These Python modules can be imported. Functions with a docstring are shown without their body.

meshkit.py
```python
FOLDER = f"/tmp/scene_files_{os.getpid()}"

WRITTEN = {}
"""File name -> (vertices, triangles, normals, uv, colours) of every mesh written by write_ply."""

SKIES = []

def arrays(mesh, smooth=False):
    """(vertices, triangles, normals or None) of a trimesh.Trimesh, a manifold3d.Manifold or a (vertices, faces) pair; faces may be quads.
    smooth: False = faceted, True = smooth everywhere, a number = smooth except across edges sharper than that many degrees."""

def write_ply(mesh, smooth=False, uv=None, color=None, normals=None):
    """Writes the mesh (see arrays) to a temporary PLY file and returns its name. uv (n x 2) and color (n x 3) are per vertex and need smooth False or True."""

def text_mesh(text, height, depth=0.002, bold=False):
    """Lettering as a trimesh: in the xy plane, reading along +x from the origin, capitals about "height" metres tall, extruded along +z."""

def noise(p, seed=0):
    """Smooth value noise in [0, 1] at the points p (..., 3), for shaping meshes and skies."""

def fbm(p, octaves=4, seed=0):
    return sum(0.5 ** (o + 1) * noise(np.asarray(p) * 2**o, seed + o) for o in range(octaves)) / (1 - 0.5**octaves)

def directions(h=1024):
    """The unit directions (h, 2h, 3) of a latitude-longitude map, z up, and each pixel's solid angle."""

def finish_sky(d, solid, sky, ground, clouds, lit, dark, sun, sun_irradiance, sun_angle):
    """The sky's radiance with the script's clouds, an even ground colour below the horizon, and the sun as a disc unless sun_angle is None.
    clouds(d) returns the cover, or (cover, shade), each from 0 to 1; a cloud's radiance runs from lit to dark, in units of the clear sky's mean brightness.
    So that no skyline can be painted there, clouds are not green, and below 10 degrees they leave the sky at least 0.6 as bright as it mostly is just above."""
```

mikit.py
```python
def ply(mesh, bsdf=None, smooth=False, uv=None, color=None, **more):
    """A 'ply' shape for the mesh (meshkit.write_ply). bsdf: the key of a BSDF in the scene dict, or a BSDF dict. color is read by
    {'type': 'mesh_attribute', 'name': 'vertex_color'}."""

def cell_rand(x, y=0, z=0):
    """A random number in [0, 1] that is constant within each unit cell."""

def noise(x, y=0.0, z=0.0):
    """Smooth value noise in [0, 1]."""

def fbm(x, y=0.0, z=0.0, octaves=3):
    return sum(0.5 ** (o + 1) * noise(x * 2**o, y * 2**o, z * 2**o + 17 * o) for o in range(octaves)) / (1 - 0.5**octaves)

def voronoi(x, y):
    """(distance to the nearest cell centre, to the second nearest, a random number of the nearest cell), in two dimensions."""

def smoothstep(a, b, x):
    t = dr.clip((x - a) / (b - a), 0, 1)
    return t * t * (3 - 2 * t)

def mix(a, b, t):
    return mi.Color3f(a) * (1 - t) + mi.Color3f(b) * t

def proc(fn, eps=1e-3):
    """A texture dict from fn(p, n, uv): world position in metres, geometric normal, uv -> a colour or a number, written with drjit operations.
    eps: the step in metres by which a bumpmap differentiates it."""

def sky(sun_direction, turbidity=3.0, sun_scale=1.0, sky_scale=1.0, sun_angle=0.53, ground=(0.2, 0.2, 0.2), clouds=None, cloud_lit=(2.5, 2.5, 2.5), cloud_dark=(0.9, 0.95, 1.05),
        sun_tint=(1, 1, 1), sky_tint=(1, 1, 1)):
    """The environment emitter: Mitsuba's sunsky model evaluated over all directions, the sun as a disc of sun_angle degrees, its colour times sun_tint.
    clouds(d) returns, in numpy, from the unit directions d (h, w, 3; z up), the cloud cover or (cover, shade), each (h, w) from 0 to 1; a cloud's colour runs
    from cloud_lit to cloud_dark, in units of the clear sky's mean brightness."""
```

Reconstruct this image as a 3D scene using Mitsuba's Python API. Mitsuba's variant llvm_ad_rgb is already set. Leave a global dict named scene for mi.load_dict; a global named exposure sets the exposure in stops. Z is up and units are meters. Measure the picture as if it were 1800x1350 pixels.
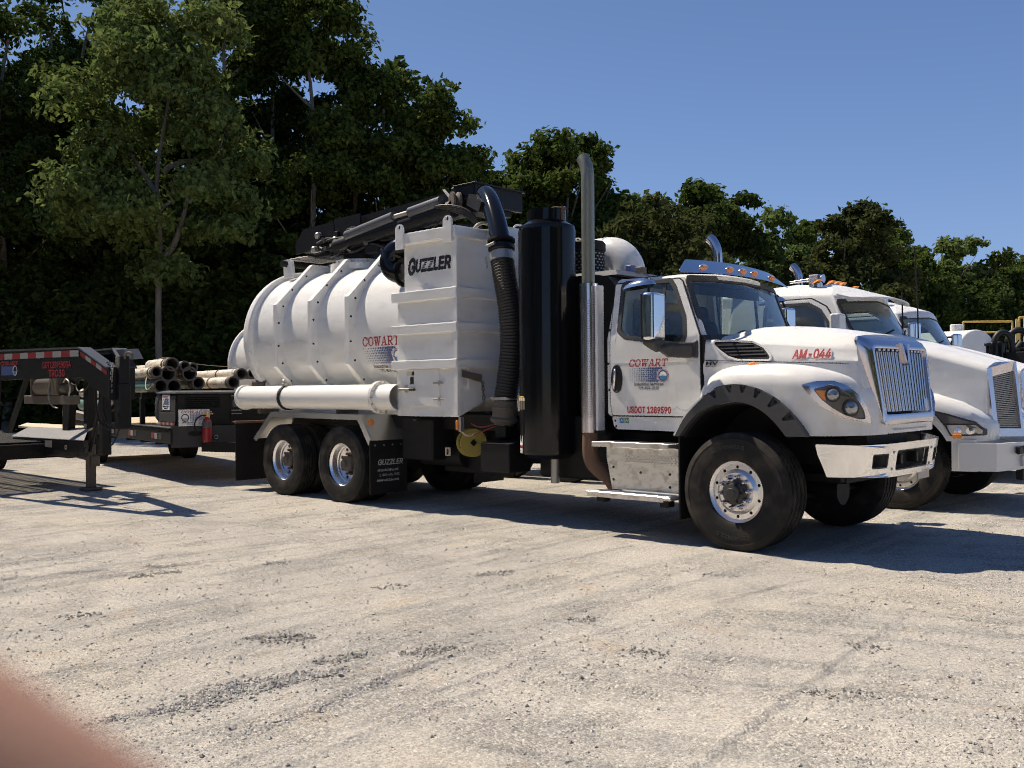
import math, random
import numpy as np, trimesh, shapely, manifold3d
import shapely.geometry as sg
from shapely import affinity
from scipy.interpolate import PchipInterpolator
import mitsuba as mi, mikit, meshkit
from mikit import noise, fbm, voronoi, cell_rand, smoothstep, mix, proc
import drjit as dr

rng = np.random.default_rng(7)
random.seed(7)
scene, labels = {}, {}
V = lambda *a: np.array(a, float)
T4 = mi.ScalarTransform4f

# ------------------------------------------------------------------ camera, sky, exposure
# world frame: x along the vacuum truck towards its nose, y away from the photographer, z up; origin below its front axle
CAM = V(4.610, -9.239, 1.551)
FWD = V(-0.68269, 0.73070, 0.00401)
UPV = V(0.00934, 0.00324, 0.99995)
RGT = V(0.73065, 0.68269, -0.00903)
scene['camera'] = {'type': 'thinlens', 'fov': 56.39, 'fov_axis': 'x', 'aperture_radius': 0.0011, 'focus_distance': 11.0,
                   'near_clip': 0.01, 'far_clip': 6000.0,
                   'to_world': T4().look_at(origin=CAM.tolist(), target=(CAM + FWD).tolist(), up=UPV.tolist())}
SUN = V(-0.67, -0.11, 1.0)
scene['sky_light'] = mikit.sky(SUN.tolist(), turbidity=2.3, sun_scale=1.55, sky_scale=0.85, sky_tint=(0.97, 1.0, 1.18), sun_tint=(0.955, 1.0, 1.045), ground=(0.33, 0.31, 0.27))
exposure = 1.5


# ------------------------------------------------------------------ materials
def rgb(*c):
    return {'type': 'rgb', 'value': list(c)}


def mat(name, base, rough=0.5, metallic=0.0, bump=None, bscale=0.0, **kw):
    base = base if isinstance(base, dict) else rgb(*base)
    b = {'type': 'principled', 'base_color': base, 'roughness': rough, 'metallic': metallic, **kw}
    if bump is not None:
        b = {'type': 'bumpmap', 'arbitrary': bump, 'scale': bscale, 'bsdf': b}
    scene[name] = {'type': 'twosided', 'bsdf': b}
    return name


def metal(name, m, rough, tint=None):
    b = {'type': 'roughconductor', 'material': m, 'alpha': rough, 'distribution': 'ggx'}
    if tint:
        b['specular_reflectance'] = rgb(*tint)
    scene[name] = {'type': 'twosided', 'bsdf': b}
    return name


def white_fn(p, n, uv):
    d = fbm(p.x * 3.1, p.y * 3.1, p.z * 9, 3)
    g = fbm(p.x * 40, p.y * 40, p.z * 14, 2)
    run = smoothstep(0.62, 0.82, fbm(p.x * 17, p.y * 17, p.z * 0.9, 2)) * smoothstep(0.4, 0.7, d)
    low = smoothstep(1.75, 1.05, p.z) * smoothstep(0.35, 0.75, fbm(p.x * 9, p.y * 9, p.z * 5, 3))
    c = mix((0.70, 0.70, 0.685), (0.63, 0.62, 0.595), smoothstep(0.45, 0.8, d) * 0.7)
    return mix(c, (0.52, 0.48, 0.42), dr.clip(0.36 * low + 0.22 * run + 0.12 * smoothstep(0.62, 0.8, g), 0, 1))


def pipe_fn(p, n, uv):
    d = fbm(p.x * 2.2, p.y * 14, p.z * 14, 3)
    g = fbm(p.x * 30, p.y * 30, p.z * 30, 2)
    return mix(mix((0.66, 0.62, 0.54), (0.45, 0.38, 0.29), smoothstep(0.42, 0.7, d)), (0.2, 0.13, 0.08), smoothstep(0.64, 0.78, g))


def rubber_fn(p, n, uv):
    d = fbm(p.x * 6, p.y * 6, p.z * 6, 3)
    g = noise(p.x * 70, p.y * 70, p.z * 70)
    return mix((0.016, 0.0155, 0.015), (0.060, 0.051, 0.041), smoothstep(0.40, 0.78, d) * (0.45 + 0.55 * g))


def ground_fn(p, n, uv):
    a = fbm(p.x * 0.55 + 3, p.y * 0.55, 0, 4)
    w = fbm(p.x * 0.9, p.y * 0.9, 5, 3)
    st = fbm((p.x + 0.25 * w) * 7.0, p.y * 0.5, 2, 3)
    st2 = fbm((p.x * 0.4 - p.y * 0.9 + 0.3 * w) * 6.0, (p.x * 0.9 + p.y * 0.4) * 0.5, 8, 3)
    streak = dr.lerp(st, st2, smoothstep(0.0, 2.5, p.x))
    g = noise(p.x * 95, p.y * 95, 1)
    g2 = fbm(p.x * 240, p.y * 240, 4, 2)
    c = mix((0.44, 0.415, 0.375), (0.385, 0.365, 0.335), smoothstep(0.35, 0.65, a))
    c = mix(c, (0.45, 0.41, 0.345), 0.6 * smoothstep(0.52, 0.75, w))
    c = mix(c, (0.27, 0.265, 0.25), 0.62 * smoothstep(0.52, 0.72, streak))
    c = mix(c, (0.22, 0.21, 0.20), 0.4 * smoothstep(0.66, 0.86, g))
    c = mix(c, (0.58, 0.565, 0.53), 0.5 * smoothstep(0.58, 0.78, g2))
    clay = smoothstep(0.72, 0.84, fbm(p.x * 2.6 + 11, p.y * 2.6, 3, 4))
    c = mix(c, (0.38, 0.29, 0.20), 0.30 * clay)
    a1, a2, t1 = voronoi(p.x * 46, p.y * 46)
    b1, b2, t2 = voronoi(p.x * 105 + 7, p.y * 105)
    coarse = smoothstep(0.40, 0.70, fbm(p.x * 2.3, p.y * 2.3, 6, 3)) * 0.7 + 0.3 * smoothstep(0.5, 0.7, streak)
    tone = 1.0 + (0.12 + 0.50 * coarse) * (t1 - 0.55) + 0.42 * (t2 - 0.52)
    return c * dr.clip(tone * dr.lerp(1.0, smoothstep(0.0, 0.14, a2 - a1) * 0.45 + 0.62, coarse), 0.25, 1.6)


def ground_bump(p, n, uv):
    v1, v2, r = voronoi(p.x * 46, p.y * 46)
    k = smoothstep(0.40, 0.70, fbm(p.x * 2.3, p.y * 2.3, 6, 3))
    return fbm(p.x * 70, p.y * 70, 0, 2) * 0.8 + (0.35 + k) * dr.maximum(0.5 - v1, 0) * (0.5 + r) * 1.4


def plate_bump(p, n, uv):
    a = (p.x + p.z + p.y) * 80
    b = (p.x - p.z + p.y) * 80
    return smoothstep(0.55, 0.95, dr.abs(dr.sin(a) * dr.cos(b)))


def alu_fn(p, n, uv):
    d = fbm(p.x * 16, p.y * 16, p.z * 16, 3)
    return mix((0.80, 0.79, 0.77), (0.52, 0.50, 0.47), smoothstep(0.4, 0.75, d))


def bark_fn(p, n, uv):
    d = fbm(p.x * 9, p.y * 9, p.z * 1.5, 3)
    return mix((0.10, 0.085, 0.065), (0.23, 0.205, 0.17), d)


def leafy(a, b, c):
    def fn(p, n, uv):
        d = fbm(p.x * 0.9, p.y * 0.9, p.z * 0.9, 2)
        r = cell_rand(p.x * 7.0, p.y * 7.0, p.z * 7.0)
        return mix(mix(a, b, smoothstep(0.3, 0.7, d)), c, 0.7 * r * r)
    return fn


mat('white_paint', proc(white_fn), 0.28, specular=0.5, clearcoat=0.7, clearcoat_gloss=0.93)
mat('white_plain', (0.66, 0.66, 0.65), 0.32, clearcoat=0.6, clearcoat_gloss=0.9)
mat('white_pipe', (0.78, 0.77, 0.73), 0.24, clearcoat=0.8, clearcoat_gloss=0.92)
mat('gloss_black', (0.006, 0.0065, 0.008), 0.10, specular=0.35)
mat('black_metal', (0.008, 0.0082, 0.0095), 0.45, specular=0.28)
mat('frame_black', (0.009, 0.009, 0.0095), 0.6, specular=0.3)
mat('dark_plastic', (0.035, 0.036, 0.038), 0.5)
mat('flare_grey', (0.048, 0.049, 0.052), 0.5)
mat('cylinder_grey', (0.085, 0.09, 0.10), 0.35)
mat('rubber', proc(rubber_fn), 0.8, specular=0.3)
mat('hose_rubber', (0.016, 0.016, 0.017), 0.5)
mat('interior_dark', (0.022, 0.022, 0.024), 0.8)
mat('interior_grey', (0.06, 0.06, 0.063), 0.8)
metal('chrome', 'Cr', 0.035, (1.0, 1.0, 1.0))
metal('rim_metal', 'Al', 0.10)
metal('mirror_chrome', 'Al', 0.02, (0.9, 0.91, 0.93))
mat('aluminium', proc(alu_fn), 0.34, 1.0)
mat('tread_plate', (0.80, 0.79, 0.77), 0.26, 1.0, bump=proc(plate_bump), bscale=0.010)
mat('stack_steel', (0.24, 0.245, 0.20), 0.38, 0.6)
mat('rust', (0.13, 0.075, 0.05), 0.8)
mat('bare_steel', (0.42, 0.40, 0.37), 0.45, 0.7)
mat('cast_dark', (0.10, 0.085, 0.07), 0.7)
mat('amber', (0.75, 0.24, 0.03), 0.25, clearcoat=0.8)
mat('red_print', (0.36, 0.035, 0.045), 0.45)
mat('blue_print', (0.055, 0.085, 0.21), 0.45)
mat('sea_blue', (0.05, 0.20, 0.36), 0.45)
mat('black_print', (0.02, 0.02, 0.022), 0.45)
mat('grey_print', (0.42, 0.42, 0.43), 0.5)
mat('white_print', (0.80, 0.80, 0.79), 0.5)
mat('green_print', (0.10, 0.26, 0.10), 0.5)
mat('tape_red', (0.24, 0.025, 0.03), 0.4)
mat('tape_white', (0.30, 0.30, 0.285), 0.4)
mat('reel_yellow', (0.36, 0.285, 0.065), 0.5)
mat('rail_yellow', (0.72, 0.50, 0.14), 0.5)
mat('extinguisher_red', (0.28, 0.015, 0.018), 0.3, clearcoat=0.5)
mat('lamp_grey', (0.13, 0.125, 0.12), 0.25, 0.4)
mat('lamp_clear', (0.34, 0.35, 0.36), 0.08, 0.7)
mat('pipe_cream', proc(pipe_fn), 0.6)
mat('pipe_green', (0.10, 0.20, 0.17), 0.5)
mat('timber', (0.52, 0.42, 0.29), 0.7)
mat('strap_tan', (0.58, 0.50, 0.36), 0.8)
mat('rope_grey', (0.16, 0.145, 0.13), 0.85)
mat('panel_grey', (0.20, 0.20, 0.21), 0.4, specular=0.4)
mat('bark', proc(bark_fn), 0.9)
mat('skin', (0.34, 0.195, 0.145), 0.6, specular=0.25)
mat('nail', (0.58, 0.36, 0.29), 0.35, specular=0.5)
mat('sleeve', (0.06, 0.07, 0.10), 0.9)
scene['stone'] = {'type': 'twosided', 'bsdf': {'type': 'diffuse', 'reflectance': {'type': 'mesh_attribute', 'name': 'vertex_color'}}}
scene['ground_gravel'] = {'type': 'twosided', 'bsdf': {'type': 'bumpmap', 'arbitrary': proc(ground_bump), 'scale': 0.007,
                          'bsdf': {'type': 'diffuse', 'reflectance': proc(ground_fn)}}}
scene['window_glass'] = {'type': 'thindielectric', 'int_ior': 1.5, 'specular_transmittance': rgb(0.62, 0.70, 0.68)}
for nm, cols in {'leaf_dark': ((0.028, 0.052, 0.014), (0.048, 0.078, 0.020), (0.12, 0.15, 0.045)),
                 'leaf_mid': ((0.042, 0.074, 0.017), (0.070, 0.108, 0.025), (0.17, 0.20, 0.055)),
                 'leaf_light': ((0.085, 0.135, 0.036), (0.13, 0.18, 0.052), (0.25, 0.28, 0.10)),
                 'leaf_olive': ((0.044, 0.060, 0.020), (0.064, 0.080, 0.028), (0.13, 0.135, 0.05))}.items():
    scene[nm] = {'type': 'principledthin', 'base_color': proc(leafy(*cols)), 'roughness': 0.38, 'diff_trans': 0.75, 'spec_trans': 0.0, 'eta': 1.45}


# ------------------------------------------------------------------ helpers: names
def key_of(name):
    k, i = name, 0
    while k in labels or k in scene or any(False for _ in ()):
        i += 1
        k = f'{name}_{i:03d}'
    return k


_used = set()


def fresh(name):
    k, i = name, 0
    while k in _used or k in scene:
        i += 1
        k = f'{name}_{i:03d}'
    _used.add(k)
    return k


def thing(name, label, cat, group=None, kind=None):
    k = fresh(name)
    labels[k] = {'label': label, 'category': cat}
    if group:
        labels[k]['group'] = group
    if kind:
        labels[k]['kind'] = kind
    return k


def part(holder, name, mesh, bsdf, smooth=35, label=None, kind=None, **kw):
    k = fresh(f'{holder}__{name}')
    if isinstance(mesh, (list,)):
        mesh = trimesh.util.concatenate(mesh)
    scene[k] = mikit.ply(mesh, bsdf, smooth=smooth, **kw)
    if label or kind:
        labels[k] = {}
        if label:
            labels[k]['label'] = label
        if kind:
            labels[k]['kind'] = kind
    return k


def whole(key, mesh, bsdf, smooth=35, **kw):
    if isinstance(mesh, list):
        mesh = trimesh.util.concatenate(mesh)
    scene[key] = mikit.ply(mesh, bsdf, smooth=smooth, **kw)
    return key


# ------------------------------------------------------------------ helpers: shapes
def TM(v, f):
    return trimesh.Trimesh(np.asarray(v, float), np.asarray(f, int), process=False)


def box(x0, x1, y0, y1, z0, z1, b=0.008):
    x0, x1 = sorted((x0, x1)); y0, y1 = sorted((y0, y1)); z0, z1 = sorted((z0, z1))
    b = min(b, 0.3 * min(x1 - x0, y1 - y0, z1 - z0))
    P = []
    for X, sx in ((x0, 1), (x1, -1)):
        for Y, sy in ((y0, 1), (y1, -1)):
            for Z, sz in ((z0, 1), (z1, -1)):
                P += [(X, Y + sy * b, Z + sz * b), (X + sx * b, Y, Z + sz * b), (X + sx * b, Y + sy * b, Z)]
    return trimesh.convex.convex_hull(np.array(P))


def hull(P):
    return trimesh.convex.convex_hull(np.asarray(P, float))


_ico = trimesh.creation.icosphere(subdivisions=1).vertices


def hull_spheres(P, r):
    P = np.asarray(P, float)
    return hull((P[:, None, :] + r * _ico[None]).reshape(-1, 3))


def frame_of(d):
    d = np.asarray(d, float) / np.linalg.norm(d)
    a = V(0, 0, 1) if abs(d[2]) < 0.9 else V(1, 0, 0)
    u = np.cross(a, d); u /= np.linalg.norm(u)
    return u, np.cross(d, u), d


def loft(rings, cap=True):
    rings = np.asarray(rings, float)
    m, n = rings.shape[:2]
    v = rings.reshape(-1, 3)
    i = np.arange(m - 1)[:, None] * n
    j = np.arange(n)[None]
    a, b = (i + j), (i + (j + 1) % n)
    f = np.concatenate([np.stack([a, b, b + n], -1).reshape(-1, 3), np.stack([a, b + n, a + n], -1).reshape(-1, 3)])
    if cap:
        c0, c1 = len(v), len(v) + 1
        v = np.vstack([v, rings[0].mean(0), rings[-1].mean(0)])
        k = np.arange(n)
        f = np.vstack([f, np.stack([(k + 1) % n, k, 0 * k + c0], -1), np.stack([(m - 1) * n + k, (m - 1) * n + (k + 1) % n, 0 * k + c1], -1)])
    t = TM(v, f)
    if cap and t.volume < 0:
        t.invert()
    return t


def tube(path, r, n=14, cap=True):
    path = np.asarray(path, float)
    r = np.broadcast_to(np.asarray(r, float), (len(path),))
    tg = np.gradient(path, axis=0)
    tg /= np.linalg.norm(tg, axis=1, keepdims=True)
    u, w, _ = frame_of(tg[0])
    a = np.linspace(0, 2 * np.pi, n, endpoint=False)
    rings = []
    for p, t, rr in zip(path, tg, r):
        u = u - t * (u @ t); u /= np.linalg.norm(u)
        w = np.cross(t, u)
        rings.append(p + rr * (np.cos(a)[:, None] * u + np.sin(a)[:, None] * w))
    return loft(rings, cap)


def rod(p0, p1, r, r1=None, n=20):
    return tube([p0, p1], [r, r if r1 is None else r1], n)


def spline(P, n=40):
    P = np.asarray(P, float)
    t = np.concatenate([[0], np.cumsum(np.linalg.norm(np.diff(P, axis=0), axis=1))])
    from scipy.interpolate import CubicSpline
    return CubicSpline(t, P)(np.linspace(0, t[-1], n))


def lathe(prof, origin, axis, n=48, closed=False):
    """prof: (radius, distance along axis). closed: the profile is a closed loop (a ring); else it is capped to the axis."""
    prof = np.asarray(prof, float)
    u, w, d = frame_of(axis)
    a = np.linspace(0, 2 * np.pi, n, endpoint=False)
    ring = np.cos(a)[:, None] * u + np.sin(a)[:, None] * w
    rings = np.array([np.asarray(origin) + rr * ring + h * d for rr, h in prof])
    if not closed:
        return loft(rings, True)
    m = len(rings)
    v = rings.reshape(-1, 3)
    i = np.arange(m)[:, None] * n
    i2 = ((np.arange(m) + 1) % m)[:, None] * n
    j = np.arange(n)[None]; j2 = (j + 1) % n
    f = np.concatenate([np.stack([i + j, i + j2, i2 + j2], -1).reshape(-1, 3), np.stack([i + j, i2 + j2, i2 + j], -1).reshape(-1, 3)])
    t = TM(v, f)
    if t.volume < 0:
        t.invert()
    return t


def poly(P):
    return sg.Polygon(P)


def prism(p, axis, lo, hi):
    """p: shapely polygon. axis 'y': coordinates (x, z); 'x': (y, z); 'z': (x, y)."""
    out = []
    for g in getattr(p, 'geoms', [p]):
        if g.is_empty:
            continue
        m = trimesh.creation.extrude_polygon(g, hi - lo, engine='earcut')
        v = np.array(m.vertices)
        v[:, 2] += lo
        v = {'y': v[:, [0, 2, 1]], 'x': v[:, [2, 0, 1]], 'z': v}[axis]
        t = TM(v, m.faces)
        if t.volume < 0:
            t.invert()
        out.append(t)
    return trimesh.util.concatenate(out)


def man(m):
    m = trimesh.Trimesh(m.vertices, m.faces, process=True)
    m.merge_vertices()
    return manifold3d.Manifold(manifold3d.Mesh(np.asarray(m.vertices, np.float32), np.asarray(m.faces, np.uint32)))


def unman(M):
    q = M.to_mesh()
    return TM(q.vert_properties[:, :3], q.tri_verts)


def wrap(p, depth, fn, edge=0.06, lo=0.0):
    """Extrude the polygon (u, v) by depth in w, cut it fine and send (u, v, w) through fn."""
    out = []
    for g in getattr(p, 'geoms', [p]):
        if g.is_empty or g.area < 1e-9:
            continue
        m = trimesh.creation.extrude_polygon(g, depth, engine='earcut')
        v, f = np.array(m.vertices), np.array(m.faces)
        if edge:
            v, f = trimesh.remesh.subdivide_to_size(v, f, edge, max_iter=12)
        v[:, 2] += lo
        out.append(TM(fn(v), f))
    return trimesh.util.concatenate(out)


def sheet(p, fn, edge=0.05, w=0.0):
    """One open layer of the polygon sent through fn."""
    v, f = trimesh.creation.triangulate_polygon(p, engine='earcut')
    v = np.column_stack([v, np.full(len(v), w)])
    v, f = trimesh.remesh.subdivide_to_size(v, f, edge, max_iter=12)
    return TM(fn(v), f)


def txt(s, h, depth=0.002, bold=False, shear=0.0, sx=1.0, center=False):
    m = meshkit.text_mesh(s, h, depth, bold)
    v = np.array(m.vertices)
    v[:, 0] = v[:, 0] * sx + v[:, 1] * shear
    if center:
        v[:, 0] -= (v[:, 0].min() + v[:, 0].max()) / 2
    return TM(v, m.faces)


def mapped(m, fn, edge=None):
    v, f = np.array(m.vertices), np.array(m.faces)
    if edge:
        v, f = trimesh.remesh.subdivide_to_size(v, f, edge, max_iter=10)
    return TM(fn(v), f)


def moved(m, A=None, t=(0, 0, 0)):
    v = np.array(m.vertices)
    if A is not None:
        v = v @ np.asarray(A).T
    return TM(v + np.asarray(t, float), m.faces)


def mirror_y(m, c=0.0):
    v = np.array(m.vertices); v[:, 1] = 2 * c - v[:, 1]
    return TM(v, np.array(m.faces)[:, ::-1])


def rotz(deg):
    c, s = math.cos(math.radians(deg)), math.sin(math.radians(deg))
    return np.array([[c, -s, 0], [s, c, 0], [0, 0, 1]])


def rounded(p, r):
    return p.buffer(-r).buffer(r, quad_segs=6)


def cat(*ms):
    return trimesh.util.concatenate(list(ms))


def ellipse(cx, cy, a, b, n=40):
    t = np.linspace(0, 2 * np.pi, n, endpoint=False)
    return sg.Polygon(np.stack([cx + a * np.cos(t), cy + b * np.sin(t)], 1))
# ------------------------------------------------------------------ wheels
def tyre_mesh(R, r_in, w, y_face, side, c=0.0, x=0.0, zigzag=True, n=150, grooves=4):
    """A tyre lying on the y axis; its outer sidewall at y_face, the rest inboard. side -1 right, +1 left of the truck."""
    half = w / 2
    prof = [(r_in, -half * 0.86), (r_in + 0.012, -half * 0.94), (r_in + 0.05, -half * 0.99), (r_in + 0.075, -half * 1.0), (r_in + 0.08, -half * 1.012), ((R + r_in) / 2 + 0.03, -half * 1.02), (R - 0.075, -half * 1.0), (R - 0.070, -half * 1.012), (R - 0.060, -half * 1.012), (R - 0.055, -half * 0.98), (R - 0.018, -half * 0.9), (R - 0.004, -half * 0.84)]
    ys = np.linspace(-half * 0.80, half * 0.80, grooves * 4 + 1)
    gw = w / grooves * 0.09
    tread = []
    for g in range(grooves):
        yc = -half * 0.80 + (g + 0.5) * 1.6 * half / grooves
        tread += [(R, yc - gw * 1.7, 1), (R - 0.017, yc - gw * 1.3, 1), (R - 0.017, yc + gw * 1.3, 1), (R, yc + gw * 1.7, 1)]
    full = [(r, a, 0) for r, a in prof] + tread + [(r, -a, 0) for r, a in prof[::-1]]
    full = np.array(full)
    m = len(full)
    a = np.arange(n) * 2 * np.pi / n
    tri = (np.abs(((np.arange(n) % 3) / 3.0) - 0.5) - 0.25) * 0.036 if zigzag else np.zeros(n)
    rr = full[:, 0][:, None] * np.ones(n)
    aa = full[:, 1][:, None] + full[:, 2][:, None] * tri[None]
    yc = y_face - side * half
    v = np.stack([x + rr * np.cos(a), yc + aa, c + rr * np.sin(a)], -1).reshape(-1, 3)
    i = np.arange(m)[:, None] * n; i2 = ((np.arange(m) + 1) % m)[:, None] * n
    j = np.arange(n)[None]; j2 = (j + 1) % n
    f = np.concatenate([np.stack([i + j, i + j2, i2 + j2], -1).reshape(-1, 3), np.stack([i + j, i2 + j2, i2 + j], -1).reshape(-1, 3)])
    t = TM(v, f)
    if t.volume < 0:
        t.invert()
    return t


def rim_with_holes(prof, o, ax, n_hole, r_bolt, r_hole, seg=72):
    M = man(lathe(prof, o, ax, seg, closed=True))
    u, w, d = frame_of(ax)
    for k in range(n_hole):
        a = 2 * np.pi * (k + 0.5) / n_hole
        p = np.asarray(o) + r_bolt * (np.cos(a) * u + np.sin(a) * w)
        M = M - man(rod(p - 0.25 * d, p + 0.2 * d, r_hole, n=14))
    return unman(M)


def front_wheel(truck, x, y_face, side, R=0.5625, w=0.385, detail=True, metalname='rim_metal', label=None):
    k = fresh(f'{truck}__wheel')
    ax, zc = V(0, side, 0), R - 0.012
    _used.add(k)
    h = k
    scene_key = k
    part_key = lambda nm: f'{h}__{nm}'
    scene[k] = mikit.ply(tyre_mesh(R, 0.292, w, y_face, side, zc, x), 'rubber', smooth=40)
    if label:
        labels[k] = {'label': label}
    o = V(x, y_face - side * 0.025, zc)
    prof = [(0.303, 0.012), (0.303, -0.012), (0.290, -0.03), (0.272, -0.042), (0.262, -0.052), (0.215, -0.050), (0.195, -0.035), (0.180, -0.022), (0.120, -0.022),
            (0.120, -0.055), (0.215, -0.085), (0.262, -0.12), (0.270, -0.26), (0.298, -0.30), (0.298, -0.29), (0.31, 0.0)]
    part(h, 'rim', rim_with_holes(prof, o, ax, 10, 0.234, 0.0155), metalname, 30)
    part(h, 'brake_drum', lathe([(0, -0.16), (0.25, -0.16), (0.25, -0.13), (0, -0.13)], o, ax, 40), 'frame_black', 30)
    part(h, 'hub', lathe([(0.118, -0.05), (0.118, 0.03), (0.108, 0.045), (0.085, 0.05), (0.08, 0.075), (0.045, 0.082), (0.04, 0.09), (0, 0.09)], o, ax, 36), 'dark_plastic', 30)
    if detail:
        u, wv, d = frame_of(ax)
        for q in range(10):
            a = 2 * np.pi * q / 10 + 0.1
            p = o + 0.148 * (np.cos(a) * u + np.sin(a) * wv)
            part(h, 'lug_nut', lathe([(0.024, -0.022), (0.024, -0.004), (0.018, 0.004), (0.018, 0.038), (0.013, 0.048), (0, 0.05)], p, ax, 12), 'chrome', 30)
        for q in range(6):
            a = 2 * np.pi * q / 6
            p = o + 0.096 * (np.cos(a) * u + np.sin(a) * wv)
            part(h, 'hub_bolt', lathe([(0.010, 0.04), (0.010, 0.058), (0, 0.06)], p, ax, 8), 'black_metal', 30)
    return h


def rear_wheel(truck, x, y_face, side, R=0.527, dual=True, detail=True):
    h = fresh(f'{truck}__wheel')
    ax, zc = V(0, side, 0), R - 0.012
    scene[h] = mikit.ply(tyre_mesh(R, 0.294, 0.275, y_face, side, zc, x, zigzag=False, grooves=5, n=110), 'rubber', smooth=40)
    o = V(x, y_face - side * 0.02, zc)
    prof = [(0.303, 0.010), (0.303, -0.012), (0.288, -0.03), (0.268, -0.05), (0.262, -0.08), (0.258, -0.125), (0.245, -0.135), (0.243, -0.16), (0.19, -0.172), (0.13, -0.165),
            (0.13, -0.182), (0.2, -0.19), (0.25, -0.19), (0.268, -0.2), (0.285, -0.24), (0.298, -0.25), (0.31, -0.24), (0.31, 0.0)]
    part(h, 'rim', rim_with_holes(prof, o, ax, 8, 0.205, 0.024), 'rim_metal', 30)
    part(h, 'brake_drum', lathe([(0, -0.25), (0.24, -0.25), (0.24, -0.21), (0, -0.21)], o, ax, 36), 'rust', 30)
    part(h, 'hub', lathe([(0.105, -0.18), (0.105, -0.09), (0.09, -0.075), (0.06, -0.06), (0.055, -0.03), (0, -0.03)], o, ax, 30), 'cast_dark', 30)
    if detail:
        u, wv, d = frame_of(ax)
        for q in range(10):
            a = 2 * np.pi * q / 10
            p = o + 0.145 * (np.cos(a) * u + np.sin(a) * wv)
            part(h, 'lug_nut', lathe([(0.017, -0.17), (0.017, -0.125), (0.01, -0.115), (0, -0.115)], p, ax, 8), 'rust', 30)
    if dual:
        part(truck, 'inner_tyre', tyre_mesh(R, 0.294, 0.275, y_face - side * 0.33, side, zc, x, zigzag=False, grooves=5, n=90), 'rubber', 40)
    return h


# ------------------------------------------------------------------ the vacuum truck: cab and nose
VT = thing('vacuum_truck', 'large white vacuum tanker truck with black boom and chrome grille, nearest of the parked trucks', 'truck')


def cab_y(z):
    """Half width of the cab side at height z."""
    return np.interp(z, [1.0, 1.3, 2.05, 2.66, 2.75], [1.005, 1.035, 1.035, 0.925, 0.89])


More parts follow.
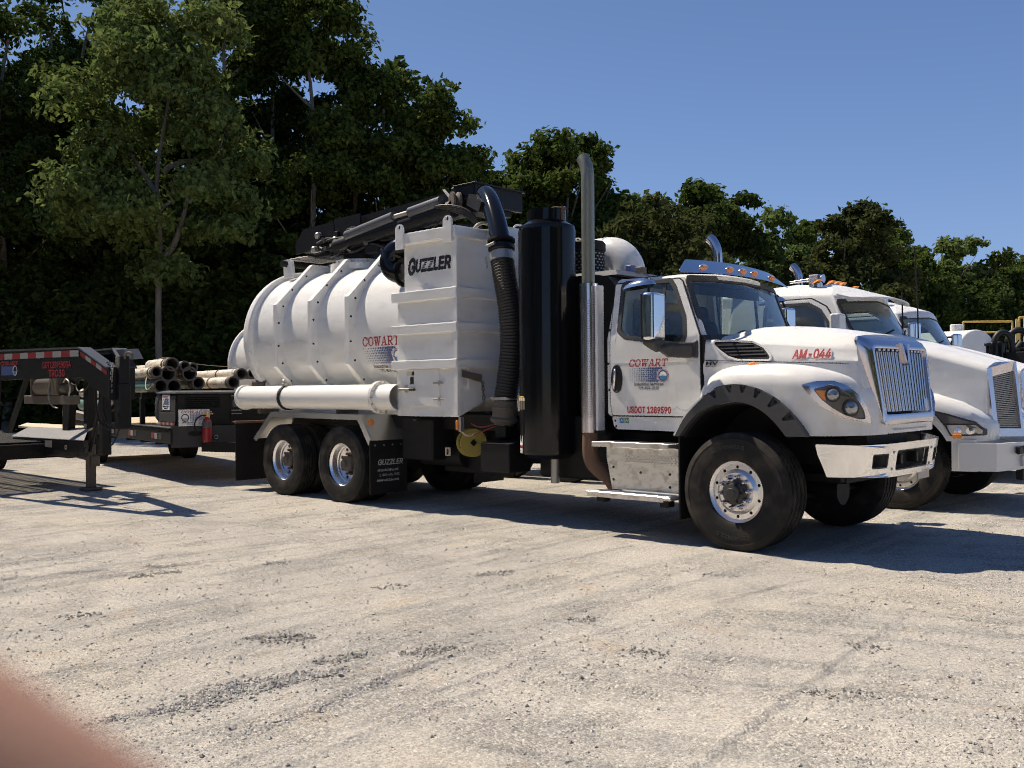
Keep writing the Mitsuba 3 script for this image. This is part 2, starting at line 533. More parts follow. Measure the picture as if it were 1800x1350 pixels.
def cab_side(off=0.0, s=-1):
    return lambda v: np.column_stack([v[:, 0], s * (cab_y(v[:, 1]) + v[:, 2] + off), v[:, 1]])


def ws_x(y, z):
    """The windscreen surface."""
    t = (z - 2.03) / 0.66
    return -0.485 - 0.255 * t + (0.14 - 0.03 * t) * (1 - (y / 0.93) ** 2)


r_ = 0.06
P = []
for s in (-1, 1):
    P += [(-1.62, s * 0.975, 1.29), (-1.62, s * 0.975, 2.05), (-1.575, s * 0.85, 2.655), (-0.535, s * 0.97, 1.29), (-0.535, s * 0.965, 2.02), (-1.2, s * 0.55, 2.70)]
for y in np.linspace(-0.85, 0.85, 9):
    P.append((ws_x(y, 2.64) - 0.06, y, 2.64 + 0.035 * (1 - (y / 0.85) ** 2)))
    P.append((ws_x(y, 2.03) - 0.06, y, 2.02))
outer = man(hull_spheres(P, r_))
inner = man(hull_spheres(np.array(P) * [0.955, 0.955, 1] + [-0.05, 0, 0], 0.03))
inner = inner.trim_by_plane([0, 0, 1], 1.34)
win = rounded(poly([(-1.485, 2.645), (-0.90, 2.632), (-0.845, 2.56), (-0.70, 2.25), (-0.672, 2.06), (-0.70, 1.995), (-0.80, 1.99), (-1.40, 2.085), (-1.485, 2.15)]), 0.035)
wscr = rounded(poly([(-0.915, 2.655), (-0.5, 2.675), (0, 2.68), (0.5, 2.675), (0.915, 2.655), (0.945, 2.04), (-0.945, 2.04)]), 0.05)
cut_w = man(prism(win, 'y', -1.4, 1.4))
cut_f = man(prism(wscr.buffer(-0.012), 'x', -0.85, 0.2))
rearw = rounded(sg.box(-0.62, 2.12, 0.62, 2.52), 0.06)
cut_r = man(prism(rearw, 'x', -2.0, -1.5))
shell = outer - inner - cut_w - cut_f - cut_r
CAB = part(VT, 'cab', unman(shell), 'white_paint', 25)
# windscreen, its black border, side glass
ws_fn = lambda v: np.column_stack([ws_x(v[:, 0], v[:, 1]) + 0.004 + v[:, 2], v[:, 0], v[:, 1]])
part(CAB, 'windscreen', sheet(wscr.buffer(-0.015), ws_fn, 0.12), 'window_glass', True)
part(CAB, 'windscreen_seal', wrap(wscr.buffer(0.03).difference(wscr.buffer(-0.035)), 0.012, ws_fn, 0.12, lo=-0.002), 'dark_plastic', 35)
part(CAB, 'windscreen_tint_band', wrap(wscr.buffer(-0.02).intersection(sg.box(-1, 2.62, 1, 2.8)), 0.003, ws_fn, 0.1, lo=-0.008), 'dark_plastic', 35)
for s in (-1, 1):
    fn = cab_side(0, s)
    door = rounded(poly([(-1.596, 2.655), (-0.80, 2.65), (-0.755, 2.62), (-0.497, 2.06), (-0.487, 1.25), (-1.578, 1.25), (-1.6, 1.4)]), 0.02)
    D = part(VT, 'door', wrap(door.difference(win.buffer(0.035)), 0.012, fn, 0.12, lo=0.002), 'white_paint', 30)
    part(D, 'door_seal', wrap(door.buffer(0.014).difference(door.buffer(-0.004)), 0.006, fn, 0.2, lo=-0.001), 'frame_black', False)
    part(D, 'window_seal', wrap(win.buffer(0.036).difference(win.buffer(-0.012)), 0.020, fn, 0.12, lo=-0.004), 'dark_plastic', 35)
    part(D, 'window', sheet(win.buffer(-0.008), fn, 0.2, w=-0.006), 'window_glass', False)
    part(D, 'window_divider', wrap(sg.box(-0.985, 1.99, -0.955, 2.64).intersection(win), 0.014, fn, 0.2, lo=-0.012), 'dark_plastic', 35)
    hp = ellipse(-1.512, 1.635, 0.072, 0.155, 36)
    hp = rounded(hp.union(sg.box(-1.58, 1.56, -1.445, 1.71)), 0.05)
    HP = part(D, 'handle_plate', wrap(hp, 0.014, fn, 0.1, lo=0.012), 'frame_black', 30)
    part(D, 'handle', mapped(tube(spline([(-1.525, 1.74, 0.03), (-1.515, 1.72, 0.05), (-1.52, 1.62, 0.055), (-1.53, 1.545, 0.05), (-1.535, 1.53, 0.03)], 20), [0.012 + 0.006 * math.sin(i * 0.16) for i in range(20)], 10), fn), 'chrome', True)
    part(D, 'key_lock', mapped(rod((-1.505, 1.505, 0.02), (-1.505, 1.505, 0.034), 0.012), fn), 'chrome', 30)
    part(D, 'crease', wrap(sg.box(-1.57, 1.800, -0.50, 1.806), 0.005, fn, 0.2, lo=0.013), 'white_paint', False)
    sk = rounded(poly([(-1.60, 1.235), (-0.60, 1.235), (-0.60, 1.09), (-1.53, 1.10), (-1.575, 1.13)]), 0.02)
    part(VT, 'cab_skirt', wrap(sk, 0.05, lambda v, s=s: np.column_stack([v[:, 0], s * (0.975 + v[:, 2]), v[:, 1]]), 0.2), 'white_paint', 30)
    for z, x in ((2.43, -1.625), (2.16, -1.63), (1.80, -1.635), (1.52, -1.625)):
        part(VT, 'cab_screw', mapped(lathe([(0.014, 0.0), (0.014, 0.004), (0.008, 0.009), (0, 0.009)], (x, z, 0.0), (0, 0, 1), 12), fn), 'frame_black', 30)
    for x, z in ((-1.555, 1.19), (-1.545, 1.13)):
        part(VT, 'cab_screw', lathe([(0.012, 0), (0.012, 0.004), (0, 0.008)], (x, s * 1.025, z), (0, s, 0), 10), 'frame_black', 30)
    # quarter panel edge and black gap between door and nose
    part(VT, 'cowl_gap', box(-0.492, -0.455, s * 0.90, s * 1.028, 1.45, 2.06, 0.004), 'frame_black', False)
    # white extender strip behind the cab
    part(VT, 'cab_extender', box(-1.80, -1.765, s * 0.93, s * 1.06, 1.08, 2.66, 0.01), 'white_plain', 30)
# cab inside
part(CAB, 'floor', box(-1.6, -0.5, -0.95, 0.95, 1.25, 1.36), 'interior_dark')
part(CAB, 'dashboard', hull_spheres([(-0.62, -0.88, 2.0), (-0.62, 0.88, 2.0), (-0.78, -0.88, 1.88), (-0.78, 0.88, 1.88), (-0.6, -0.88, 1.5), (-0.6, 0.88, 1.5), (-0.86, 0.3, 1.98), (-0.86, 0.7, 1.98)], 0.05), 'interior_dark')
for y in (-0.5, 0.5):
    part(CAB, 'seat', cat(hull_spheres([(-1.42, y - 0.2, 2.25), (-1.42, y + 0.2, 2.25), (-1.3, y - 0.22, 1.72), (-1.3, y + 0.22, 1.72), (-0.95, y - 0.22, 1.72), (-0.95, y + 0.22, 1.72)][:4], 0.07),
                            hull_spheres([(-1.3, y - 0.22, 1.68), (-1.3, y + 0.22, 1.68), (-0.95, y - 0.22, 1.70), (-0.95, y + 0.22, 1.70)], 0.07),
                            hull_spheres([(-1.46, y - 0.11, 2.44), (-1.46, y + 0.11, 2.44), (-1.45, y - 0.11, 2.34), (-1.45, y + 0.11, 2.34)], 0.05)), 'interior_grey')
sw = [(-0.95 + 0.08 * math.sin(a), 0.5 + 0.21 * math.cos(a), 1.98 + 0.19 * math.sin(a)) for a in np.linspace(0, 2 * np.pi, 40)]
part(CAB, 'steering_wheel', cat(tube(sw, 0.014, 8), rod((-0.95, 0.5, 1.98), (-0.72, 0.5, 1.85), 0.03), rod((-0.95, 0.30, 1.98), (-0.95, 0.70, 1.98), 0.012)), 'interior_dark')
part(CAB, 'sun_blind', box(-0.83, -0.81, -0.75, 0.75, 2.52, 2.62), 'interior_dark')
part(CAB, 'headliner', box(-1.55, -0.86, -0.82, 0.82, 2.655, 2.668), 'interior_grey')
part(CAB, 'inner_mirror', box(-0.74, -0.71, -0.80, -0.70, 2.50, 2.60), 'dark_plastic')

# steel sun visor with five amber lamps, over the windscreen
def visor_fn(v):   # u = y, v = up the blade
    y, t = v[:, 0], v[:, 1]
    x = ws_x(y * 0.80, 2.69) + 0.085 - 0.15 * t + v[:, 2]
    z = 2.690 + 0.150 * t + 0.03 * (1 - (y / 1.1) ** 2)
    return np.column_stack([x, y, z])


vis = rounded(poly([(-1.13, 0.0), (-1.13, 0.16), (-0.88, 1.0), (0.88, 1.0), (1.13, 0.16), (1.13, 0.0)]), 0.03)
VIS = part(VT, 'sun_visor', wrap(vis, 0.006, visor_fn, 0.13), 'mirror_chrome', 30, label='polished steel visor with amber lamps')
for y in (-0.72, -0.26, 0.0, 0.26, 0.72):
    c = visor_fn(np.array([[y, 0.42, 0.006]]))[0]
    L = hull(c + np.array([(0.004 + 0.026 * math.cos(b), 0.07 * math.cos(a) * math.cos(b * 0), 0.03 * math.sin(a)) for a in np.linspace(0, 6.28, 16) for b in (math.pi / 2,)] +
                          [(0.03, 0.045 * math.cos(a), 0.016 * math.sin(a)) for a in np.linspace(0, 6.28, 12)]))
    part(VIS, 'marker_lamp', L, 'amber', 40)
    part(VIS, 'lamp_base', hull(c + np.array([(q, 0.08 * math.cos(a), 0.036 * math.sin(a)) for a in np.linspace(0, 6.28, 20) for q in (0.0, 0.010)])), 'chrome', 30)
part(VT, 'antenna', tube(spline([(-0.8, -0.22, 2.72), (-0.79, -0.22, 2.80), (-0.79, -0.22, 2.97)], 8), 0.004, 6), 'frame_black')

# ---- hood
HX = [-0.465, -0.28, -0.05, 0.25, 0.55, 0.95]
def hi(vals):
    f = PchipInterpolator(HX, vals)
    return lambda x: f(np.clip(x, HX[0], HX[-1]))
zt = hi([2.035, 2.085, 2.120, 2.105, 2.070, 1.995])
ysh = hi([0.80, 0.68, 0.645, 0.655, 0.675, 0.705])
ymid = hi([1.005, 0.965, 0.925, 0.88, 0.845, 0.775])
zmid = hi([2.0, 1.99, 1.97, 1.95, 1.92, 1.87])
yse = hi([1.03, 1.02, 1.00, 0.965, 0.925, 0.83])


def hood_half(x):
    z, a, m, zm, s = float(zt(x)), float(ysh(x)), float(ymid(x)), float(zmid(x)), float(yse(x))
    pts = [(0, z + 0.035), (0.25, z + 0.032), (a - 0.16, z + 0.016), (a - 0.06, z + 0.002), (a - 0.015, z - 0.02), (a + 0.012, z - 0.05)]
    k = (m - a) * 0.75
    pts += [(a + 0.35 * k + 0.02, min(z - 0.075, zm + 0.05)), (m - 0.02, zm + 0.012), (m, zm - 0.02), (m + 0.35 * (s - m), zm - 0.10), (s, 1.76), (s - 0.005, 1.52)]
    return pts


stations = np.concatenate([np.linspace(-0.465, -0.05, 14), np.linspace(0.0, 0.95, 22)])
rings = []
for x in stations:
    h = hood_half(x)
    k = 0.25 * np.clip((x - 0.45) / 0.5, 0, 1)
    ring = [(x + k * (1.99 - z), -y, z) for y, z in h[::-1]] + [(x + k * (1.99 - z), y, z) for y, z in h[1:]]
    rings.append(ring)
HOOD = part(VT, 'hood', loft(rings), 'white_paint', 42)


def hood_side_y(x, z):
    m, zm, s = ymid(x), zmid(x), yse(x)
    return m + (s - m) * np.clip((zm - z) / (zm - 1.76), 0, 1.2)


def hood_side(off=0.0, s=-1):
    return lambda v: np.column_stack([v[:, 0], s * (hood_side_y(v[:, 0], v[:, 1]) + 0.004 + v[:, 2] + off), v[:, 1]])


for s in (-1, 1):
    vent = rounded(poly([(-0.375, 1.985), (-0.20, 1.985), (0.03, 1.962), (0.14, 1.91), (0.20, 1.845), (0.235, 1.80), (-0.10, 1.812), (-0.20, 1.845), (-0.30, 1.915)]), 0.015)
    fn = hood_side(0, s)
    VE = part(HOOD, 'air_vent', wrap(vent, 0.010, fn, 0.06), 'frame_black', 30)
    part(VE, 'vent_rim', wrap(vent.buffer(0.018).difference(vent.buffer(0.001)), 0.014, fn, 0.08), 'white_paint', 30)
    for q in range(4):
        z = 1.845 + 0.033 * q
        sl = sg.box(-0.5, z, 0.5, z + 0.012).intersection(vent.buffer(-0.012))
        part(VE, 'louver', wrap(sl, 0.012, fn, 0.1, lo=0.008), 'dark_plastic', 30)
    part(HOOD, 'seam', wrap(poly([(-0.45, 1.808), (0.94, 1.748), (0.94, 1.741), (-0.45, 1.801)]), 0.004, lambda v, s=s: np.column_stack([v[:, 0], s * (hood_side_y(v[:, 0], v[:, 1]) + 0.003 + v[:, 2]), v[:, 1]]), 0.08), 'frame_black', False)

# ---- fenders
ST = np.array([  # x_out, y_out, x_in, y_in, top
    (-0.475, 1.10, -0.475, 0.98, 1.515), (-0.42, 1.13, -0.42, 0.97, 1.60), (-0.33, 1.165, -0.33, 0.96, 1.665), (-0.20, 1.195, -0.20, 0.95, 1.72), (0.0, 1.22, 0.0, 0.93, 1.752),
    (0.25, 1.23, 0.25, 0.90, 1.757), (0.50, 1.225, 0.48, 0.86, 1.745), (0.70, 1.20, 0.66, 0.82, 1.715), (0.86, 1.125, 0.80, 0.79, 1.675), (0.97, 1.02, 0.90, 0.75, 1.635), (1.05, 0.90, 0.97, 0.70, 1.59),
    (1.105, 0.76, 1.02, 0.62, 1.53), (1.135, 0.62, 1.05, 0.52, 1.47), (1.145, 0.50, 1.06, 0.45, 1.43)])
_t = np.concatenate([[0], np.cumsum(np.linalg.norm(np.diff(ST[:, :2], axis=0), axis=1))])
STf = PchipInterpolator(_t, ST)
S_MAX = _t[-1]


def fender_outer(s, z):
    """Point on the outer skin at distance s along the plan curve and height z (right side, y negative)."""
    q = STf(np.clip(s, 0, S_MAX))
    o, i, T = q[..., :2], q[..., 2:4], q[..., 4]
    drop = 0.20
    h = np.clip((z - (T - drop)) / drop, 0, 0.999)
    k = np.sqrt(1 - h * h)
    lo = np.clip((T - drop - z) / 0.5, 0, 1)
    pt = i + (o - i) * (0.35 + 0.65 * k)[..., None] - (o - i) * (0.10 * lo ** 2)[..., None]
    return np.stack([pt[..., 0], -pt[..., 1], z], -1)


def S_of(x, y):   # nearest station along the plan curve
    ss = np.linspace(0, S_MAX, 800); q = STf(ss)
    return ss[np.argmin((q[:, 0] - x) ** 2 + (q[:, 1] - y) ** 2)]


def fender_fn(sgn=-1):
    def fn(v):
        e = 1e-3
        p = fender_outer(v[:, 0], v[:, 1])
        du = fender_outer(v[:, 0] + e, v[:, 1]) - fender_outer(v[:, 0] - e, v[:, 1])
        dv = fender_outer(v[:, 0], v[:, 1] + e) - fender_outer(v[:, 0], v[:, 1] - e)
        n = np.cross(du, dv); n /= np.maximum(np.linalg.norm(n, axis=1, keepdims=True), 1e-12)
        n *= np.where(n[:, 1:2] > 0.3, -1, 1)
        q = p + n * v[:, 2:3]
        q[:, 1] *= -sgn
        return q
    return fn


ZB = 1.095
rings = []
for s in np.linspace(0, S_MAX, 60):
    q = STf(s); T = q[4]
    zs = np.concatenate([np.linspace(ZB, T - 0.2, 8), T - 0.2 + 0.2 * np.sin(np.linspace(0.15, np.pi / 2, 9))])
    o = fender_outer(np.full(len(zs), s), np.minimum(zs, T - 1e-4))
    top_in = V(q[2], -q[3], T)
    rings.append(np.vstack([o, [top_in], [V(q[2] - 0.02, -q[3] + 0.12, T - 0.05)], [V(q[2] - 0.02, -q[3] + 0.12, ZB)]]))
fm = loft(rings)
arch_o = [(-0.655, 1.06), (-0.60, 1.15), (-0.545, 1.235), (-0.45, 1.335), (-0.355, 1.415), (-0.20, 1.53), (-0.10, 1.56), (0.0, 1.568), (0.15, 1.55), (0.324, 1.492), (0.49, 1.385), (0.62, 1.25), (0.735, 1.09)]
arch_i = [(-0.60, 1.06), (-0.53, 1.15), (-0.366, 1.30), (-0.19, 1.37), (-0.03, 1.397), (0.15, 1.382), (0.29, 1.32), (0.43, 1.205), (0.53, 1.09)]
fl_o = spline([(a, 0, b) for a, b in arch_o], 70)[:, [0, 2]]
fl_i = spline([(a, 0, b) for a, b in arch_i], 60)[:, [0, 2]]
arch_cut = poly(np.vstack([fl_i, [(0.53, 0.8), (-0.60, 0.8)]]))
flare = poly(np.vstack([fl_o, fl_i[::-1]])).buffer(0)
notches = []
for x0, z0, x1, z1 in ((-0.245, 1.52, -0.185, 1.44), (-0.055, 1.585, -0.03, 1.49), (0.105, 1.575, 0.095, 1.485), (0.27, 1.53, 0.225, 1.44), (0.45, 1.43, 0.36, 1.36), (0.60, 1.285, 0.50, 1.24)):
    d = V(x1 - x0, z1 - z0); nrm = V(-d[1], d[0]) / np.linalg.norm(d)
    notches.append(poly([V(x0, z0) + nrm * 0.045, V(x0, z0) - nrm * 0.045, V(x1, z1) - nrm * 0.012, V(x1, z1) + nrm * 0.012]))
M = man(fm) - man(prism(arch_cut, 'y', -1.6, -0.2))
FEN = unman(M)
flare_m = wrap(flare, 0.055, lambda v: np.column_stack([v[:, 0], -1.205 - v[:, 2] * (0.6 + 0.4 * np.clip((v[:, 1] - 1.0) / 0.5, 0, 1)), v[:, 1]]), 0.2)
flare_m = unman(man(prism(flare, 'y', -1.268, -1.19)) - manifold3d.Manifold.batch_boolean([man(prism(nn, 'y', -1.4, -1.235)) for nn in notches], manifold3d.OpType.Add))
tr = poly(np.vstack([fl_o + [-0.022, 0.010], fl_o[::-1]])).buffer(0).intersection(sg.box(-0.8, 1.0, -0.33, 1.5))
liner_pts = [(x, z) for x, z in fl_i]
for s in (-1, 1):
    flip = (lambda m: m) if s < 0 else mirror_y
    F = part(VT, 'fender', flip(FEN), 'white_paint', 38)
    A = part(VT, 'wheel_arch_flare', flip(flare_m), 'flare_grey', 30, label='grey plastic wheel arch flare with notches')
    for nn in notches:
        c = np.array(nn.centroid.coords[0])
        part(A, 'notch_bolt', flip(lathe([(0.014, 0), (0.014, 0.008), (0, 0.012)], (c[0], -1.236, c[1]), (0, -1, 0), 10)), 'frame_black', 30)
    part(F, 'rear_trim', flip(prism(tr, 'y', -1.255, -1.05)), 'white_paint', 30)
    arc = np.array(liner_pts)
    lin = poly(np.vstack([arc, (arc * [0.97, 1] + [0, -0.02])[::-1]])).buffer(0)
    part(VT, 'wheel_well', flip(prism(lin, 'y', -1.19, -0.45)), 'frame_black', 30)
    part(VT, 'inner_wing', flip(box(-0.6, 0.6, -0.47, -0.44, 0.95, 1.45, 0.004)), 'frame_black')
    part(VT, 'mud_flap', flip(box(-0.625, -0.605, -1.25, -0.80, 0.235, 1.10, 0.004)), 'frame_black', label='plain black flap behind the front wheel')
    part(F, 'marker_lamp', flip(hull_spheres([(0.05, -1.055, 1.735), (0.15, -1.055, 1.735), (0.10, -1.055, 1.757)], 0.022)), 'amber', 50)
    part(F, 'lamp_base', flip(hull_spheres([(0.02, -1.05, 1.728), (0.18, -1.05, 1.728)], 0.020)), 'chrome', 50)
    part(F, 'crease', flip(wrap(poly([(S_of(0.735, 1.19), 1.352), (S_of(0.735, 1.19) + 0.20, 1.350), (S_of(0.735, 1.19) + 0.20, 1.344), (S_of(0.735, 1.19), 1.346)]), 0.004, fender_fn(-1), 0.05)), 'white_plain', False)
    # headlight set in a chrome bezel
    fn = fender_fn(-1)
    s0 = S_of(0.66, 1.205)
    bez = [(0.0, 1.552), (0.12, 1.578), (0.26, 1.578), (0.36, 1.545), (0.44, 1.50), (0.52, 1.44), (0.585, 1.36), (0.625, 1.27), (0.635, 1.205), (0.52, 1.222), (0.38, 1.25), (0.27, 1.295), (0.16, 1.365), (0.07, 1.46)]
    bez = rounded(poly([(s0 + a, b) for a, b in bez]), 0.01)
    lens = [(0.10, 1.515), (0.20, 1.535), (0.235, 1.545), (0.30, 1.53), (0.345, 1.495), (0.42, 1.46), (0.50, 1.40), (0.555, 1.32), (0.575, 1.245), (0.50, 1.243), (0.36, 1.285), (0.26, 1.345), (0.17, 1.42)]
    lens = rounded(poly([(s0 + a, b) for a, b in lens]), 0.012)
    H = part(VT, 'headlight', flip(wrap(bez.difference(lens), 0.022, fn, 0.04)), 'chrome', 40, label='teardrop headlight in a chrome bezel')
    part(H, 'reflector_bowl', flip(wrap(lens, 0.006, fn, 0.05)), 'lamp_grey', 40)
    part(H, 'turn_reflector', flip(wrap(rounded(poly([(s0 + 0.115, 1.505), (s0 + 0.205, 1.50), (s0 + 0.205, 1.405), (s0 + 0.17, 1.43)]), 0.004), 0.012, fn, 0.05)), 'amber', 40)
    part(H, 'divider', flip(wrap(poly([(s0 + 0.28, 1.465), (s0 + 0.44, 1.44), (s0 + 0.44, 1.432), (s0 + 0.28, 1.457)]), 0.018, fn, 0.05)), 'chrome', 30)
    for sc, zc, rr in ((0.262, 1.462, 0.050), (0.425, 1.345, 0.060)):
        part(H, 'lamp_housing', flip(wrap(ellipse(s0 + sc, zc, rr + 0.014, rr + 0.014, 30), 0.026, fn, 0.05)), 'dark_plastic', 40)
        part(H, 'lamp', flip(mapped(lathe([(rr, 0.02), (rr * 0.95, 0.034), (rr * 0.6, 0.046), (0, 0.05)], (s0 + sc, zc, 0), (0, 0, 1), 30), fn)), 'lamp_clear', 50)

# ---- chrome grille surround, bars, badge
def ringyz(x, hw_t, hw_b, z0, z1, r, dx=0.0):
    p = rounded(poly([(-hw_t, z1), (hw_t, z1), (hw_b, z0), (-hw_b, z0)]), r)
    c = np.array(p.exterior.coords)[:-1]
    a = np.arctan2(c[:, 1] - (z0 + z1) / 2, c[:, 0])
    t = np.linspace(-np.pi, np.pi, 96, endpoint=False)
    rr = []
    for k in t:
        far = V(math.cos(k), math.sin(k)) * 3
        seg = sg.LineString([(0, (z0 + z1) / 2), (far[0], (z0 + z1) / 2 + far[1])]).intersection(p.exterior)
        q = seg.coords[0] if seg.geom_type == 'Point' else list(seg.geoms)[0].coords[0]
        rr.append((x + dx * (1 - (q[0] / 0.7) ** 2), q[0], q[1]))
    return np.array(rr)


shell_rings = [ringyz(0.94, 0.765, 0.62, 1.185, 1.992, 0.06), ringyz(0.97, 0.765, 0.62, 1.18, 2.000, 0.06), ringyz(1.07, 0.715, 0.625, 1.185, 1.965, 0.05, 0.03), ringyz(1.115, 0.685, 0.61, 1.205, 1.925, 0.04, 0.03),
               ringyz(1.125, 0.655, 0.595, 1.255, 1.905, 0.03, 0.03), ringyz(1.118, 0.635, 0.58, 1.275, 1.885, 0.025, 0.03), ringyz(1.05, 0.625, 0.572, 1.28, 1.88, 0.02, 0.03)]
TILT = [0.25, 0.25, 0.16, 0.125, 0.12, 0.12, 0.12]
TOPZ = [1.99, 1.99, 1.76, 1.60, 1.575, 1.575, 1.575]
shell_rings = [r_ + np.column_stack([k * (t0 - r_[:, 2]), 0 * r_[:, 2], 0 * r_[:, 2]]) for r_, k, t0 in zip(shell_rings, TILT, TOPZ)]
G = part(VT, 'grille', loft(shell_rings, cap=False), 'chrome', 35, label='tall chrome radiator grille with upright bars')
part(G, 'grille_back', hull([(x + 0.12 * (1.575 - z), y, z) for x in (1.00, 1.02) for y in (-0.62, 0.62) for z in (1.27, 1.89)]), 'frame_black')
for k in range(15):
    t = (k - 7) / 7.0
    y1, y0 = 0.585 * t, 0.54 * t
    xx = 1.085 + 0.03 * (1 - t * t)
    hw = 0.0245
    zb, ztp = 1.300, 1.855 - (0.05 if abs(k - 7) < 1 else 0)
    P = []
    for y, z in ((y0, zb), (y1, ztp)):
        xx = 1.085 + 0.03 * (1 - t * t) + 0.12 * (1.575 - z)
        P += [(xx - 0.03, y - hw, z), (xx - 0.03, y + hw, z)] + [(xx - 0.006 + 0.026 * math.cos(q), y + hw * math.sin(q), z) for q in np.linspace(-1.45, 1.45, 7)]
    part(G, 'grille_bar', hull(P), 'chrome', 40)
for k in range(12):
    y = -0.52 + 1.04 * k / 11
    if abs(y) > 0.12:
        part(G, 'top_slot', box(1.05, 1.085 + 0.02 * (1 - (y / .6) ** 2), y - 0.028, y + 0.028, 1.86, 1.882, 0.003), 'chrome', 30)
part(G, 'badge', cat(*[hull([(1.10, s * 0.01, 1.73), (1.155, s * 0.0, 1.735), (1.10, s * 0.035, 1.76), (1.15, s * 0.03, 1.78), (1.075, s * 0.12, 1.945), (1.125, s * 0.115, 1.94), (1.075, s * 0.05, 1.945), (1.125, s * 0.055, 1.94)]) for s in (-1, 1)]), 'chrome', 20)
part(VT, 'lower_panel', hull([(x, y, z) for x, y in ((1.145, -0.50), (1.165, -0.3), (1.17, 0), (1.165, 0.3), (1.145, 0.5), (0.95, -0.5), (0.95, 0.5)) for z in (1.10, 1.20)]), 'white_paint', 25)
part(VT, 'panel_groove', box(1.165, 1.174, -0.40, 0.40, 1.128, 1.142, 0.003), 'grey_print', 30)

# ---- bumper
BP = np.array([(0.79, -1.225), (0.85, -1.19), (0.96, -1.08), (1.06, -0.93), (1.14, -0.74), (1.18, -0.45), (1.19, 0), (1.18, 0.45), (1.14, 0.74), (1.06, 0.93), (0.96, 1.08), (0.85, 1.19), (0.79, 1.225)])
bs = np.concatenate([[0], np.cumsum(np.linalg.norm(np.diff(BP, axis=0), axis=1))]); bs -= bs[6]
from scipy.interpolate import CubicSpline
BF = CubicSpline(bs, BP)


def bump_fn(v):
    p, d = BF(v[:, 0]), BF(v[:, 0], 1)
    n = np.column_stack([d[:, 1], -d[:, 0]]); n /= np.linalg.norm(n, axis=1, keepdims=True)
    bow = 0.16 * (v[:, 1] - 0.87)
    q = p + n * (v[:, 2:3] + bow[:, None])
    return np.column_stack([q, v[:, 1]])


e = bs[-1]
bp = rounded(poly([(-e, 1.03), (-1.0, 1.012), (0, 1.015), (1.0, 1.012), (e, 1.03), (e - 0.02, 0.93), (e - 0.10, 0.735), (1.0, 0.725), (0.45, 0.70), (-0.45, 0.70), (-1.0, 0.725), (-e + 0.10, 0.735), (-e + 0.02, 0.93)]), 0.012)
slots = [rounded(sg.box(-0.40, 0.755, 0.40, 0.945), 0.03), rounded(sg.box(-0.80, 0.79, -0.56, 0.925), 0.02), rounded(sg.box(0.56, 0.79, 0.80, 0.925), 0.02)]
for q in slots:
    bp = bp.difference(q)
BUM = part(VT, 'bumper', wrap(bp, 0.006, bump_fn, 0.11), 'mirror_chrome', 40, label='polished chrome front bumper with dark slots')
for q in slots:
    part(BUM, 'slot_rim', wrap(q.buffer(0.004).difference(q.buffer(-0.012)), 0.03, bump_fn, 0, lo=-0.026), 'dark_plastic', 30)
part(BUM, 'bumper_back', wrap(sg.box(-0.9, 0.73, 0.9, 0.98), 0.01, bump_fn, 0.08, lo=-0.12), 'frame_black', 30)
for y in (-0.47, 0.47):
    for z in (0.775, 0.93):
        part(BUM, 'bolt', mapped(lathe([(0.013, 0.005), (0.013, 0.012), (0, 0.016)], (y, z, 0), (0, 0, 1), 10), bump_fn), 'bare_steel', 30)
part(BUM, 'tow_hook', box(1.02, 1.16, -0.22, -0.17, 0.80, 0.90), 'black_metal')
part(BUM, 'tow_hook', box(1.02, 1.16, 0.17, 0.22, 0.80, 0.90), 'black_metal')
part(BUM, 'plate_bracket', box(1.15, 1.16, 0.20, 0.50, 0.63, 0.72, 0.003), 'bare_steel')
FW = front_wheel(VT, 0.0, -1.27, -1)
def side_fn(a0, r0):   # lettering bent round the sidewall, read from outside
    return lambda v: np.column_stack([(r0 + v[:, 1]) * np.sin(a0 + v[:, 0] / r0), -1.273 - v[:, 2], 0.5505 + (r0 + v[:, 1]) * np.cos(a0 + v[:, 0] / r0)])
for st_, a_, h_ in (('425/65R22.5', 2.75, 0.034), ('425/65R22.5', -0.55, 0.034)):
    part(FW, 'tyre_lettering', mapped(txt(st_, h_, 0.003, True, sx=1.15), side_fn(a_, 0.415), 0.05), 'dark_plastic', False)
front_wheel(VT, 0.0, 1.27, 1, detail=False)
part(VT, 'front_axle', cat(rod((0, -1.0, 0.5), (0, 1.0, 0.5), 0.07), box(-0.9, 0.7, -0.5, -0.40, 0.62, 0.70), box(-0.9, 0.7, 0.40, 0.5, 0.62, 0.70), rod((0.25, -0.85, 0.45), (0.25, 0.85, 0.45), 0.03)), 'frame_black')
part(VT, 'radiator', box(0.75, 0.95, -0.5, 0.5, 0.7, 1.2), 'frame_black')
part(VT, 'engine', cat(box(-0.5, 0.7, -0.38, 0.38, 0.6, 1.4), rod((-0.3, 0, 0.5), (0.5, 0, 0.5), 0.15)), 'frame_black')

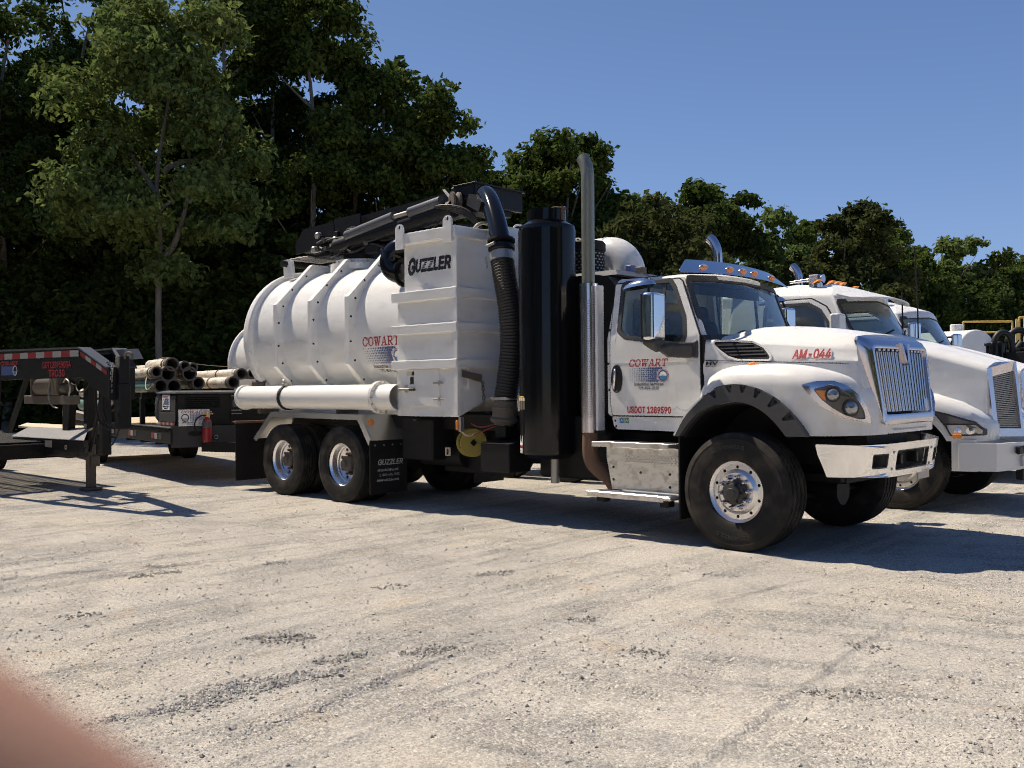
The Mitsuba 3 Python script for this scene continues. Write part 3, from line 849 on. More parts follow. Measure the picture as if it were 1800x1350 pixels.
# ---- door mirrors
for s in (-1, 1):
    flip = (lambda m: m) if s < 0 else mirror_y
    MR = part(VT, 'mirror', flip(hull_spheres([(x, y, z) for x, y in ((-0.83, -1.30), (-0.83, -1.48), (-0.77, -1.30), (-0.765, -1.47)) for z in (2.04, 2.445)], 0.035)), 'mirror_chrome', 50, label='chrome door mirror on a black arm')
    part(MR, 'mirror_glass', flip(box(-0.885, -0.862, -1.50, -1.28, 2.02, 2.47, 0.01)), 'frame_black')
    part(MR, 'mirror_base', flip(hull_spheres([(-0.85, -1.31, 1.985), (-0.85, -1.46, 1.985), (-0.76, -1.31, 1.985), (-0.76, -1.46, 1.985), (-0.81, -1.33, 1.92), (-0.77, -1.40, 1.92)], 0.03)), 'dark_plastic', 50)
    part(MR, 'arm', flip(cat(hull_spheres([(-0.76, -1.33, 1.93), (-0.72, -1.25, 1.87), (-0.70, -1.25, 1.95)], 0.035), hull_spheres([(-0.72, -1.25, 1.87), (-0.70, -1.25, 1.95), (-0.60, -1.06, 1.86), (-0.58, -1.06, 1.96)], 0.03),
                             hull_spheres([(-0.66, -1.045, 1.86), (-0.66, -1.045, 1.95), (-0.53, -1.045, 1.85), (-0.53, -1.045, 1.985)], 0.025))), 'dark_plastic', 50)
    part(MR, 'round_mirror', flip(hull([V(-1.0, -1.36, 2.545) + V(0.20 * math.cos(a) * math.cos(b), 0.11 * math.sin(a) * math.cos(b), 0.02 * math.cos(a) + 0.075 * math.sin(b)) for a in np.linspace(0, 6.28, 28) for b in (0, 0.3, 0.6, 0.9, 1.2, 1.5)])), 'mirror_chrome', 40)
    part(MR, 'round_mirror_stem', flip(tube(spline([(-0.83, -1.38, 2.44), (-0.86, -1.37, 2.58), (-0.90, -1.33, 2.635), (-0.93, -1.36, 2.625)], 12), 0.013, 8)), 'black_metal')
# ------------------------------------------------------------------ the vacuum truck: tank, hopper, boom, gear
def glyphs(st, bold=0.0):
    """The lettering as a flat polygon, capitals 1 high, so that it can be thickened."""
    m = meshkit.text_mesh(st, 1.0, 0.01, True)
    v = np.array(m.vertices)
    low = v[:, 2] < 0.005
    tri = [sg.Polygon(v[f][:, :2]) for f in m.faces if low[f].all()]
    p = shapely.union_all([t for t in tri if t.area > 1e-9])
    return p.buffer(bold, quad_segs=2).simplify(0.012)


def slab_name():
    """COWART in broad slanted slab-serif capitals, 1 high; a polygon."""
    T, B = 0.20, 0.13                      # stem and bar thickness
    def arc(cx, rx, t):
        return ellipse(cx, 0.5, rx, 0.52).difference(ellipse(cx, 0.5, rx - T, 0.52 - B))
    bar = lambda x0, x1, z0: sg.box(x0, z0, x1, z0 + B)
    stroke = lambda a, b, t: sg.LineString([a, b]).buffer(t / 2, cap_style=2)
    L = []
    C = arc(0.5, 0.5, 0).difference(sg.box(0.62, 0.36, 1.1, 0.66)).union(sg.box(0.83, 0.62, 0.96, 0.98))
    L.append((C, 1.0))
    L.append((arc(0.5, 0.5, 0), 1.0))
    W = shapely.union_all([stroke((0.18, 0.97), (0.42, 0.0), T), stroke((0.42, 0.0), (0.66, 0.95), 0.12), stroke((0.62, 0.95), (0.88, 0.0), T), stroke((0.88, 0.0), (1.12, 0.97), 0.12), bar(0, 0.4, 0.87), bar(0.47, 0.84, 0.87), bar(0.97, 1.3, 0.87)])
    L.append((W.intersection(sg.box(-1, 0, 3, 1)), 1.28))
    A = shapely.union_all([stroke((0.16, 0), (0.50, 1.0), 0.11), stroke((0.86, 0), (0.54, 1.0), T), bar(0.3, 0.75, 0.27), bar(-0.02, 0.36, 0), bar(0.62, 1.06, 0)])
    L.append((A.intersection(sg.box(-1, 0, 3, 1)), 1.04))
    R = shapely.union_all([sg.box(0.14, 0, 0.14 + T, 1), bar(0, 0.62, 0.87), bar(0.2, 0.62, 0.42), ellipse(0.62, 0.71, 0.32, 0.29).difference(ellipse(0.60, 0.71, 0.14, 0.17)).difference(sg.box(0, 0, 0.6, 1)), stroke((0.52, 0.46), (0.88, 0.06), T), bar(0, 0.46, 0), bar(0.74, 1.08, 0)])
    L.append((R, 1.06))
    Tt = shapely.union_all([sg.box(0.42, 0, 0.42 + T, 1), bar(0.02, 1.02, 0.87), sg.box(0.02, 0.66, 0.13, 1), sg.box(0.91, 0.66, 1.02, 1), bar(0.26, 0.78, 0)])
    L.append((Tt, 1.0))
    out, x = [], 0
    for p, w in L:
        out.append(affinity.translate(p, x)); x += w + 0.06
    p = shapely.union_all(out)
    p = affinity.affine_transform(p, [1, 0.22, 0, 1, 0, 0])
    b = p.bounds
    return affinity.affine_transform(p, [1 / (b[2] - b[0]), 0, 0, 1, -b[0] / (b[2] - b[0]), 0])


NAME = slab_name()


def print_poly(p, x, z, w, h, fn, depth=0.0012, edge=0.05):
    """Print the polygon (normalised to its own box) into the box w by h at (x, z) of fn."""
    b = p.bounds
    q = affinity.affine_transform(p, [w / (b[2] - b[0]), 0, 0, h / (b[3] - b[1]), x - b[0] * w / (b[2] - b[0]), z - b[1] * h / (b[3] - b[1])])
    return wrap(q, depth, fn, edge)


def logo(holder, fn, W=0.49, emblem=True, bold=True):
    """Red lettering over a field of blue dots that thin out, a round emblem, two lines of small black print. fn maps (u right, v up, w out); origin bottom left."""
    s = W / 0.49
    part(holder, 'lettering', print_poly(NAME, 0.012 * s, 0.222 * s, 0.485 * s, 0.082 * s, fn), 'red_print', False, label='red name lettering')
    dots = []
    for i in range(19):
        for j in range(7):
            x, y = (0.010 + 0.0225 * i) * s, (0.075 + 0.0215 * j) * s
            if emblem and (x - 0.43 * s) ** 2 + (y - 0.13 * s) ** 2 < (0.075 * s) ** 2:
                continue
            a = s * (0.0028 + 0.0072 * min(1, i / 14))
            dots.append(sg.box(x - a, y - a, x + a, y + a))
    part(holder, 'dot_pattern', cat(*[wrap(d, 0.001, fn, 0) for d in dots]), 'blue_print', False, label='grid of blue dots', kind='stuff')
    if emblem:
        cx, cy = 0.436 * s, 0.128 * s
        ring = ellipse(cx, cy, 0.068 * s, 0.068 * s)
        E = part(holder, 'emblem', wrap(ring, 0.0012, fn, 0.03), 'red_print', False, label='round emblem')
        part(E, 'emblem_ring', wrap(ellipse(cx, cy, 0.062 * s, 0.062 * s), 0.0012, fn, 0.03, lo=0.0012), 'white_print', False)
        part(E, 'emblem_band', wrap(ellipse(cx, cy, 0.058 * s, 0.058 * s).difference(ellipse(cx, cy, 0.045 * s, 0.045 * s)), 0.0012, fn, 0.03, lo=0.0024), 'blue_print', False)
        part(E, 'emblem_sea', wrap(ellipse(cx, cy, 0.045 * s, 0.045 * s).intersection(sg.box(cx - 1, cy - 1, cx + 1, cy - 0.004 * s)), 0.0012, fn, 0.03, lo=0.0024), 'sea_blue', False)
        part(E, 'emblem_hill', wrap(poly([(cx - 0.03 * s, cy), (cx - 0.012 * s, cy + 0.012 * s), (cx, cy + 0.005 * s), (cx + 0.014 * s, cy + 0.011 * s), (cx + 0.032 * s, cy)]), 0.0012, fn, 0.03, lo=0.0024), 'grey_print', False)
    for st, h, z, ww in (('Industrial Services', 0.030, 0.028, 0.37), ('770-834-2158', 0.027, -0.012, 0.25)):
        t = txt(st, h * s, 0.0012, True)
        v = np.array(t.vertices); v[:, 0] = (v[:, 0] - v[:, 0].min()) / np.ptp(v[:, 0]) * ww * s + (0.245 - ww / 2 + 0.01) * s; v[:, 1] += z * s
        part(holder, 'small_print', mapped(TM(v, t.faces), fn, 0.05), 'black_print', False)


def shift(fn, u0, v0, w0=0.0):
    return lambda v: fn(np.column_stack([v[:, 0] + u0, v[:, 1] + v0, v[:, 2] + w0]))


# prints on the cab and hood
door_fn = cab_side(0.015, -1)
DR = f'{VT}__door'
logo(DR, shift(door_fn, -1.362, 1.535))
part(DR, 'number_print', print_poly(glyphs('USDOT 1289590', 0.035), -1.38, 1.272, 0.545, 0.074, door_fn), 'red_print', False, label='red number lettering')
hill = sg.LineString([(-0.80, 1.315), (-0.765, 1.345), (-0.75, 1.335), (-0.735, 1.325), (-0.72, 1.315)]).buffer(0.003)
part(DR, 'range_mark', wrap(hill, 0.001, door_fn, 0), 'grey_print', False)
part(DR, 'small_print', mapped(moved(txt('DIESEL', 0.02, 0.001, True), t=(-0.70, 1.30, 0)), door_fn), 'grey_print', False)
for x0, m in ((-1.50, 'sea_blue'), (-1.435, 'green_print')):
    fn = lambda v: np.column_stack([v[:, 0], -1.027 - v[:, 2], v[:, 1]])
    st = part(VT, 'sticker', wrap(sg.box(x0, 1.165, x0 + 0.055, 1.222), 0.001, fn, 0), m, False)
    part(st, 'sticker_mark', wrap(poly([(x0 + 0.008, 1.17), (x0 + 0.03, 1.215), (x0 + 0.045, 1.18), (x0 + 0.03, 1.195)]), 0.001, fn, 0, lo=0.001), 'white_print', False)
hs_fn = hood_side(0.001, -1)
part(HOOD, 'number_print', print_poly(glyphs('AM-044', 0.03), 0.43, 1.795, 0.345, 0.092, hs_fn), 'red_print', False, label='red fleet number')
t = txt('HV', 0.034, 0.006, True)
v = np.array(t.vertices); v[:, 0] = v[:, 0] * 2.0 - 0.435; v[:, 1] += 1.757
part(HOOD, 'model_badge', mapped(TM(v, t.faces), hs_fn), 'frame_black', False)
part(HOOD, 'badge_line', wrap(sg.box(-0.435, 1.744, -0.31, 1.749), 0.004, hs_fn, 0), 'frame_black', False)

# chassis
for s in (-1, 1):
    part(VT, 'frame_rail', box(-8.75, 0.9, s * 0.40, s * 0.48, 0.78, 1.04), 'frame_black')
for x in (-8.2, -6.83, -5.3, -4.4, -3.2, -2.2):
    part(VT, 'cross_member', box(x - 0.06, x + 0.06, -0.42, 0.42, 0.80, 1.0), 'frame_black')
for x in (-6.12, -7.54):
    part(VT, 'drive_axle', cat(rod((x, -0.95, 0.515), (x, 0.95, 0.515), 0.09), lathe([(0, -0.22), (0.16, -0.15), (0.22, 0), (0.16, 0.15), (0, 0.22)], (x, 0, 0.52), (1, 0, 0), 20)), 'frame_black')
    rear_wheel(VT, x, -1.245, -1)
    rear_wheel(VT, x, 1.245, 1, detail=False)
part(VT, 'drive_shaft', rod((-5.9, 0, 0.55), (-0.5, 0, 0.72), 0.055), 'frame_black')
part(VT, 'body_underframe', box(-8.6, -1.9, -0.75, 0.75, 1.02, 1.22), 'frame_black')
part(VT, 'gear_box', box(-2.9, -1.85, -0.75, 0.1, 0.50, 1.05, 0.03), 'frame_black')
part(VT, 'air_tank', rod((-5.1, -0.55, 0.68), (-4.3, -0.55, 0.68), 0.16), 'frame_black')
part(VT, 'valve_box', box(-5.15, -4.55, -0.95, -0.45, 0.62, 1.15, 0.02), 'frame_black')
part(VT, 'side_panel', box(-4.75, -3.5, -0.55, -0.50, 0.45, 1.15), 'frame_black')
for s in (1,):
    part(VT, 'fuel_tank', lathe([(0, -0.55), (0.26, -0.55), (0.29, -0.53), (0.29, 0.53), (0.26, 0.55), (0, 0.55)], (-1.2, s * 0.85, 0.75), (1, 0, 0), 36), 'aluminium')
    part(VT, 'battery_box', box(-3.4, -2.6, s * 0.6, s * 1.15, 0.5, 0.95, 0.02), 'frame_black')

# rear fenders of tread plate (right and left) and the flaps
prof = [(-8.26, 0.815), (-7.78, 1.222), (-5.63, 1.205), (-5.405, 0.865)]
pl = sg.LineString(prof).buffer(0.004, join_style=2, cap_style=2)
for s in (-1, 1):
    a, b = sorted((s * 0.62, s * 1.262))
    F = part(VT, 'rear_fender', prism(pl, 'y', a, b), 'tread_plate', False, label='tread plate fender over the double rear wheels')
    lip = poly(prof + [(-5.46, 0.80), (-5.695, 1.135), (-7.735, 1.15), (-8.185, 0.775)])
    a, b = sorted((s * 1.263, s * 1.268))
    part(F, 'fender_lip', prism(lip, 'y', a, b), 'tread_plate', False)
    a, b = sorted((s * 0.616, s * 0.62))
    part(F, 'fender_back', prism(poly(prof), 'y', a, b), 'aluminium', False)
    FL = part(VT, 'mud_flap', box(-5.425, -5.405, s * 0.64, s * 1.285, 0.15, 0.87, 0.004), 'frame_black', label='black flap with white lettering before the double wheels')
    part(VT, 'mud_flap', box(-8.82, -8.80, s * 0.62, s * 1.25, 0.13, 1.03, 0.004), 'frame_black', label='plain black flap at the very back')
    part(VT, 'flap_bar', box(-8.84, -8.78, s * 0.5, s * 1.26, 1.03, 1.07), 'rust')
for y, z, h, st in ((-1.165, 0.535, 0.07, 'GUZZLER'), (-1.16, 0.450, 0.028, 'GUZZLER MFG, INC'), (-1.13, 0.385, 0.028, '1-815-672-3171'), (-1.17, 0.315, 0.026, 'WWW.GUZZLER.COM')):
    m = txt(st, h, 0.002, True, shear=0.2 if h > 0.05 else 0)
    v = np.array(m.vertices)
    v[:, 0] *= min(1.0, (0.44 if h > .05 else 0.46) / np.ptp(v[:, 0]))
    part(f'{VT}__mud_flap_001', 'flap_print', TM(np.column_stack([-5.404 + v[:, 2], y + v[:, 0], z + v[:, 1]]), m.faces), 'grey_print', False)
for y in (-1.2, -1.05, -0.9, -0.75):
    part(f'{VT}__mud_flap_001', 'bolt', lathe([(0.012, 0), (0.012, 0.006), (0, 0.01)], (-5.405, y, 0.80), (1, 0, 0), 8), 'bare_steel')
part(VT, 'marker_lamp', lathe([(0.045, 0), (0.045, 0.02), (0.03, 0.035), (0, 0.04)], (-5.56, -1.15, 1.10), (0.85, -0.2, 0.5), 20), 'amber', 40)

# tank
TZ, TR = 2.37, 1.035
TANK = part(VT, 'tank', lathe([(0, -0.28), (0.45, -0.24), (0.8, -0.12), (TR - 0.02, 0.0), (TR, 0.02), (TR, 3.85), (0, 3.9)], (-8.72, 0, TZ), (1, 0, 0), 96), 'white_paint', 35, label='white cylindrical tank with outside ribs')
part(TANK, 'rear_flange', lathe([(TR - 0.01, -0.03), (1.11, -0.03), (1.115, 0.0), (1.115, 0.05), (1.10, 0.07), (TR - 0.01, 0.07)], (-8.70, 0, TZ), (1, 0, 0), 96, closed=True), 'white_paint', 30)
part(TANK, 'rear_door_ring', lathe([(TR - 0.03, -0.12), (1.09, -0.12), (1.10, -0.09), (1.10, -0.045), (TR - 0.03, -0.045)], (-8.70, 0, TZ), (1, 0, 0), 96, closed=True), 'white_paint', 30)
for x in (-7.82, -6.93, -6.05):
    # an eight-sided stiffener bent from plate; the tank shows inside it
    c8 = 1.13
    pts = [(c8 * math.cos(a) / math.cos(math.pi / 8), c8 * math.sin(a) / math.cos(math.pi / 8)) for a in np.arange(8) * np.pi / 4 + np.pi / 8]
    oct_ = poly(pts)
    ringp = oct_.difference(ellipse(0, 0, TR - 0.01, TR - 0.01, 80))
    web = moved(prism(ringp, 'x', x - 0.004, x + 0.004), t=(0, 0, TZ))
    R_ = part(TANK, 'rib', web, 'white_paint', False)
    fl = oct_.difference(oct_.buffer(-0.012, join_style=2))
    part(R_, 'rib_flange', moved(prism(fl, 'x', x - 0.085, x + 0.006), t=(0, 0, TZ)), 'white_paint', False)
    for a in np.radians([-38, -22, -8, 10, 24, 40, 58]):
        rr = (TR + 1.15) / 2 + 0.015
        p = V(x + 0.003, -rr * math.cos(a), TZ + rr * math.sin(a))
        part(R_, 'bolt_hole', lathe([(0.017, 0), (0.017, 0.003), (0, 0.003)], p, (1, 0, 0), 10), 'frame_black', 30)
tank_fn = lambda v: np.column_stack([v[:, 0], -(TR + 0.002 + v[:, 2]) * np.cos(v[:, 1] / TR), TZ + (TR + 0.002 + v[:, 2]) * np.sin(v[:, 1] / TR)])
logo(TANK, shift(tank_fn, -5.90, -0.60), 0.80)
part(TANK, 'saddle', cat(*[box(x - 0.08, x + 0.08, -0.62, 0.62, 1.2, 1.5) for x in (-8.2, -6.9, -5.6)]), 'frame_black')
part(TANK, 'base_sill', box(-8.6, -5.0, -0.80, 0.80, 1.2, 1.40), 'white_paint')
part(TANK, 'hinge_plate', cat(hull([(x, y, z) for x, z in ((-8.62, 3.36), (-8.40, 3.36), (-8.36, 3.42), (-8.40, 3.62), (-8.52, 3.66), (-8.64, 3.64)) for y in (-0.46, -0.42)])), 'white_paint', 30)
part(TANK, 'hinge_plate', hull([(x, y, z) for x, z in ((-8.62, 3.36), (-8.40, 3.36), (-8.36, 3.42), (-8.40, 3.62), (-8.52, 3.66), (-8.64, 3.64)) for y in (0.42, 0.46)]), 'white_paint', 30)
part(TANK, 'hinge_pin', rod((-8.55, -0.55, 3.58), (-8.55, 0.55, 3.58), 0.05), 'frame_black')
part(TANK, 'top_rail', box(-8.3, -7.9, -0.06, 0.06, 3.40, 3.52), 'white_paint')
part(TANK, 'boom_base', lathe([(0, 0), (0.50, 0), (0.50, 0.10), (0.42, 0.10), (0.42, 0.16), (0, 0.16)], (-7.15, 0, 3.36), (0, 0, 1), 40), 'white_paint', 30)
for q in range(12):
    a = q * np.pi / 6
    part(TANK, 'base_bolt', lathe([(0.02, 0), (0.02, 0.03), (0, 0.035)], (-7.15 + 0.46 * math.cos(a), 0.46 * math.sin(a), 3.46), (0, 0, 1), 6), 'bare_steel', 30)

# the long white side pipe
py, pz, pr = -1.15, 1.44, 0.172
TP = part(VT, 'hose_tube', lathe([(pr, 0), (pr, 3.70), (pr - 0.008, 3.70), (pr - 0.008, 0)], (-8.66, py, pz), (1, 0, 0), 56, closed=True), 'white_pipe', 40, label='long white side pipe below the tank')
part(TP, 'pipe_end_ring', lathe([(pr, 0.0), (pr + 0.022, 0.0), (pr + 0.022, 0.05), (pr, 0.06)], (-8.68, py, pz), (1, 0, 0), 56, closed=True), 'white_pipe', 30)
part(TP, 'end_cap', lathe([(0, 0), (pr - 0.01, 0), (pr - 0.01, -0.02), (0.08, -0.06), (0, -0.06)], (-8.64, py, pz), (1, 0, 0), 40), 'white_pipe', 30)
part(TP, 'clamp_band', lathe([(pr, 0), (pr + 0.016, 0), (pr + 0.016, 0.06), (pr, 0.06)], (-7.52, py, pz), (1, 0, 0), 48, closed=True), 'frame_black', 30)
part(TP, 'clamp_screw', cat(rod((-7.50, py - 0.06, pz + 0.18), (-7.47, py - 0.10, pz + 0.26), 0.014), box(-7.52, -7.44, py - 0.1, py - 0.02, pz + 0.17, pz + 0.21)), 'bare_steel')
None and part(TP, 'rub_mark', lathe([(pr + 0.0015, 0), (pr + 0.0015, 0.10)], (-7.68, py, pz), (1, 0, 0), 48), 'cast_dark') if False else None
part(TP, 'pipe_flange', lathe([(pr, 0), (pr + 0.048, 0), (pr + 0.048, 0.022), (pr, 0.022)], (-5.36, py, pz), (1, 0, 0), 56, closed=True), 'white_pipe', 30)
part(TP, 'pipe_flange', lathe([(pr, 0), (pr + 0.048, 0), (pr + 0.048, 0.022), (pr, 0.022)], (-5.325, py, pz), (1, 0, 0), 56, closed=True), 'white_pipe', 30)
for q in range(14):
    a = 2 * np.pi * q / 14
    part(TP, 'flange_bolt', lathe([(0.012, -0.02), (0.012, 0.045), (0, 0.045)], (-5.325, py + (pr + 0.028) * math.cos(a), pz + (pr + 0.028) * math.sin(a)), (1, 0, 0), 6), 'bare_steel', 30)
part(TP, 'drain_valve', lathe([(0, -0.12), (0.09, -0.12), (0.09, -0.04), (0.06, -0.02), (0.06, 0.1), (0, 0.1)], (-8.75, py + 0.30, pz + 0.20), (-1, -0.5, 0.2), 24), 'cast_dark', 30)
for x in (-8.3, -6.3):
    part(TP, 'pipe_bracket', box(x - 0.03, x + 0.03, py, -0.6, 1.19, 1.27), 'cast_dark')

# hopper
HC = V(-4.4, 0)
HOP = part(VT, 'hopper', prism(poly([(-1.16, 1.90), (-1.16, 1.20), (-0.50, 1.47), (0.50, 1.47), (1.16, 1.20), (1.16, 1.90)]), 'x', -4.985, -3.835), 'white_paint', False, label='tall white collector box in four stepped tiers')
tiers = [(1.90, 2.35, -4.985, 1.16), (2.35, 2.78, -4.975, 1.155), (2.78, 3.53, -4.84, 1.15)]
for z0, z1, x0, yy in tiers:
    part(HOP, 'tier', box(x0, -3.838, -yy, yy, z0 + 0.001, z1, 0.006), 'white_paint', False)
for zt_, x0, dz in ((1.90, -5.03, 0.10), (2.35, -5.025, 0.10), (2.78, -5.02, 0.115)):
    part(HOP, 'ledge', box(x0, -3.80, -1.225, 1.225, zt_ - dz, zt_ + 0.012, 0.006), 'white_paint', False)
part(HOP, 'ledge', box(-4.89, -3.795, -1.24, 1.24, 3.40, 3.538, 0.006), 'white_paint', False)
for s in (-1, 1):
    part(HOP, 'corner_trim', box(-3.868, -3.797, s * 1.155, s * 1.212, 1.22, 3.50, 0.006), 'white_paint', False)
for x in (-4.80, -3.90):
    lug = rounded(poly([(x - 0.075, 3.34), (x + 0.075, 3.34), (x + 0.075, 3.66), (x - 0.075, 3.66)]), 0.07).union(sg.box(x - 0.075, 3.34, x + 0.075, 3.55)).difference(ellipse(x, 3.625, 0.032, 0.032))
    part(HOP, 'lifting_lug', prism(lug, 'y', -1.27, -1.243), 'white_paint', False)
    part(HOP, 'lifting_lug', prism(lug, 'y', 1.243, 1.27), 'white_paint', False)
hp_fn = lambda v: np.column_stack([v[:, 0], -1.152 - v[:, 2], v[:, 1]])
# big black lettering, the two middle letters cut into slats
off = -4.772
for st, w in (('G', 0.165), ('U', 0.115), ('Z', 0.125), ('Z', 0.125), ('L', 0.095), ('E', 0.115), ('R', 0.135)):
    h = 0.225 if st == 'G' else 0.172
    w *= 0.875
    p = glyphs(st, 0.055)
    b = p.bounds
    p = affinity.affine_transform(p, [w / (b[2] - b[0]), 0, 0, h / (b[3] - b[1]), off - b[0] * w / (b[2] - b[0]), -b[1] * h / (b[3] - b[1])])
    if st == 'Z':
        for q in range(4):
            p = p.difference(sg.box(-9, 0.045 + 0.026 * q, 9, 0.053 + 0.026 * q))
    p = affinity.affine_transform(p, [1, 0.14, 0, 1, 0, 3.03 - (0.028 if st == 'G' else 0)])
    off += w + 0.007
    part(HOP, 'big_letter', wrap(p, 0.003, hp_fn, 0), 'black_print', False)
# little door with bolt and hinges on the bottom tier
dfn = lambda v: np.column_stack([v[:, 0], -1.162 - v[:, 2], v[:, 1]])
HD = part(HOP, 'hatch', wrap(rounded(sg.box(-4.775, 1.335, -4.165, 1.79), 0.008), 0.022, dfn, 0), 'white_paint', False, label='small square door with a sliding bolt')
for z in (1.62, 1.42):
    part(HD, 'hinge', cat(rod((-4.15, -1.195, z - 0.03), (-4.15, -1.195, z + 0.03), 0.012), mapped(moved(box(-0.10, 0.09, -0.012, 0.012, 0, 0.006, 0.002), t=(-4.16, z, 0.024)), dfn)), 'bare_steel')
part(HD, 'bolt_bar', cat(rod((-4.90, -1.20, 1.545), (-4.62, -1.20, 1.545), 0.013), box(-4.80, -4.74, -1.20, -1.17, 1.50, 1.60)), 'bare_steel')
part(HD, 'bolt_grip', rod((-4.68, -1.215, 1.54), (-4.58, -1.22, 1.54), 0.017), 'frame_black')
part(HD, 'notice', wrap(sg.box(-4.70, 1.61, -4.63, 1.70), 0.002, dfn, 0, lo=0.023), 'black_print', False)
part(HD, 'notice', wrap(sg.box(-4.76, 1.72, -4.67, 1.77), 0.002, dfn, 0, lo=0.023), 'strap_tan', False)
part(HD, 'notice', wrap(sg.box(-4.665, 1.72, -4.62, 1.77), 0.002, dfn, 0, lo=0.023), 'black_print', False)
# strap bracket on the front right corner
for y in (-1.14, -0.98):
    part(HOP, 'hole_bar', box(-3.832, -3.815, y - 0.02, y + 0.02, 1.55, 1.96, 0.003), 'white_paint', False)
part(HOP, 'rubber_strap', hull([(-3.80, -1.13, 1.77), (-3.80, -1.13, 1.69), (-3.76, -0.83, 1.72), (-3.76, -0.83, 1.62), (-3.79, -1.13, 1.77), (-3.75, -0.83, 1.72)]), 'strap_tan' if False else 'cast_dark')
for q in range(5):
    c = V(-3.75, -0.82 + 0.004 * q, 1.60 - 0.055 * q)
    ang = q * 1.4
    e1, e2 = V(math.cos(ang), math.sin(ang), 0) * 0.016, V(0, 0, 1) * 0.034
    part(HOP, 'chain_link', tube([c + e1 * math.cos(a) + e2 * math.sin(a) for a in np.linspace(0, 2 * np.pi, 14)], 0.007, 6, cap=False), 'cast_dark')
# things on the hopper's roof
part(HOP, 'roof_hatch', cat(rod((-4.2, -0.35, 3.535), (-4.2, -0.35, 3.60), 0.22)), 'white_paint')
part(HOP, 'roof_pipe', tube(spline([(-3.95, -0.75, 3.56), (-3.92, -0.7, 3.62), (-3.9, -0.5, 3.63), (-3.88, -0.40, 3.58)], 16), 0.022, 8), 'bare_steel')
part(HOP, 'roof_box', box(-4.0, -3.85, -0.25, 0.0, 3.54, 3.64), 'white_paint')
part(HOP, 'roof_hand_rail', tube(spline([(-3.88, -0.08, 3.54), (-3.88, -0.08, 3.66), (-3.88, 0.12, 3.66), (-3.88, 0.14, 3.54)], 16), 0.014, 8), 'white_paint')
# black elbow at the back of the hopper
el = spline([(-4.98, -0.95, 3.09), (-5.16, -0.98, 3.10), (-5.29, -1.0, 3.20), (-5.27, -0.97, 3.36), (-5.12, -0.85, 3.45), (-5.0, -0.70, 3.47)], 26)
EL = part(VT, 'elbow', tube(el, 0.145, 24), 'gloss_black', True, label='glossy black elbow pipe behind the collector box')
part(EL, 'elbow_flange', lathe([(0.14, 0), (0.19, 0), (0.19, 0.03), (0.14, 0.03)], (-5.06, -0.96, 3.09), (-1, -0.1, 0.02), 32, closed=True), 'gloss_black', 30)
part(EL, 'elbow_flange', lathe([(0.14, 0), (0.20, 0), (0.20, 0.03), (0.14, 0.03)], (-5.27, -0.97, 3.33), (0.3, 0.2, 0.8), 32, closed=True), 'gloss_black', 30)

# duct to the blower, elbow down behind the cab
dp = [(-3.85, 0.5, 3.25), (-3.3, 0.5, 3.25), (-2.78, 0.5, 3.25)] + [(-2.78 + 0.32 * math.sin(a), 0.5, 2.93 + 0.32 * math.cos(a)) for a in np.linspace(0.15, np.pi / 2, 12)] + [(-2.46, 0.5, 2.5), (-2.46, 0.5, 2.0)]
DU = part(VT, 'duct', tube(dp, 0.205, 36), 'white_paint', 30, label='thick white duct bending down behind the cab')
part(DU, 'duct_seam', lathe([(0.204, 0), (0.212, 0), (0.212, 0.015), (0.204, 0.015)], (-2.80, 0.5, 3.25), (1, 0, 0), 40, closed=True), 'white_paint', 30)
part(VT, 'blower_hood', hull([(x, y, z) for x, z in ((-2.95, 1.1), (-1.85, 1.1), (-1.85, 2.70), (-1.95, 2.80), (-2.2, 2.84), (-2.95, 2.84)) for y in (-0.62, 0.95)]), 'black_metal', 30)
part(VT, 'blower_top', hull([(x, y, z) for x, y in ((-2.7, -0.5), (-1.9, -0.5), (-1.9, 0.5), (-2.7, 0.5)) for z in (2.83,)] + [(x, y, 2.90) for x, y in ((-2.6, -0.4), (-2.0, -0.4), (-2.0, 0.4), (-2.6, 0.4))]), 'cylinder_grey', 30)
AC = part(VT, 'air_intake', lathe([(0, 0.45), (0.235, 0.45), (0.25, 0.43), (0.25, 0.34), (0.235, 0.33), (0.235, 0), (0, 0)], (-2.70, -0.08, 2.87), (0, 0, 1), 40), 'frame_black', 30)
mesh_b = []
for i in range(26):
    for j in range(8):
        a0 = 2 * np.pi * (i + 0.5 * (j % 2)) / 26
        z0 = 2.91 + 0.036 * j
        r = 0.243
        P = [V(-2.70 + r * math.cos(a0 + da), -0.08 + r * math.sin(a0 + da), z0 + dz) for da, dz in ((-0.09, 0.0), (0.0, 0.012), (0.09, 0.0), (0.0, -0.004))]
        mesh_b.append(TM(P, [(0, 1, 2), (0, 2, 3)]))
part(AC, 'mesh_wire', cat(*mesh_b), 'bare_steel', False, kind='stuff')
part(VT, 'blue_valve', box(-2.12, -2.04, -0.05, 0.05, 2.86, 2.99), 'blue_print')
part(VT, 'valve_body', box(-2.12, -2.0, 0.12, 0.22, 2.86, 2.98), 'cast_dark')

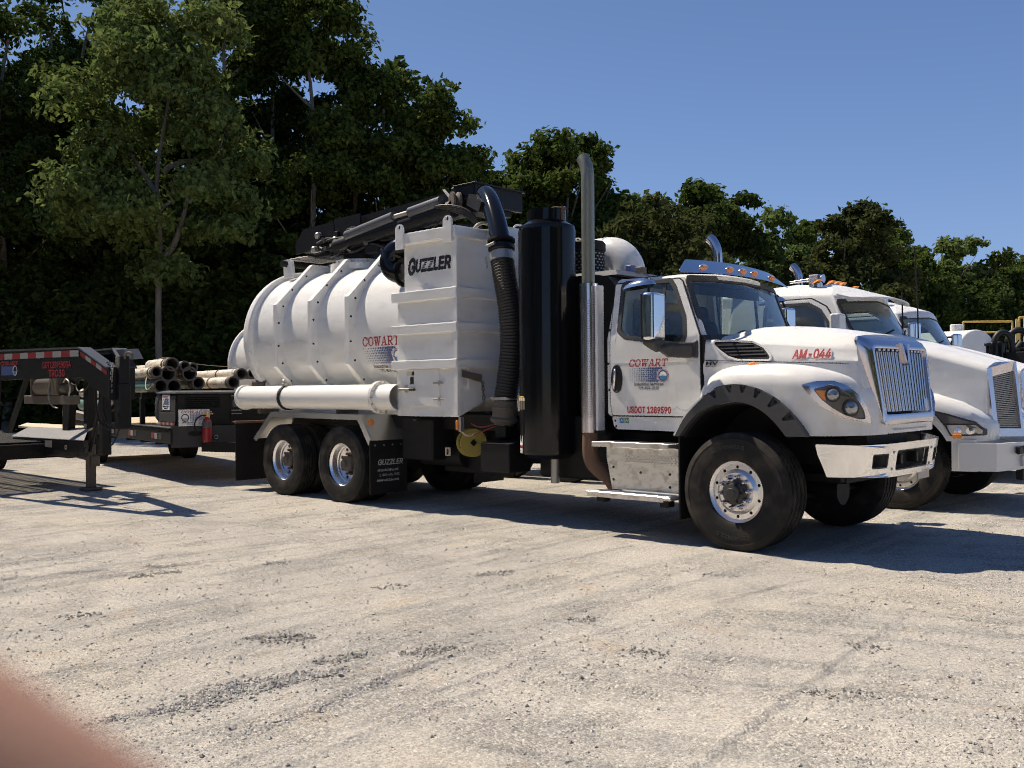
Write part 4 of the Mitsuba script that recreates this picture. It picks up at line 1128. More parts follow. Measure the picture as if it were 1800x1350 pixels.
# tall black silencer
cyl = [(0, 0), (0.25, 0.0), (0.32, 0.05), (0.335, 0.10), (0.335, 2.62), (0.32, 2.68), (0.23, 2.735), (0.225, 2.74), (0.225, 2.87), (0.0, 2.87)]
SI = part(VT, 'silencer', lathe(cyl, (-2.66, -0.84, 0.735), (0, 0, 1), 64), 'gloss_black', 30, label='tall glossy black upright cylinder behind the cab')
part(SI, 'weld_band', lathe([(0.334, 0), (0.338, 0), (0.338, 0.012), (0.334, 0.012)], (-2.66, -0.84, 2.46), (0, 0, 1), 64, closed=True), 'gloss_black', 30)
part(SI, 'rain_flap', cat(box(-2.58, -2.42, -0.92, -0.76, 3.605, 3.62), rod((-2.43, -0.84, 3.47), (-2.43, -0.84, 3.63), 0.018)), 'rust')
part(SI, 'drain_pipe', rod((-2.55, -0.86, 0.45), (-2.55, -0.86, 0.74), 0.05), 'bare_steel')
cyl_fn = lambda v: np.column_stack([-2.66 + (0.337 + v[:, 2]) * np.cos(v[:, 0] / 0.337), -0.84 + (0.337 + v[:, 2]) * np.sin(v[:, 0] / 0.337), v[:, 1]])
th = lambda deg: math.radians(deg) * 0.337
for a0, z0, w, h in ((-134, 1.30, 0.055, 0.14), (-122, 1.30, 0.055, 0.14), (-111, 1.30, 0.05, 0.14)):
    part(SI, 'notice', wrap(sg.box(th(a0), z0, th(a0) + w, z0 + h), 0.001, cyl_fn, 0.03), 'cast_dark', False)
    part(SI, 'notice_head', wrap(sg.box(th(a0) + 0.004, z0 + 0.10, th(a0) + w - 0.004, z0 + 0.135), 0.001, cyl_fn, 0.03, lo=0.0012), 'strap_tan', False)
part(SI, 'notice_band', wrap(sg.box(th(-132), 1.44, th(-106), 1.455), 0.001, cyl_fn, 0.03), 'rail_yellow', False)
lab = poly([(th(-128), 0.80), (th(-112), 0.80), (th(-112), 1.00), (th(-114), 1.0), (th(-116), 0.93), (th(-121), 0.91), (th(-124), 0.93), (th(-126), 1.0), (th(-128), 1.0)])
part(SI, 'torn_notice', wrap(lab, 0.001, cyl_fn, 0.03), 'white_print', False, label='torn white and red notice')
part(SI, 'notice_stripe', wrap(sg.box(th(-128), 0.855, th(-112), 0.89), 0.001, cyl_fn, 0.03, lo=0.0012), 'tape_red', False)
for q in range(3):
    part(SI, 'notice_line', wrap(sg.box(th(-127), 0.808 + 0.014 * q, th(-113), 0.813 + 0.014 * q), 0.001, cyl_fn, 0.03, lo=0.0012), 'black_print', False)

# exhaust: rusty elbow, pierced chrome guard, tall plain stack
XC, YC = -1.925, -1.0
part(VT, 'exhaust_elbow', tube(spline([(XC, YC, 1.10), (XC, YC, 0.90), (XC + 0.03, YC + 0.02, 0.72), (XC + 0.14, YC + 0.08, 0.60), (XC + 0.22, YC + 0.12, 0.50), (XC + 0.23, YC + 0.14, 0.36)], 26), [0.088] * 18 + [0.08] * 8, 22), 'rust', True, label='rusty exhaust elbow below the guard')
NG, NZ = 54, 118
gv, gf = [], []
for j in range(NZ + 1):
    for i in range(NG):
        a = 2 * np.pi * i / NG
        gv.append((XC + 0.097 * math.cos(a), YC + 0.097 * math.sin(a), 1.055 + 1.62 * j / NZ))
for j in range(NZ):
    z = 1.055 + 1.62 * j / NZ
    for i in range(NG):
        k = j // 2
        if 1.20 < z < 2.50 and j % 2 == 0 and (i + 1 * (k % 2)) % 2 == 0:
            continue
        a, b = j * NG + i, j * NG + (i + 1) % NG
        gf += [(a, b, b + NG), (a, b + NG, a + NG)]
HG = part(VT, 'heat_guard', TM(gv, gf), 'chrome', True, label='pierced chrome exhaust guard')
part(HG, 'guard_ring', lathe([(0.095, 0), (0.102, 0), (0.102, 0.02), (0.095, 0.02)], (XC, YC, 2.665), (0, 0, 1), 40, closed=True), 'chrome', 30)
part(HG, 'muffler', rod((XC, YC, 1.0), (XC, YC, 2.66), 0.075, n=30), 'bare_steel')
stk = [(XC, YC, 2.5), (XC, YC, 3.2), (XC, YC, 3.78)] + [(XC - 0.26 + 0.26 * math.cos(a), YC + 0.03 * math.sin(a), 3.83 + 0.34 * math.sin(a)) for a in np.linspace(0.1, 0.85, 12)]
part(VT, 'exhaust_stack', tube(stk, 0.072, 32, cap=True), 'stack_steel', 30, label='tall grey exhaust stack with a curved tip')
tip = V(*stk[-1]); td = tip - V(*stk[-2])
part(VT, 'exhaust_tip', lathe([(0, 0.001), (0.06, 0.001), (0.06, 0.004), (0, 0.004)], tip, td, 24), 'frame_black')

# steps
STP = part(VT, 'step_panel', hull([(x, y, z) for x, z in ((-1.62, 0.92), (-0.70, 0.92), (-0.68, 0.47), (-1.55, 0.47), (-1.62, 0.80)) for y in (-1.10, -1.07)]), 'aluminium', False, label='scuffed bare aluminium step panel under the door')
part(STP, 'upper_step', box(-1.70, -0.74, -1.25, -0.95, 0.925, 0.975, 0.008), 'tread_plate', False)
part(STP, 'upper_step_face', box(-1.70, -0.74, -1.256, -1.251, 0.922, 0.978, 0.002), 'aluminium', False)
part(STP, 'lower_step', box(-1.70, -0.66, -1.34, -1.10, 0.42, 0.455, 0.008), 'tread_plate', False)
part(STP, 'lower_step_face', box(-1.70, -0.74, -1.346, -1.341, 0.405, 0.458, 0.002), 'aluminium', False)
for q in range(26):
    for zz in (0.40, 0.0):
        pass
part(STP, 'tread_strip', hull([(x, y, z) for x, z in ((-1.40, 0.845), (-0.72, 0.845), (-0.70, 0.745), (-1.40, 0.745)) for y in (-1.108, -1.101)]), 'tread_plate', False)
for x in np.linspace(-1.36, -0.76, 16):
    for z in (0.765, 0.795, 0.825):
        part(STP, 'tread_stud', lathe([(0.011, 0), (0.009, 0.006), (0, 0.007)], (x + (0.02 if z == 0.795 else 0), -1.108, z), (0, -1, 0), 7), 'aluminium', 30)
for x in np.linspace(-1.66, -0.72, 34):
    part(STP, 'step_tooth', box(x - 0.008, x + 0.008, -1.31, -1.14, 0.455, 0.463, 0.002), 'aluminium', False)
for x, z in ((-1.53, 0.70), (-1.53, 0.57), (-1.18, 0.66), (-0.82, 0.66), (-0.82, 0.53)):
    part(STP, 'rivet', lathe([(0.014, 0), (0.014, 0.004), (0, 0.007)], (x, -1.10, z), (0, -1, 0), 10), 'frame_black', 30)
for x in (-1.60, -0.80):
    part(STP, 'step_hanger', box(x - 0.05, x + 0.05, -1.25, -1.12, 0.34, 0.42, 0.01), 'frame_black')
part(VT, 'fuel_tank', hull([(x, y, z) for x in (-1.6, -0.72) for y, z in ((-1.06, 0.5), (-1.06, 0.9), (-0.5, 0.9), (-0.5, 0.5))]), 'frame_black', 30)

# tool box, hose reel and pipe end between hopper and cab
part(VT, 'tool_box', box(-3.46, -2.99, -1.17, -0.78, 0.56, 0.895, 0.01), 'black_metal', 25)
part(VT, 'tool_box_lid', hull([(-3.47, -1.18, 0.895), (-2.98, -1.18, 0.895), (-2.98, -0.78, 0.945), (-3.47, -0.78, 0.945), (-3.47, -1.18, 0.89), (-2.98, -1.18, 0.89), (-2.98, -0.78, 0.89), (-3.47, -0.78, 0.89)]), 'black_metal', False)
RO = V(-4.0, -0.80, 0.865)
RL = part(VT, 'hose_reel', lathe([(0, 0.0), (0.175, 0.0), (0.18, 0.006), (0.175, 0.012), (0, 0.012)], RO + V(0.05, 0, 0), (0.9, -0.42, 0), 48), 'reel_yellow', 30, label='yellow hose reel under the collector box')
part(RL, 'reel_flange', lathe([(0, 0.0), (0.175, 0.0), (0.18, 0.006), (0.175, 0.012), (0, 0.012)], RO - V(0.06, -0.045, 0), (0.9, -0.42, 0), 48), 'reel_yellow', 30)
part(RL, 'reel_hose', lathe([(0.06, -0.09), (0.15, -0.09), (0.155, -0.045), (0.15, 0), (0.06, 0)], RO + V(0.04, 0, 0), (0.9, -0.42, 0), 40, closed=True), 'hose_rubber', 30)
part(RL, 'reel_mark', lathe([(0, 0.0), (0.045, 0.0), (0.045, 0.004), (0, 0.004)], RO + V(0.0625, -0.005, 0), (0.9, -0.42, 0), 4), 'black_metal', False)
part(RL, 'reel_guide', cat(box(-4.28, -4.20, -0.98, -0.95, 0.70, 0.715), box(-4.28, -4.20, -0.98, -0.95, 0.79, 0.805), box(-4.28, -4.265, -0.98, -0.95, 0.70, 0.80), box(-4.215, -4.20, -0.98, -0.95, 0.70, 0.80)), 'strap_tan')
part(VT, 'marker_lamp', box(-3.875, -3.845, -1.18, -1.14, 1.04, 1.16), 'amber')
part(VT, 'lamp_plate', box(-3.84, -3.80, -1.16, -1.10, 1.02, 1.20, 0.003), 'bare_steel')
part(VT, 'cable', tube(spline([(-3.83, -1.12, 1.03), (-3.80, -1.08, 0.98), (-3.78, -1.0, 0.97), (-3.76, -0.95, 1.0)], 14), 0.009, 6), 'strap_tan')
part(VT, 'red_wire', tube(spline([(-3.78, -1.0, 1.12), (-3.6, -0.95, 1.08), (-3.45, -0.88, 1.12), (-3.25, -0.8, 1.12)], 24), 0.008, 6), 'tape_red')
part(VT, 'red_wire', tube(spline([(-3.75, -0.98, 0.98), (-3.6, -0.92, 1.04), (-3.5, -0.88, 1.08), (-3.3, -0.82, 1.12)], 24), 0.008, 6), 'tape_red')

# the big hose from the boom down to its resting cup
hp = spline([(-4.22, -0.28, 4.10), (-4.02, -0.40, 3.98), (-3.80, -0.54, 3.76), (-3.60, -0.67, 3.50), (-3.47, -0.76, 3.29)], 28)
HO = part(VT, 'boom_hose', tube(hp, 0.125, 24), 'gloss_black', True, label='big black hose hanging from the boom')
lo = spline([(-3.47, -0.76, 3.29), (-3.40, -0.80, 3.0), (-3.27, -0.84, 2.55), (-3.22, -0.86, 2.1), (-3.26, -0.86, 1.75), (-3.33, -0.86, 1.40)], 260)
wave = 0.138 + 0.007 * np.sin(np.arange(260) * 2 * np.pi / 5)
part(HO, 'ribbed_hose', tube(lo, wave, 26), 'hose_rubber', 50)
d0 = lo[1] - lo[0]
part(HO, 'hose_clamp', lathe([(0.12, 0), (0.165, 0), (0.165, 0.05), (0.12, 0.05)], lo[0] - 0.0 * d0, d0, 36, closed=True), 'black_metal', 30)
part(HO, 'hose_clamp', lathe([(0.12, 0), (0.17, 0), (0.17, 0.03), (0.12, 0.03)], lo[0] + V(0.0, 0, 0.075), d0, 36, closed=True), 'frame_black', 30)
part(HO, 'hose_band', lathe([(0.13, 0), (0.150, 0), (0.150, 0.11), (0.13, 0.11)], lo[12], lo[13] - lo[12], 36, closed=True), 'bare_steel', 30)
part(HO, 'clamp_lever', cat(rod((-3.55, -0.93, 3.28), (-3.42, -0.93, 3.31), 0.02), rod((-3.60, -0.9, 3.16), (-3.58, -0.9, 3.02), 0.012)), 'bare_steel')
cup = [(0.14, 0.0), (0.145, 0.02), (0.15, 0.07), (0.158, 0.08), (0.158, 0.12), (0.15, 0.13), (0.15, 0.2), (0.17, 0.22), (0.17, 0.25), (0.12, 0.29), (0.12, 0.30), (0, 0.30)]
part(VT, 'hose_cup', lathe([(0, 0)] + cup, (-3.33, -0.86, 1.40), (-0.10, 0, -1), 36), 'cast_dark', 30)
part(HO, 'hose_band', lathe([(0.14, 0), (0.153, 0), (0.153, 0.035), (0.14, 0.035)], (-3.335, -0.86, 1.405), (0, 0, 1), 36, closed=True), 'bare_steel', 30)
part(VT, 'hose_cup_stand', box(-3.42, -3.25, -0.95, -0.6, 0.95, 1.10), 'frame_black')

# boom
def along(x):   # the boom's top edge rises forward
    return 4.17 + (x + 8.4) * 0.030


BO = part(VT, 'boom', hull([(-8.35, y, z) for y in (-0.16, 0.20) for z in (3.88, 4.14)] + [(-8.62, y, z) for y in (-0.16, 0.20) for z in (3.80, 3.94)] + [(-4.75, y, z) for y in (-0.16, 0.20) for z in (3.98, 4.28)]), 'black_metal', 20, label='black folded vacuum boom lying over the tank')
part(BO, 'boom_side_plate', prism(poly([(-7.55, 4.20), (-6.9, 4.205), (-6.88, 4.05), (-7.25, 3.70), (-7.45, 3.72)]), 'y', -0.26, -0.235), 'black_metal', False)
part(BO, 'boom_side_plate', prism(poly([(-8.62, 3.93), (-8.40, 4.15), (-7.6, 4.17), (-7.55, 3.95), (-8.15, 3.80), (-8.62, 3.76)]), 'y', -0.235, -0.21), 'black_metal', False)
part(BO, 'boom_foot', box(-8.62, -7.5, -0.20, 0.22, 3.66, 3.73, 0.01), 'black_metal')
part(BO, 'foot_plate', box(-8.66, -8.15, -0.33, 0.3, 3.66, 3.685, 0.005), 'bare_steel')
part(BO, 'turret', cat(rod((-7.15, 0, 3.50), (-7.15, 0, 3.90), 0.30, n=32), box(-7.6, -6.7, -0.24, 0.26, 3.62, 3.78)), 'black_metal')
part(BO, 'boom_head', cat(box(-4.85, -4.42, -0.30, 0.66, 4.08, 4.28, 0.01)), 'black_metal', 20)
part(BO, 'head_frame', box(-4.45, -4.40, -0.28, 0.66, 4.00, 4.29, 0.01), 'black_metal', 20)
part(BO, 'head_lip', box(-4.80, -4.36, -0.32, 0.68, 4.275, 4.295, 0.004), 'black_metal', 20)
part(BO, 'head_web', box(-4.75, -4.46, -0.15, 0.5, 3.92, 4.08, 0.01), 'frame_black', 20)
part(BO, 'hose_pulley', lathe([(0, -0.06), (0.13, -0.06), (0.13, -0.03), (0.09, 0), (0.13, 0.03), (0.13, 0.06), (0, 0.06)], (-4.72, -0.34, 4.07), (0.5, 1, 0), 28), 'cast_dark', 30)
part(BO, 'bent_bracket', hull([(-5.02, -0.30, 4.28), (-4.97, -0.30, 4.28), (-4.80, -0.36, 4.10), (-4.75, -0.36, 4.12), (-5.02, -0.27, 4.28), (-4.77, -0.33, 4.10)]), 'bare_steel')
part(BO, 'telescope_tube', rod((-7.35, -0.34, 3.74), (-4.75, -0.34, 3.98), 0.115, n=28), 'black_metal')
part(BO, 'lift_cylinder', rod((-7.0, -0.42, 3.86), (-5.9, -0.42, 4.01), 0.075, n=24), 'cylinder_grey')
part(BO, 'lift_cylinder', rod((-5.55, -0.42, 4.02), (-4.9, -0.42, 4.09), 0.075, n=24), 'cylinder_grey')
part(BO, 'cylinder_rod', rod((-5.95, -0.42, 4.0), (-5.5, -0.42, 4.03), 0.035), 'bare_steel')
part(BO, 'lower_beam', box(-7.3, -4.9, -0.12, 0.2, 3.66, 3.84, 0.01), 'frame_black')
for x0, z0 in ((-8.0, 3.77), (-7.45, 3.86), (-7.35, 3.72), (-7.9, 3.98), (-6.75, 3.78)):
    part(BO, 'pivot_pin', lathe([(0.055, -0.03), (0.055, 0.03), (0.03, 0.05), (0, 0.05)], (x0, -0.30, z0), (0, -1, 0), 16), 'bare_steel', 30)
for q in range(8):
    x0 = -8.1 + 0.22 * q
    part(BO, 'hydraulic_hose', tube(spline([(x0, -0.28, 3.78 + 0.03 * (q % 3)), (x0 + 0.15, -0.34, 3.70 + 0.05 * (q % 2)), (x0 + 0.35, -0.32, 3.72), (x0 + 0.6, -0.30, 3.85 - 0.02 * (q % 4))], 18), 0.018, 7), 'hose_rubber')
for q in range(4):
    part(BO, 'hydraulic_hose', tube(spline([(-5.1, -0.36, 4.02), (-4.75, -0.42 - 0.03 * q, 3.94 + 0.02 * q), (-4.4, -0.4, 3.80 + 0.03 * q), (-4.25, -0.36, 3.66 + 0.02 * q), (-4.2, -0.3, 3.56)], 20), 0.016, 7), 'hose_rubber')
rq = np.random.default_rng(12)
for q in range(16):
    x0 = rq.uniform(-8.0, -5.6); L = rq.uniform(0.5, 1.3); z0 = rq.uniform(3.58, 3.9)
    part(BO, 'hydraulic_hose', tube(spline([(x0 + L * t, -0.28 - 0.14 * rq.random(), z0 + 0.06 * rq.normal() + 0.06 * t) for t in np.linspace(0, 1, 5)], 18), rq.uniform(0.011, 0.02), 6), 'hose_rubber')
for q in range(9):
    x0 = rq.uniform(-7.9, -5.4); z0 = rq.uniform(3.62, 3.92)
    part(BO, 'fitting', rod((x0, -0.30, z0), (x0 + rq.uniform(0.05, 0.14), -0.42, z0 + rq.normal() * 0.03), rq.uniform(0.02, 0.04), n=10), 'bare_steel' if q % 3 == 0 else 'cast_dark')
for q in range(6):
    x0 = -7.9 + 0.42 * q
    part(BO, 'boom_bracket', box(x0, x0 + 0.08, -0.30, 0.0, 3.72 + 0.02 * q, 3.98 + 0.02 * q, 0.008), 'frame_black', False)
part(BO, 'valve_block', box(-6.6, -6.3, -0.40, -0.1, 3.55, 3.68), 'frame_black')
part(BO, 'valve_block', box(-6.0, -5.8, -0.36, -0.1, 3.56, 3.70), 'frame_black')
part(BO, 'head_end', box(-4.12, -3.98, -0.5, -0.28, 3.80, 3.98, 0.02) if False else hull([(-4.45, -0.40, 3.98), (-4.45, -0.10, 3.98), (-4.0, -0.62, 3.80), (-3.9, -0.40, 3.92), (-4.4, -0.4, 4.12), (-4.3, -0.1, 4.12), (-3.95, -0.62, 3.92)]), 'black_metal', 30)
# ------------------------------------------------------------------ the yard: one sheet of rutted gravel
def graded(a, b, step, far, grow=1.16):
    xs = list(np.arange(a, b + 1e-6, step))
    s, x = step, xs[-1]
    while x < far:
        s *= grow; x += s; xs.append(x)
    s, x = step, xs[0]
    left = []
    while x > -far:
        s *= grow; x -= s; left.append(x)
    return np.array(left[::-1] + xs)


gx, gy = graded(-5.0, 4.6, 0.024, 1800), graded(-8.0, -2.0, 0.024, 1800)
X, Y = np.meshgrid(gx, gy, indexing='ij')


def ground_h(X, Y):
    p = np.stack([X, Y, 0 * X], -1)
    warp = meshkit.fbm(p * 0.6, 3, 5) - 0.5
    h = 0.030 * (meshkit.fbm(p * [0.7, 0.7, 1], 3, 1) - 0.5)
    r = np.random.default_rng(11)
    patchy = np.clip((meshkit.fbm(p * [0.8, 0.8, 1], 3, 9) - 0.42) * 5, 0, 1)
    for k in range(40):
        if k < 26:
            cx, cy, ang = r.uniform(-6.5, 2.5), r.uniform(-8, -2), math.radians(90 + r.normal(0, 10))
            curv = r.normal(0.0, 0.02) - 0.03
        else:
            cx, cy, ang = r.uniform(0.5, 5), r.uniform(-8, -1.5), math.radians(24 + r.normal(0, 9))
            curv = r.normal(0.0, 0.03)
        dx, dy = X - cx, Y - cy
        u = dx * math.cos(ang) + dy * math.sin(ang)
        v = -dx * math.sin(ang) + dy * math.cos(ang) - curv * u * u + 0.10 * warp
        w = r.uniform(0.10, 0.24)
        fade = np.exp(-(u / r.uniform(1.2, 3.2)) ** 4) * (0.35 + 0.65 * patchy)
        amp = r.uniform(0.008, 0.022)
        h += fade * amp * (np.exp(-((np.abs(v) - w) / 0.020) ** 2) * np.where(v > 0, 1.0, 0.5) - 0.5 * np.exp(-(v / w) ** 6))
        if k % 3 == 0:
            h += fade * 0.0035 * np.sin(v * 150) * np.exp(-(v / w) ** 6)
    fine = meshkit.fbm(p * 9, 3, 21) - 0.5
    h += 0.016 * fine * (0.4 + patchy)
    near = np.exp(-(np.maximum(np.hypot(X - 1, Y + 5) - 9, 0) / 10) ** 2)
    return h * near


Hh = ground_h(X, Y) - 0.006
nx, ny = X.shape
gv = np.stack([X, Y, Hh], -1).reshape(-1, 3)
i, j = np.meshgrid(np.arange(nx - 1), np.arange(ny - 1), indexing='ij')
q = (i * ny + j).ravel()
gf = np.concatenate([np.stack([q, q + ny, q + ny + 1], 1), np.stack([q, q + ny + 1, q + 1], 1)])
GK = thing('ground', 'pale rutted gravel yard crossed by old tyre tracks', 'ground', kind='structure')
whole(GK, TM(gv, gf), 'ground_gravel', True)


def stones(n, xy, size, seed, lo=0.18, hi=0.62):
    r = np.random.default_rng(seed)
    octv = np.array([(1, 0, 0), (-1, 0, 0), (0, 1, 0), (0, -1, 0), (0, 0, 1), (0, 0, -1)], float)
    octf = np.array([(0, 2, 4), (2, 1, 4), (1, 3, 4), (3, 0, 4), (2, 0, 5), (1, 2, 5), (3, 1, 5), (0, 3, 5)])
    s = size[:, None, None] * r.uniform(0.6, 1.25, (n, 1, 3)) * [1, 1, 0.62]
    v = octv[None] * s + r.normal(0, 0.16, (n, 6, 3)) * size[:, None, None]
    a = r.uniform(0, 6.283, n); c, sn = np.cos(a), np.sin(a)
    v = np.stack([v[..., 0] * c[:, None] - v[..., 1] * sn[:, None], v[..., 0] * sn[:, None] + v[..., 1] * c[:, None], v[..., 2]], -1)
    z = ground_h(xy[:, 0], xy[:, 1]) - 0.006 + size * 0.22
    v += np.column_stack([xy, z])[:, None, :]
    tone = (lo + (hi - lo) * r.beta(2.2, 1.8, n))[:, None] * (V(1, 0.965, 0.90) + r.normal(0, 0.025, (n, 3)))
    return TM(v.reshape(-1, 3), (octf[None] + 6 * np.arange(n)[:, None, None]).reshape(-1, 3)), np.repeat(np.clip(tone, 0.05, 0.8), 6, 0)


def scatter(n, seed, lo, hi):
    r = np.random.default_rng(seed)
    d = 3.6 + 11.5 * r.random(n) ** 1.5
    t = r.uniform(-0.60, 0.60, n)
    xy = CAM[:2] + d[:, None] * (FWD[:2] + t[:, None] * RGT[:2])
    dens = meshkit.fbm(np.column_stack([xy * 0.9, 0 * d]), 3, 4) * 0.7 + 0.3 * meshkit.fbm(np.column_stack([xy[:, 0] * 5, xy[:, 1] * 0.5, 0 * d]), 2, 8)
    xy = xy[dens > np.quantile(dens, 0.45) * r.uniform(0.72, 1.28, n)]
    m = len(xy)
    return xy, np.minimum(lo * np.exp(r.exponential(0.42, m)), hi)


xy, sz = scatter(64000, 31, 0.0030, 0.013)
m, c = stones(len(xy), xy, sz, 1)
whole(thing('gravel', 'loose pale and grey gravel chips strewn over the yard', 'gravel', kind='stuff'), m, 'stone', False, color=c)
r = np.random.default_rng(5)
N = 1500
t = r.random(N) ** 0.8
xy = np.column_stack([0.10 + 0.16 * t + 0.05 * np.sin(7 * t) + r.normal(0, 1, N) * (0.022 + 0.045 * np.sin(3.0 * t) ** 2), -7.30 + 1.22 * t + r.normal(0, 0.06, N)])
m, c = stones(N, xy, r.uniform(0.005, 0.016, N) * (0.6 + 0.6 * t), 3, 0.18, 0.58)
whole(thing('gravel', 'bare patch of coarser grey stones lying in a rut', 'gravel', kind='stuff'), m, 'stone', False, color=c)
pts = []
for (ax_, ay_), (bx_, by_), n in (((-3.19, -5.53), (-3.15, -5.20), 150), ((-0.68, -6.0), (-0.46, -5.72), 260), ((0.30, -5.55), (0.42, -5.30), 190), ((-1.0, -3.67), (-0.92, -3.37), 130), ((-2.85, -4.49), (-2.8, -4.35), 60),
                                    ((0.04, -6.0), (0.10, -5.75), 130), ((-2.2, -6.55), (-2.1, -6.35), 70), ((-1.3, -4.5), (-1.2, -4.3), 60), ((0.5, -4.3), (0.6, -4.2), 60), ((1.25, -4.62), (1.42, -4.55), 70), ((2.38, -4.64), (2.62, -4.55), 90), ((2.15, -3.66), (2.35, -3.6), 60), ((0.4, -2.4), (0.6, -2.3), 50)):
    t = r.random((n, 1))
    w = 0.012 + 0.05 * np.sin(3.14 * t)
    pts.append(V(ax_, ay_) + (V(bx_, by_) - V(ax_, ay_)) * (t * 1.15 - 0.07) + r.normal(0, 1, (n, 2)) * w)
xy = np.vstack(pts)
m, c = stones(len(xy), xy, r.uniform(0.005, 0.014, len(xy)), 6, 0.12, 0.42)
whole(thing('gravel', 'dark coarse stones gathered in small hollows of the yard', 'gravel', kind='stuff'), m, 'stone', False, color=c)
# ------------------------------------------------------------------ gooseneck trailer at the left edge
GT = thing('gooseneck_trailer', 'black gooseneck trailer with red and white tape along its raised neck, at the left edge', 'trailer')
def beam_pts(path, w, h):
    """Box beam through points (x, y, z of its top edge), vertical faces."""
    path = np.asarray(path, float)
    d = np.gradient(path[:, :2], axis=0); d /= np.linalg.norm(d, axis=1, keepdims=True)
    n = np.column_stack([-d[:, 1], d[:, 0], 0 * d[:, 0]])
    rings = [[p - q * w / 2, p + q * w / 2, p + q * w / 2 - V(0, 0, hh), p - q * w / 2 - V(0, 0, hh)] for p, q, hh in zip(path, n, np.broadcast_to(h, len(path)))]
    return loft(rings)


for s, nm in ((-1, 'near'), (1, 'far')):
    yb, yr = -3.5 + s * 0.24, -3.5 + s * 0.56
    B = part(GT, 'neck_beam', beam_pts([(-11.0, yr - 0.02 * s, 2.16), (-10.55, yr, 2.16), (-8.47, yb, 2.14), (-8.45, yb, 2.14), (-7.88, yb + s * -0.12, 1.86), (-7.84, yb - s * 0.12, 1.86)], 0.11, [0.43, 0.43, 0.39, 0.39, 0.42, 0.42]), 'black_metal', False, label='black neck beam' if s > 0 else 'black neck beam with red lettering')
    part(B, 'top_flange', beam_pts([(-11.02, yr, 2.175), (-10.55, yr, 2.175), (-8.47, yb, 2.155), (-8.45, yb, 2.155), (-7.88, yb - s * 0.12, 1.875)], 0.19, 0.022), 'cylinder_grey', False)
    part(GT, 'neck_riser', hull([(x, y, z) for x, z in ((-11.02, 2.14), (-10.74, 2.14), (-10.74, 1.72), (-10.90, 0.55), (-11.08, 0.55)) for y in (yr - 0.055, yr + 0.055)]), 'black_metal', False)
# tape and print on the near beam
P0, P1 = V(-10.60, -4.06 - 0.062), V(-8.47, -3.74 - 0.060)
u_ = (P1 - P0) / np.linalg.norm(P1 - P0); n_ = V(u_[1], -u_[0])
nb_fn = lambda v: np.column_stack([P0[0] + u_[0] * v[:, 0] + n_[0] * v[:, 2], P0[1] + u_[1] * v[:, 0] + n_[1] * v[:, 2], v[:, 1]])
NB = f'{GT}__neck_beam'
for k in range(10):
    part(NB, 'tape', wrap(sg.box(0.02 + 0.212 * k, 2.03, 0.02 + 0.212 * (k + 1), 2.115), 0.002, nb_fn, 0), 'tape_red' if k % 2 == 0 else 'tape_white', False)
sl = lambda v: np.column_stack([-8.45 + 0.57 * v[:, 0], -3.797 + 0.12 * v[:, 0] - v[:, 2], 2.10 - 0.28 * v[:, 0] + v[:, 1]])
for k in range(5):
    part(NB, 'tape', wrap(sg.box(0.02 + 0.19 * k, -0.06, 0.02 + 0.19 * (k + 1), 0.0), 0.002, sl, 0), 'tape_red' if k % 2 == 0 else 'tape_white', False)
for st, h, x0, z0, w in (('DOT1289590GA', 0.085, 1.25, 1.885, 0.70), ('TRO30', 0.092, 1.40, 1.765, 0.40)):
    m = txt(st, h, 0.002, True)
    v = np.array(m.vertices); v[:, 0] = (v[:, 0] - v[:, 0].min()) / np.ptp(v[:, 0]) * w + x0; v[:, 1] += z0
    part(NB, 'red_print', mapped(TM(v, m.faces), nb_fn), 'red_print', False)
part(NB, 'red_print', print_poly(NAME, 0.12, 1.945, 0.48, 0.06, nb_fn, 0.002, 0), 'red_print', False)
part(NB, 'blue_field', wrap(sg.box(0.14, 1.80, 0.48, 1.93), 0.002, nb_fn, 0), 'blue_print', False)
part(NB, 'emblem_ring', wrap(ellipse(0.52, 1.865, 0.06, 0.075).difference(ellipse(0.52, 1.865, 0.045, 0.06)), 0.003, nb_fn, 0, lo=0.002), 'grey_print', False)
part(NB, 'emblem_sea', wrap(ellipse(0.52, 1.865, 0.045, 0.06).intersection(sg.box(0, 1.7, 1, 1.86)), 0.003, nb_fn, 0, lo=0.002), 'sea_blue', False)
# cross pieces, coupler
for x, y0, y1, z in ((-10.9, -4.0, -3.0, 1.95), (-9.7, -3.9, -3.1, 1.9), (-8.65, -3.72, -3.28, 2.0)):
    part(GT, 'cross_tube', box(x - 0.05, x + 0.05, y0, y1, z - 0.08, z + 0.08, 0.01), 'black_metal', False)
CP = part(GT, 'coupler_tube', box(-7.90, -7.76, -3.57, -3.43, 1.05, 2.02, 0.012), 'black_metal', False, label='square upright coupler tube at the tip of the neck')
part(CP, 'coupler_sleeve', box(-7.912, -7.748, -3.582, -3.418, 1.05, 1.66, 0.012), 'black_metal', False)
part(CP, 'coupler_ball_socket', lathe([(0, 0), (0.075, 0), (0.085, 0.12), (0.06, 0.16), (0, 0.16)], (-7.85, -3.5, 0.93), (0, 0, 1), 24), 'cast_dark', 30)
part(CP, 'coupler_plate', hull([(-8.25, -3.40, 2.12), (-8.0, -3.40, 2.12), (-7.85, -3.40, 1.98), (-8.05, -3.40, 1.98), (-8.25, -3.20, 2.13), (-8.0, -3.20, 2.13), (-7.85, -3.20, 1.99), (-8.05, -3.20, 1.99)]), 'cylinder_grey', False)
part(CP, 'lock_handle', tube(spline([(-7.76, -3.5, 1.98), (-7.70, -3.5, 2.06), (-7.62, -3.48, 2.05), (-7.60, -3.48, 1.97)], 14), 0.015, 8), 'cast_dark')
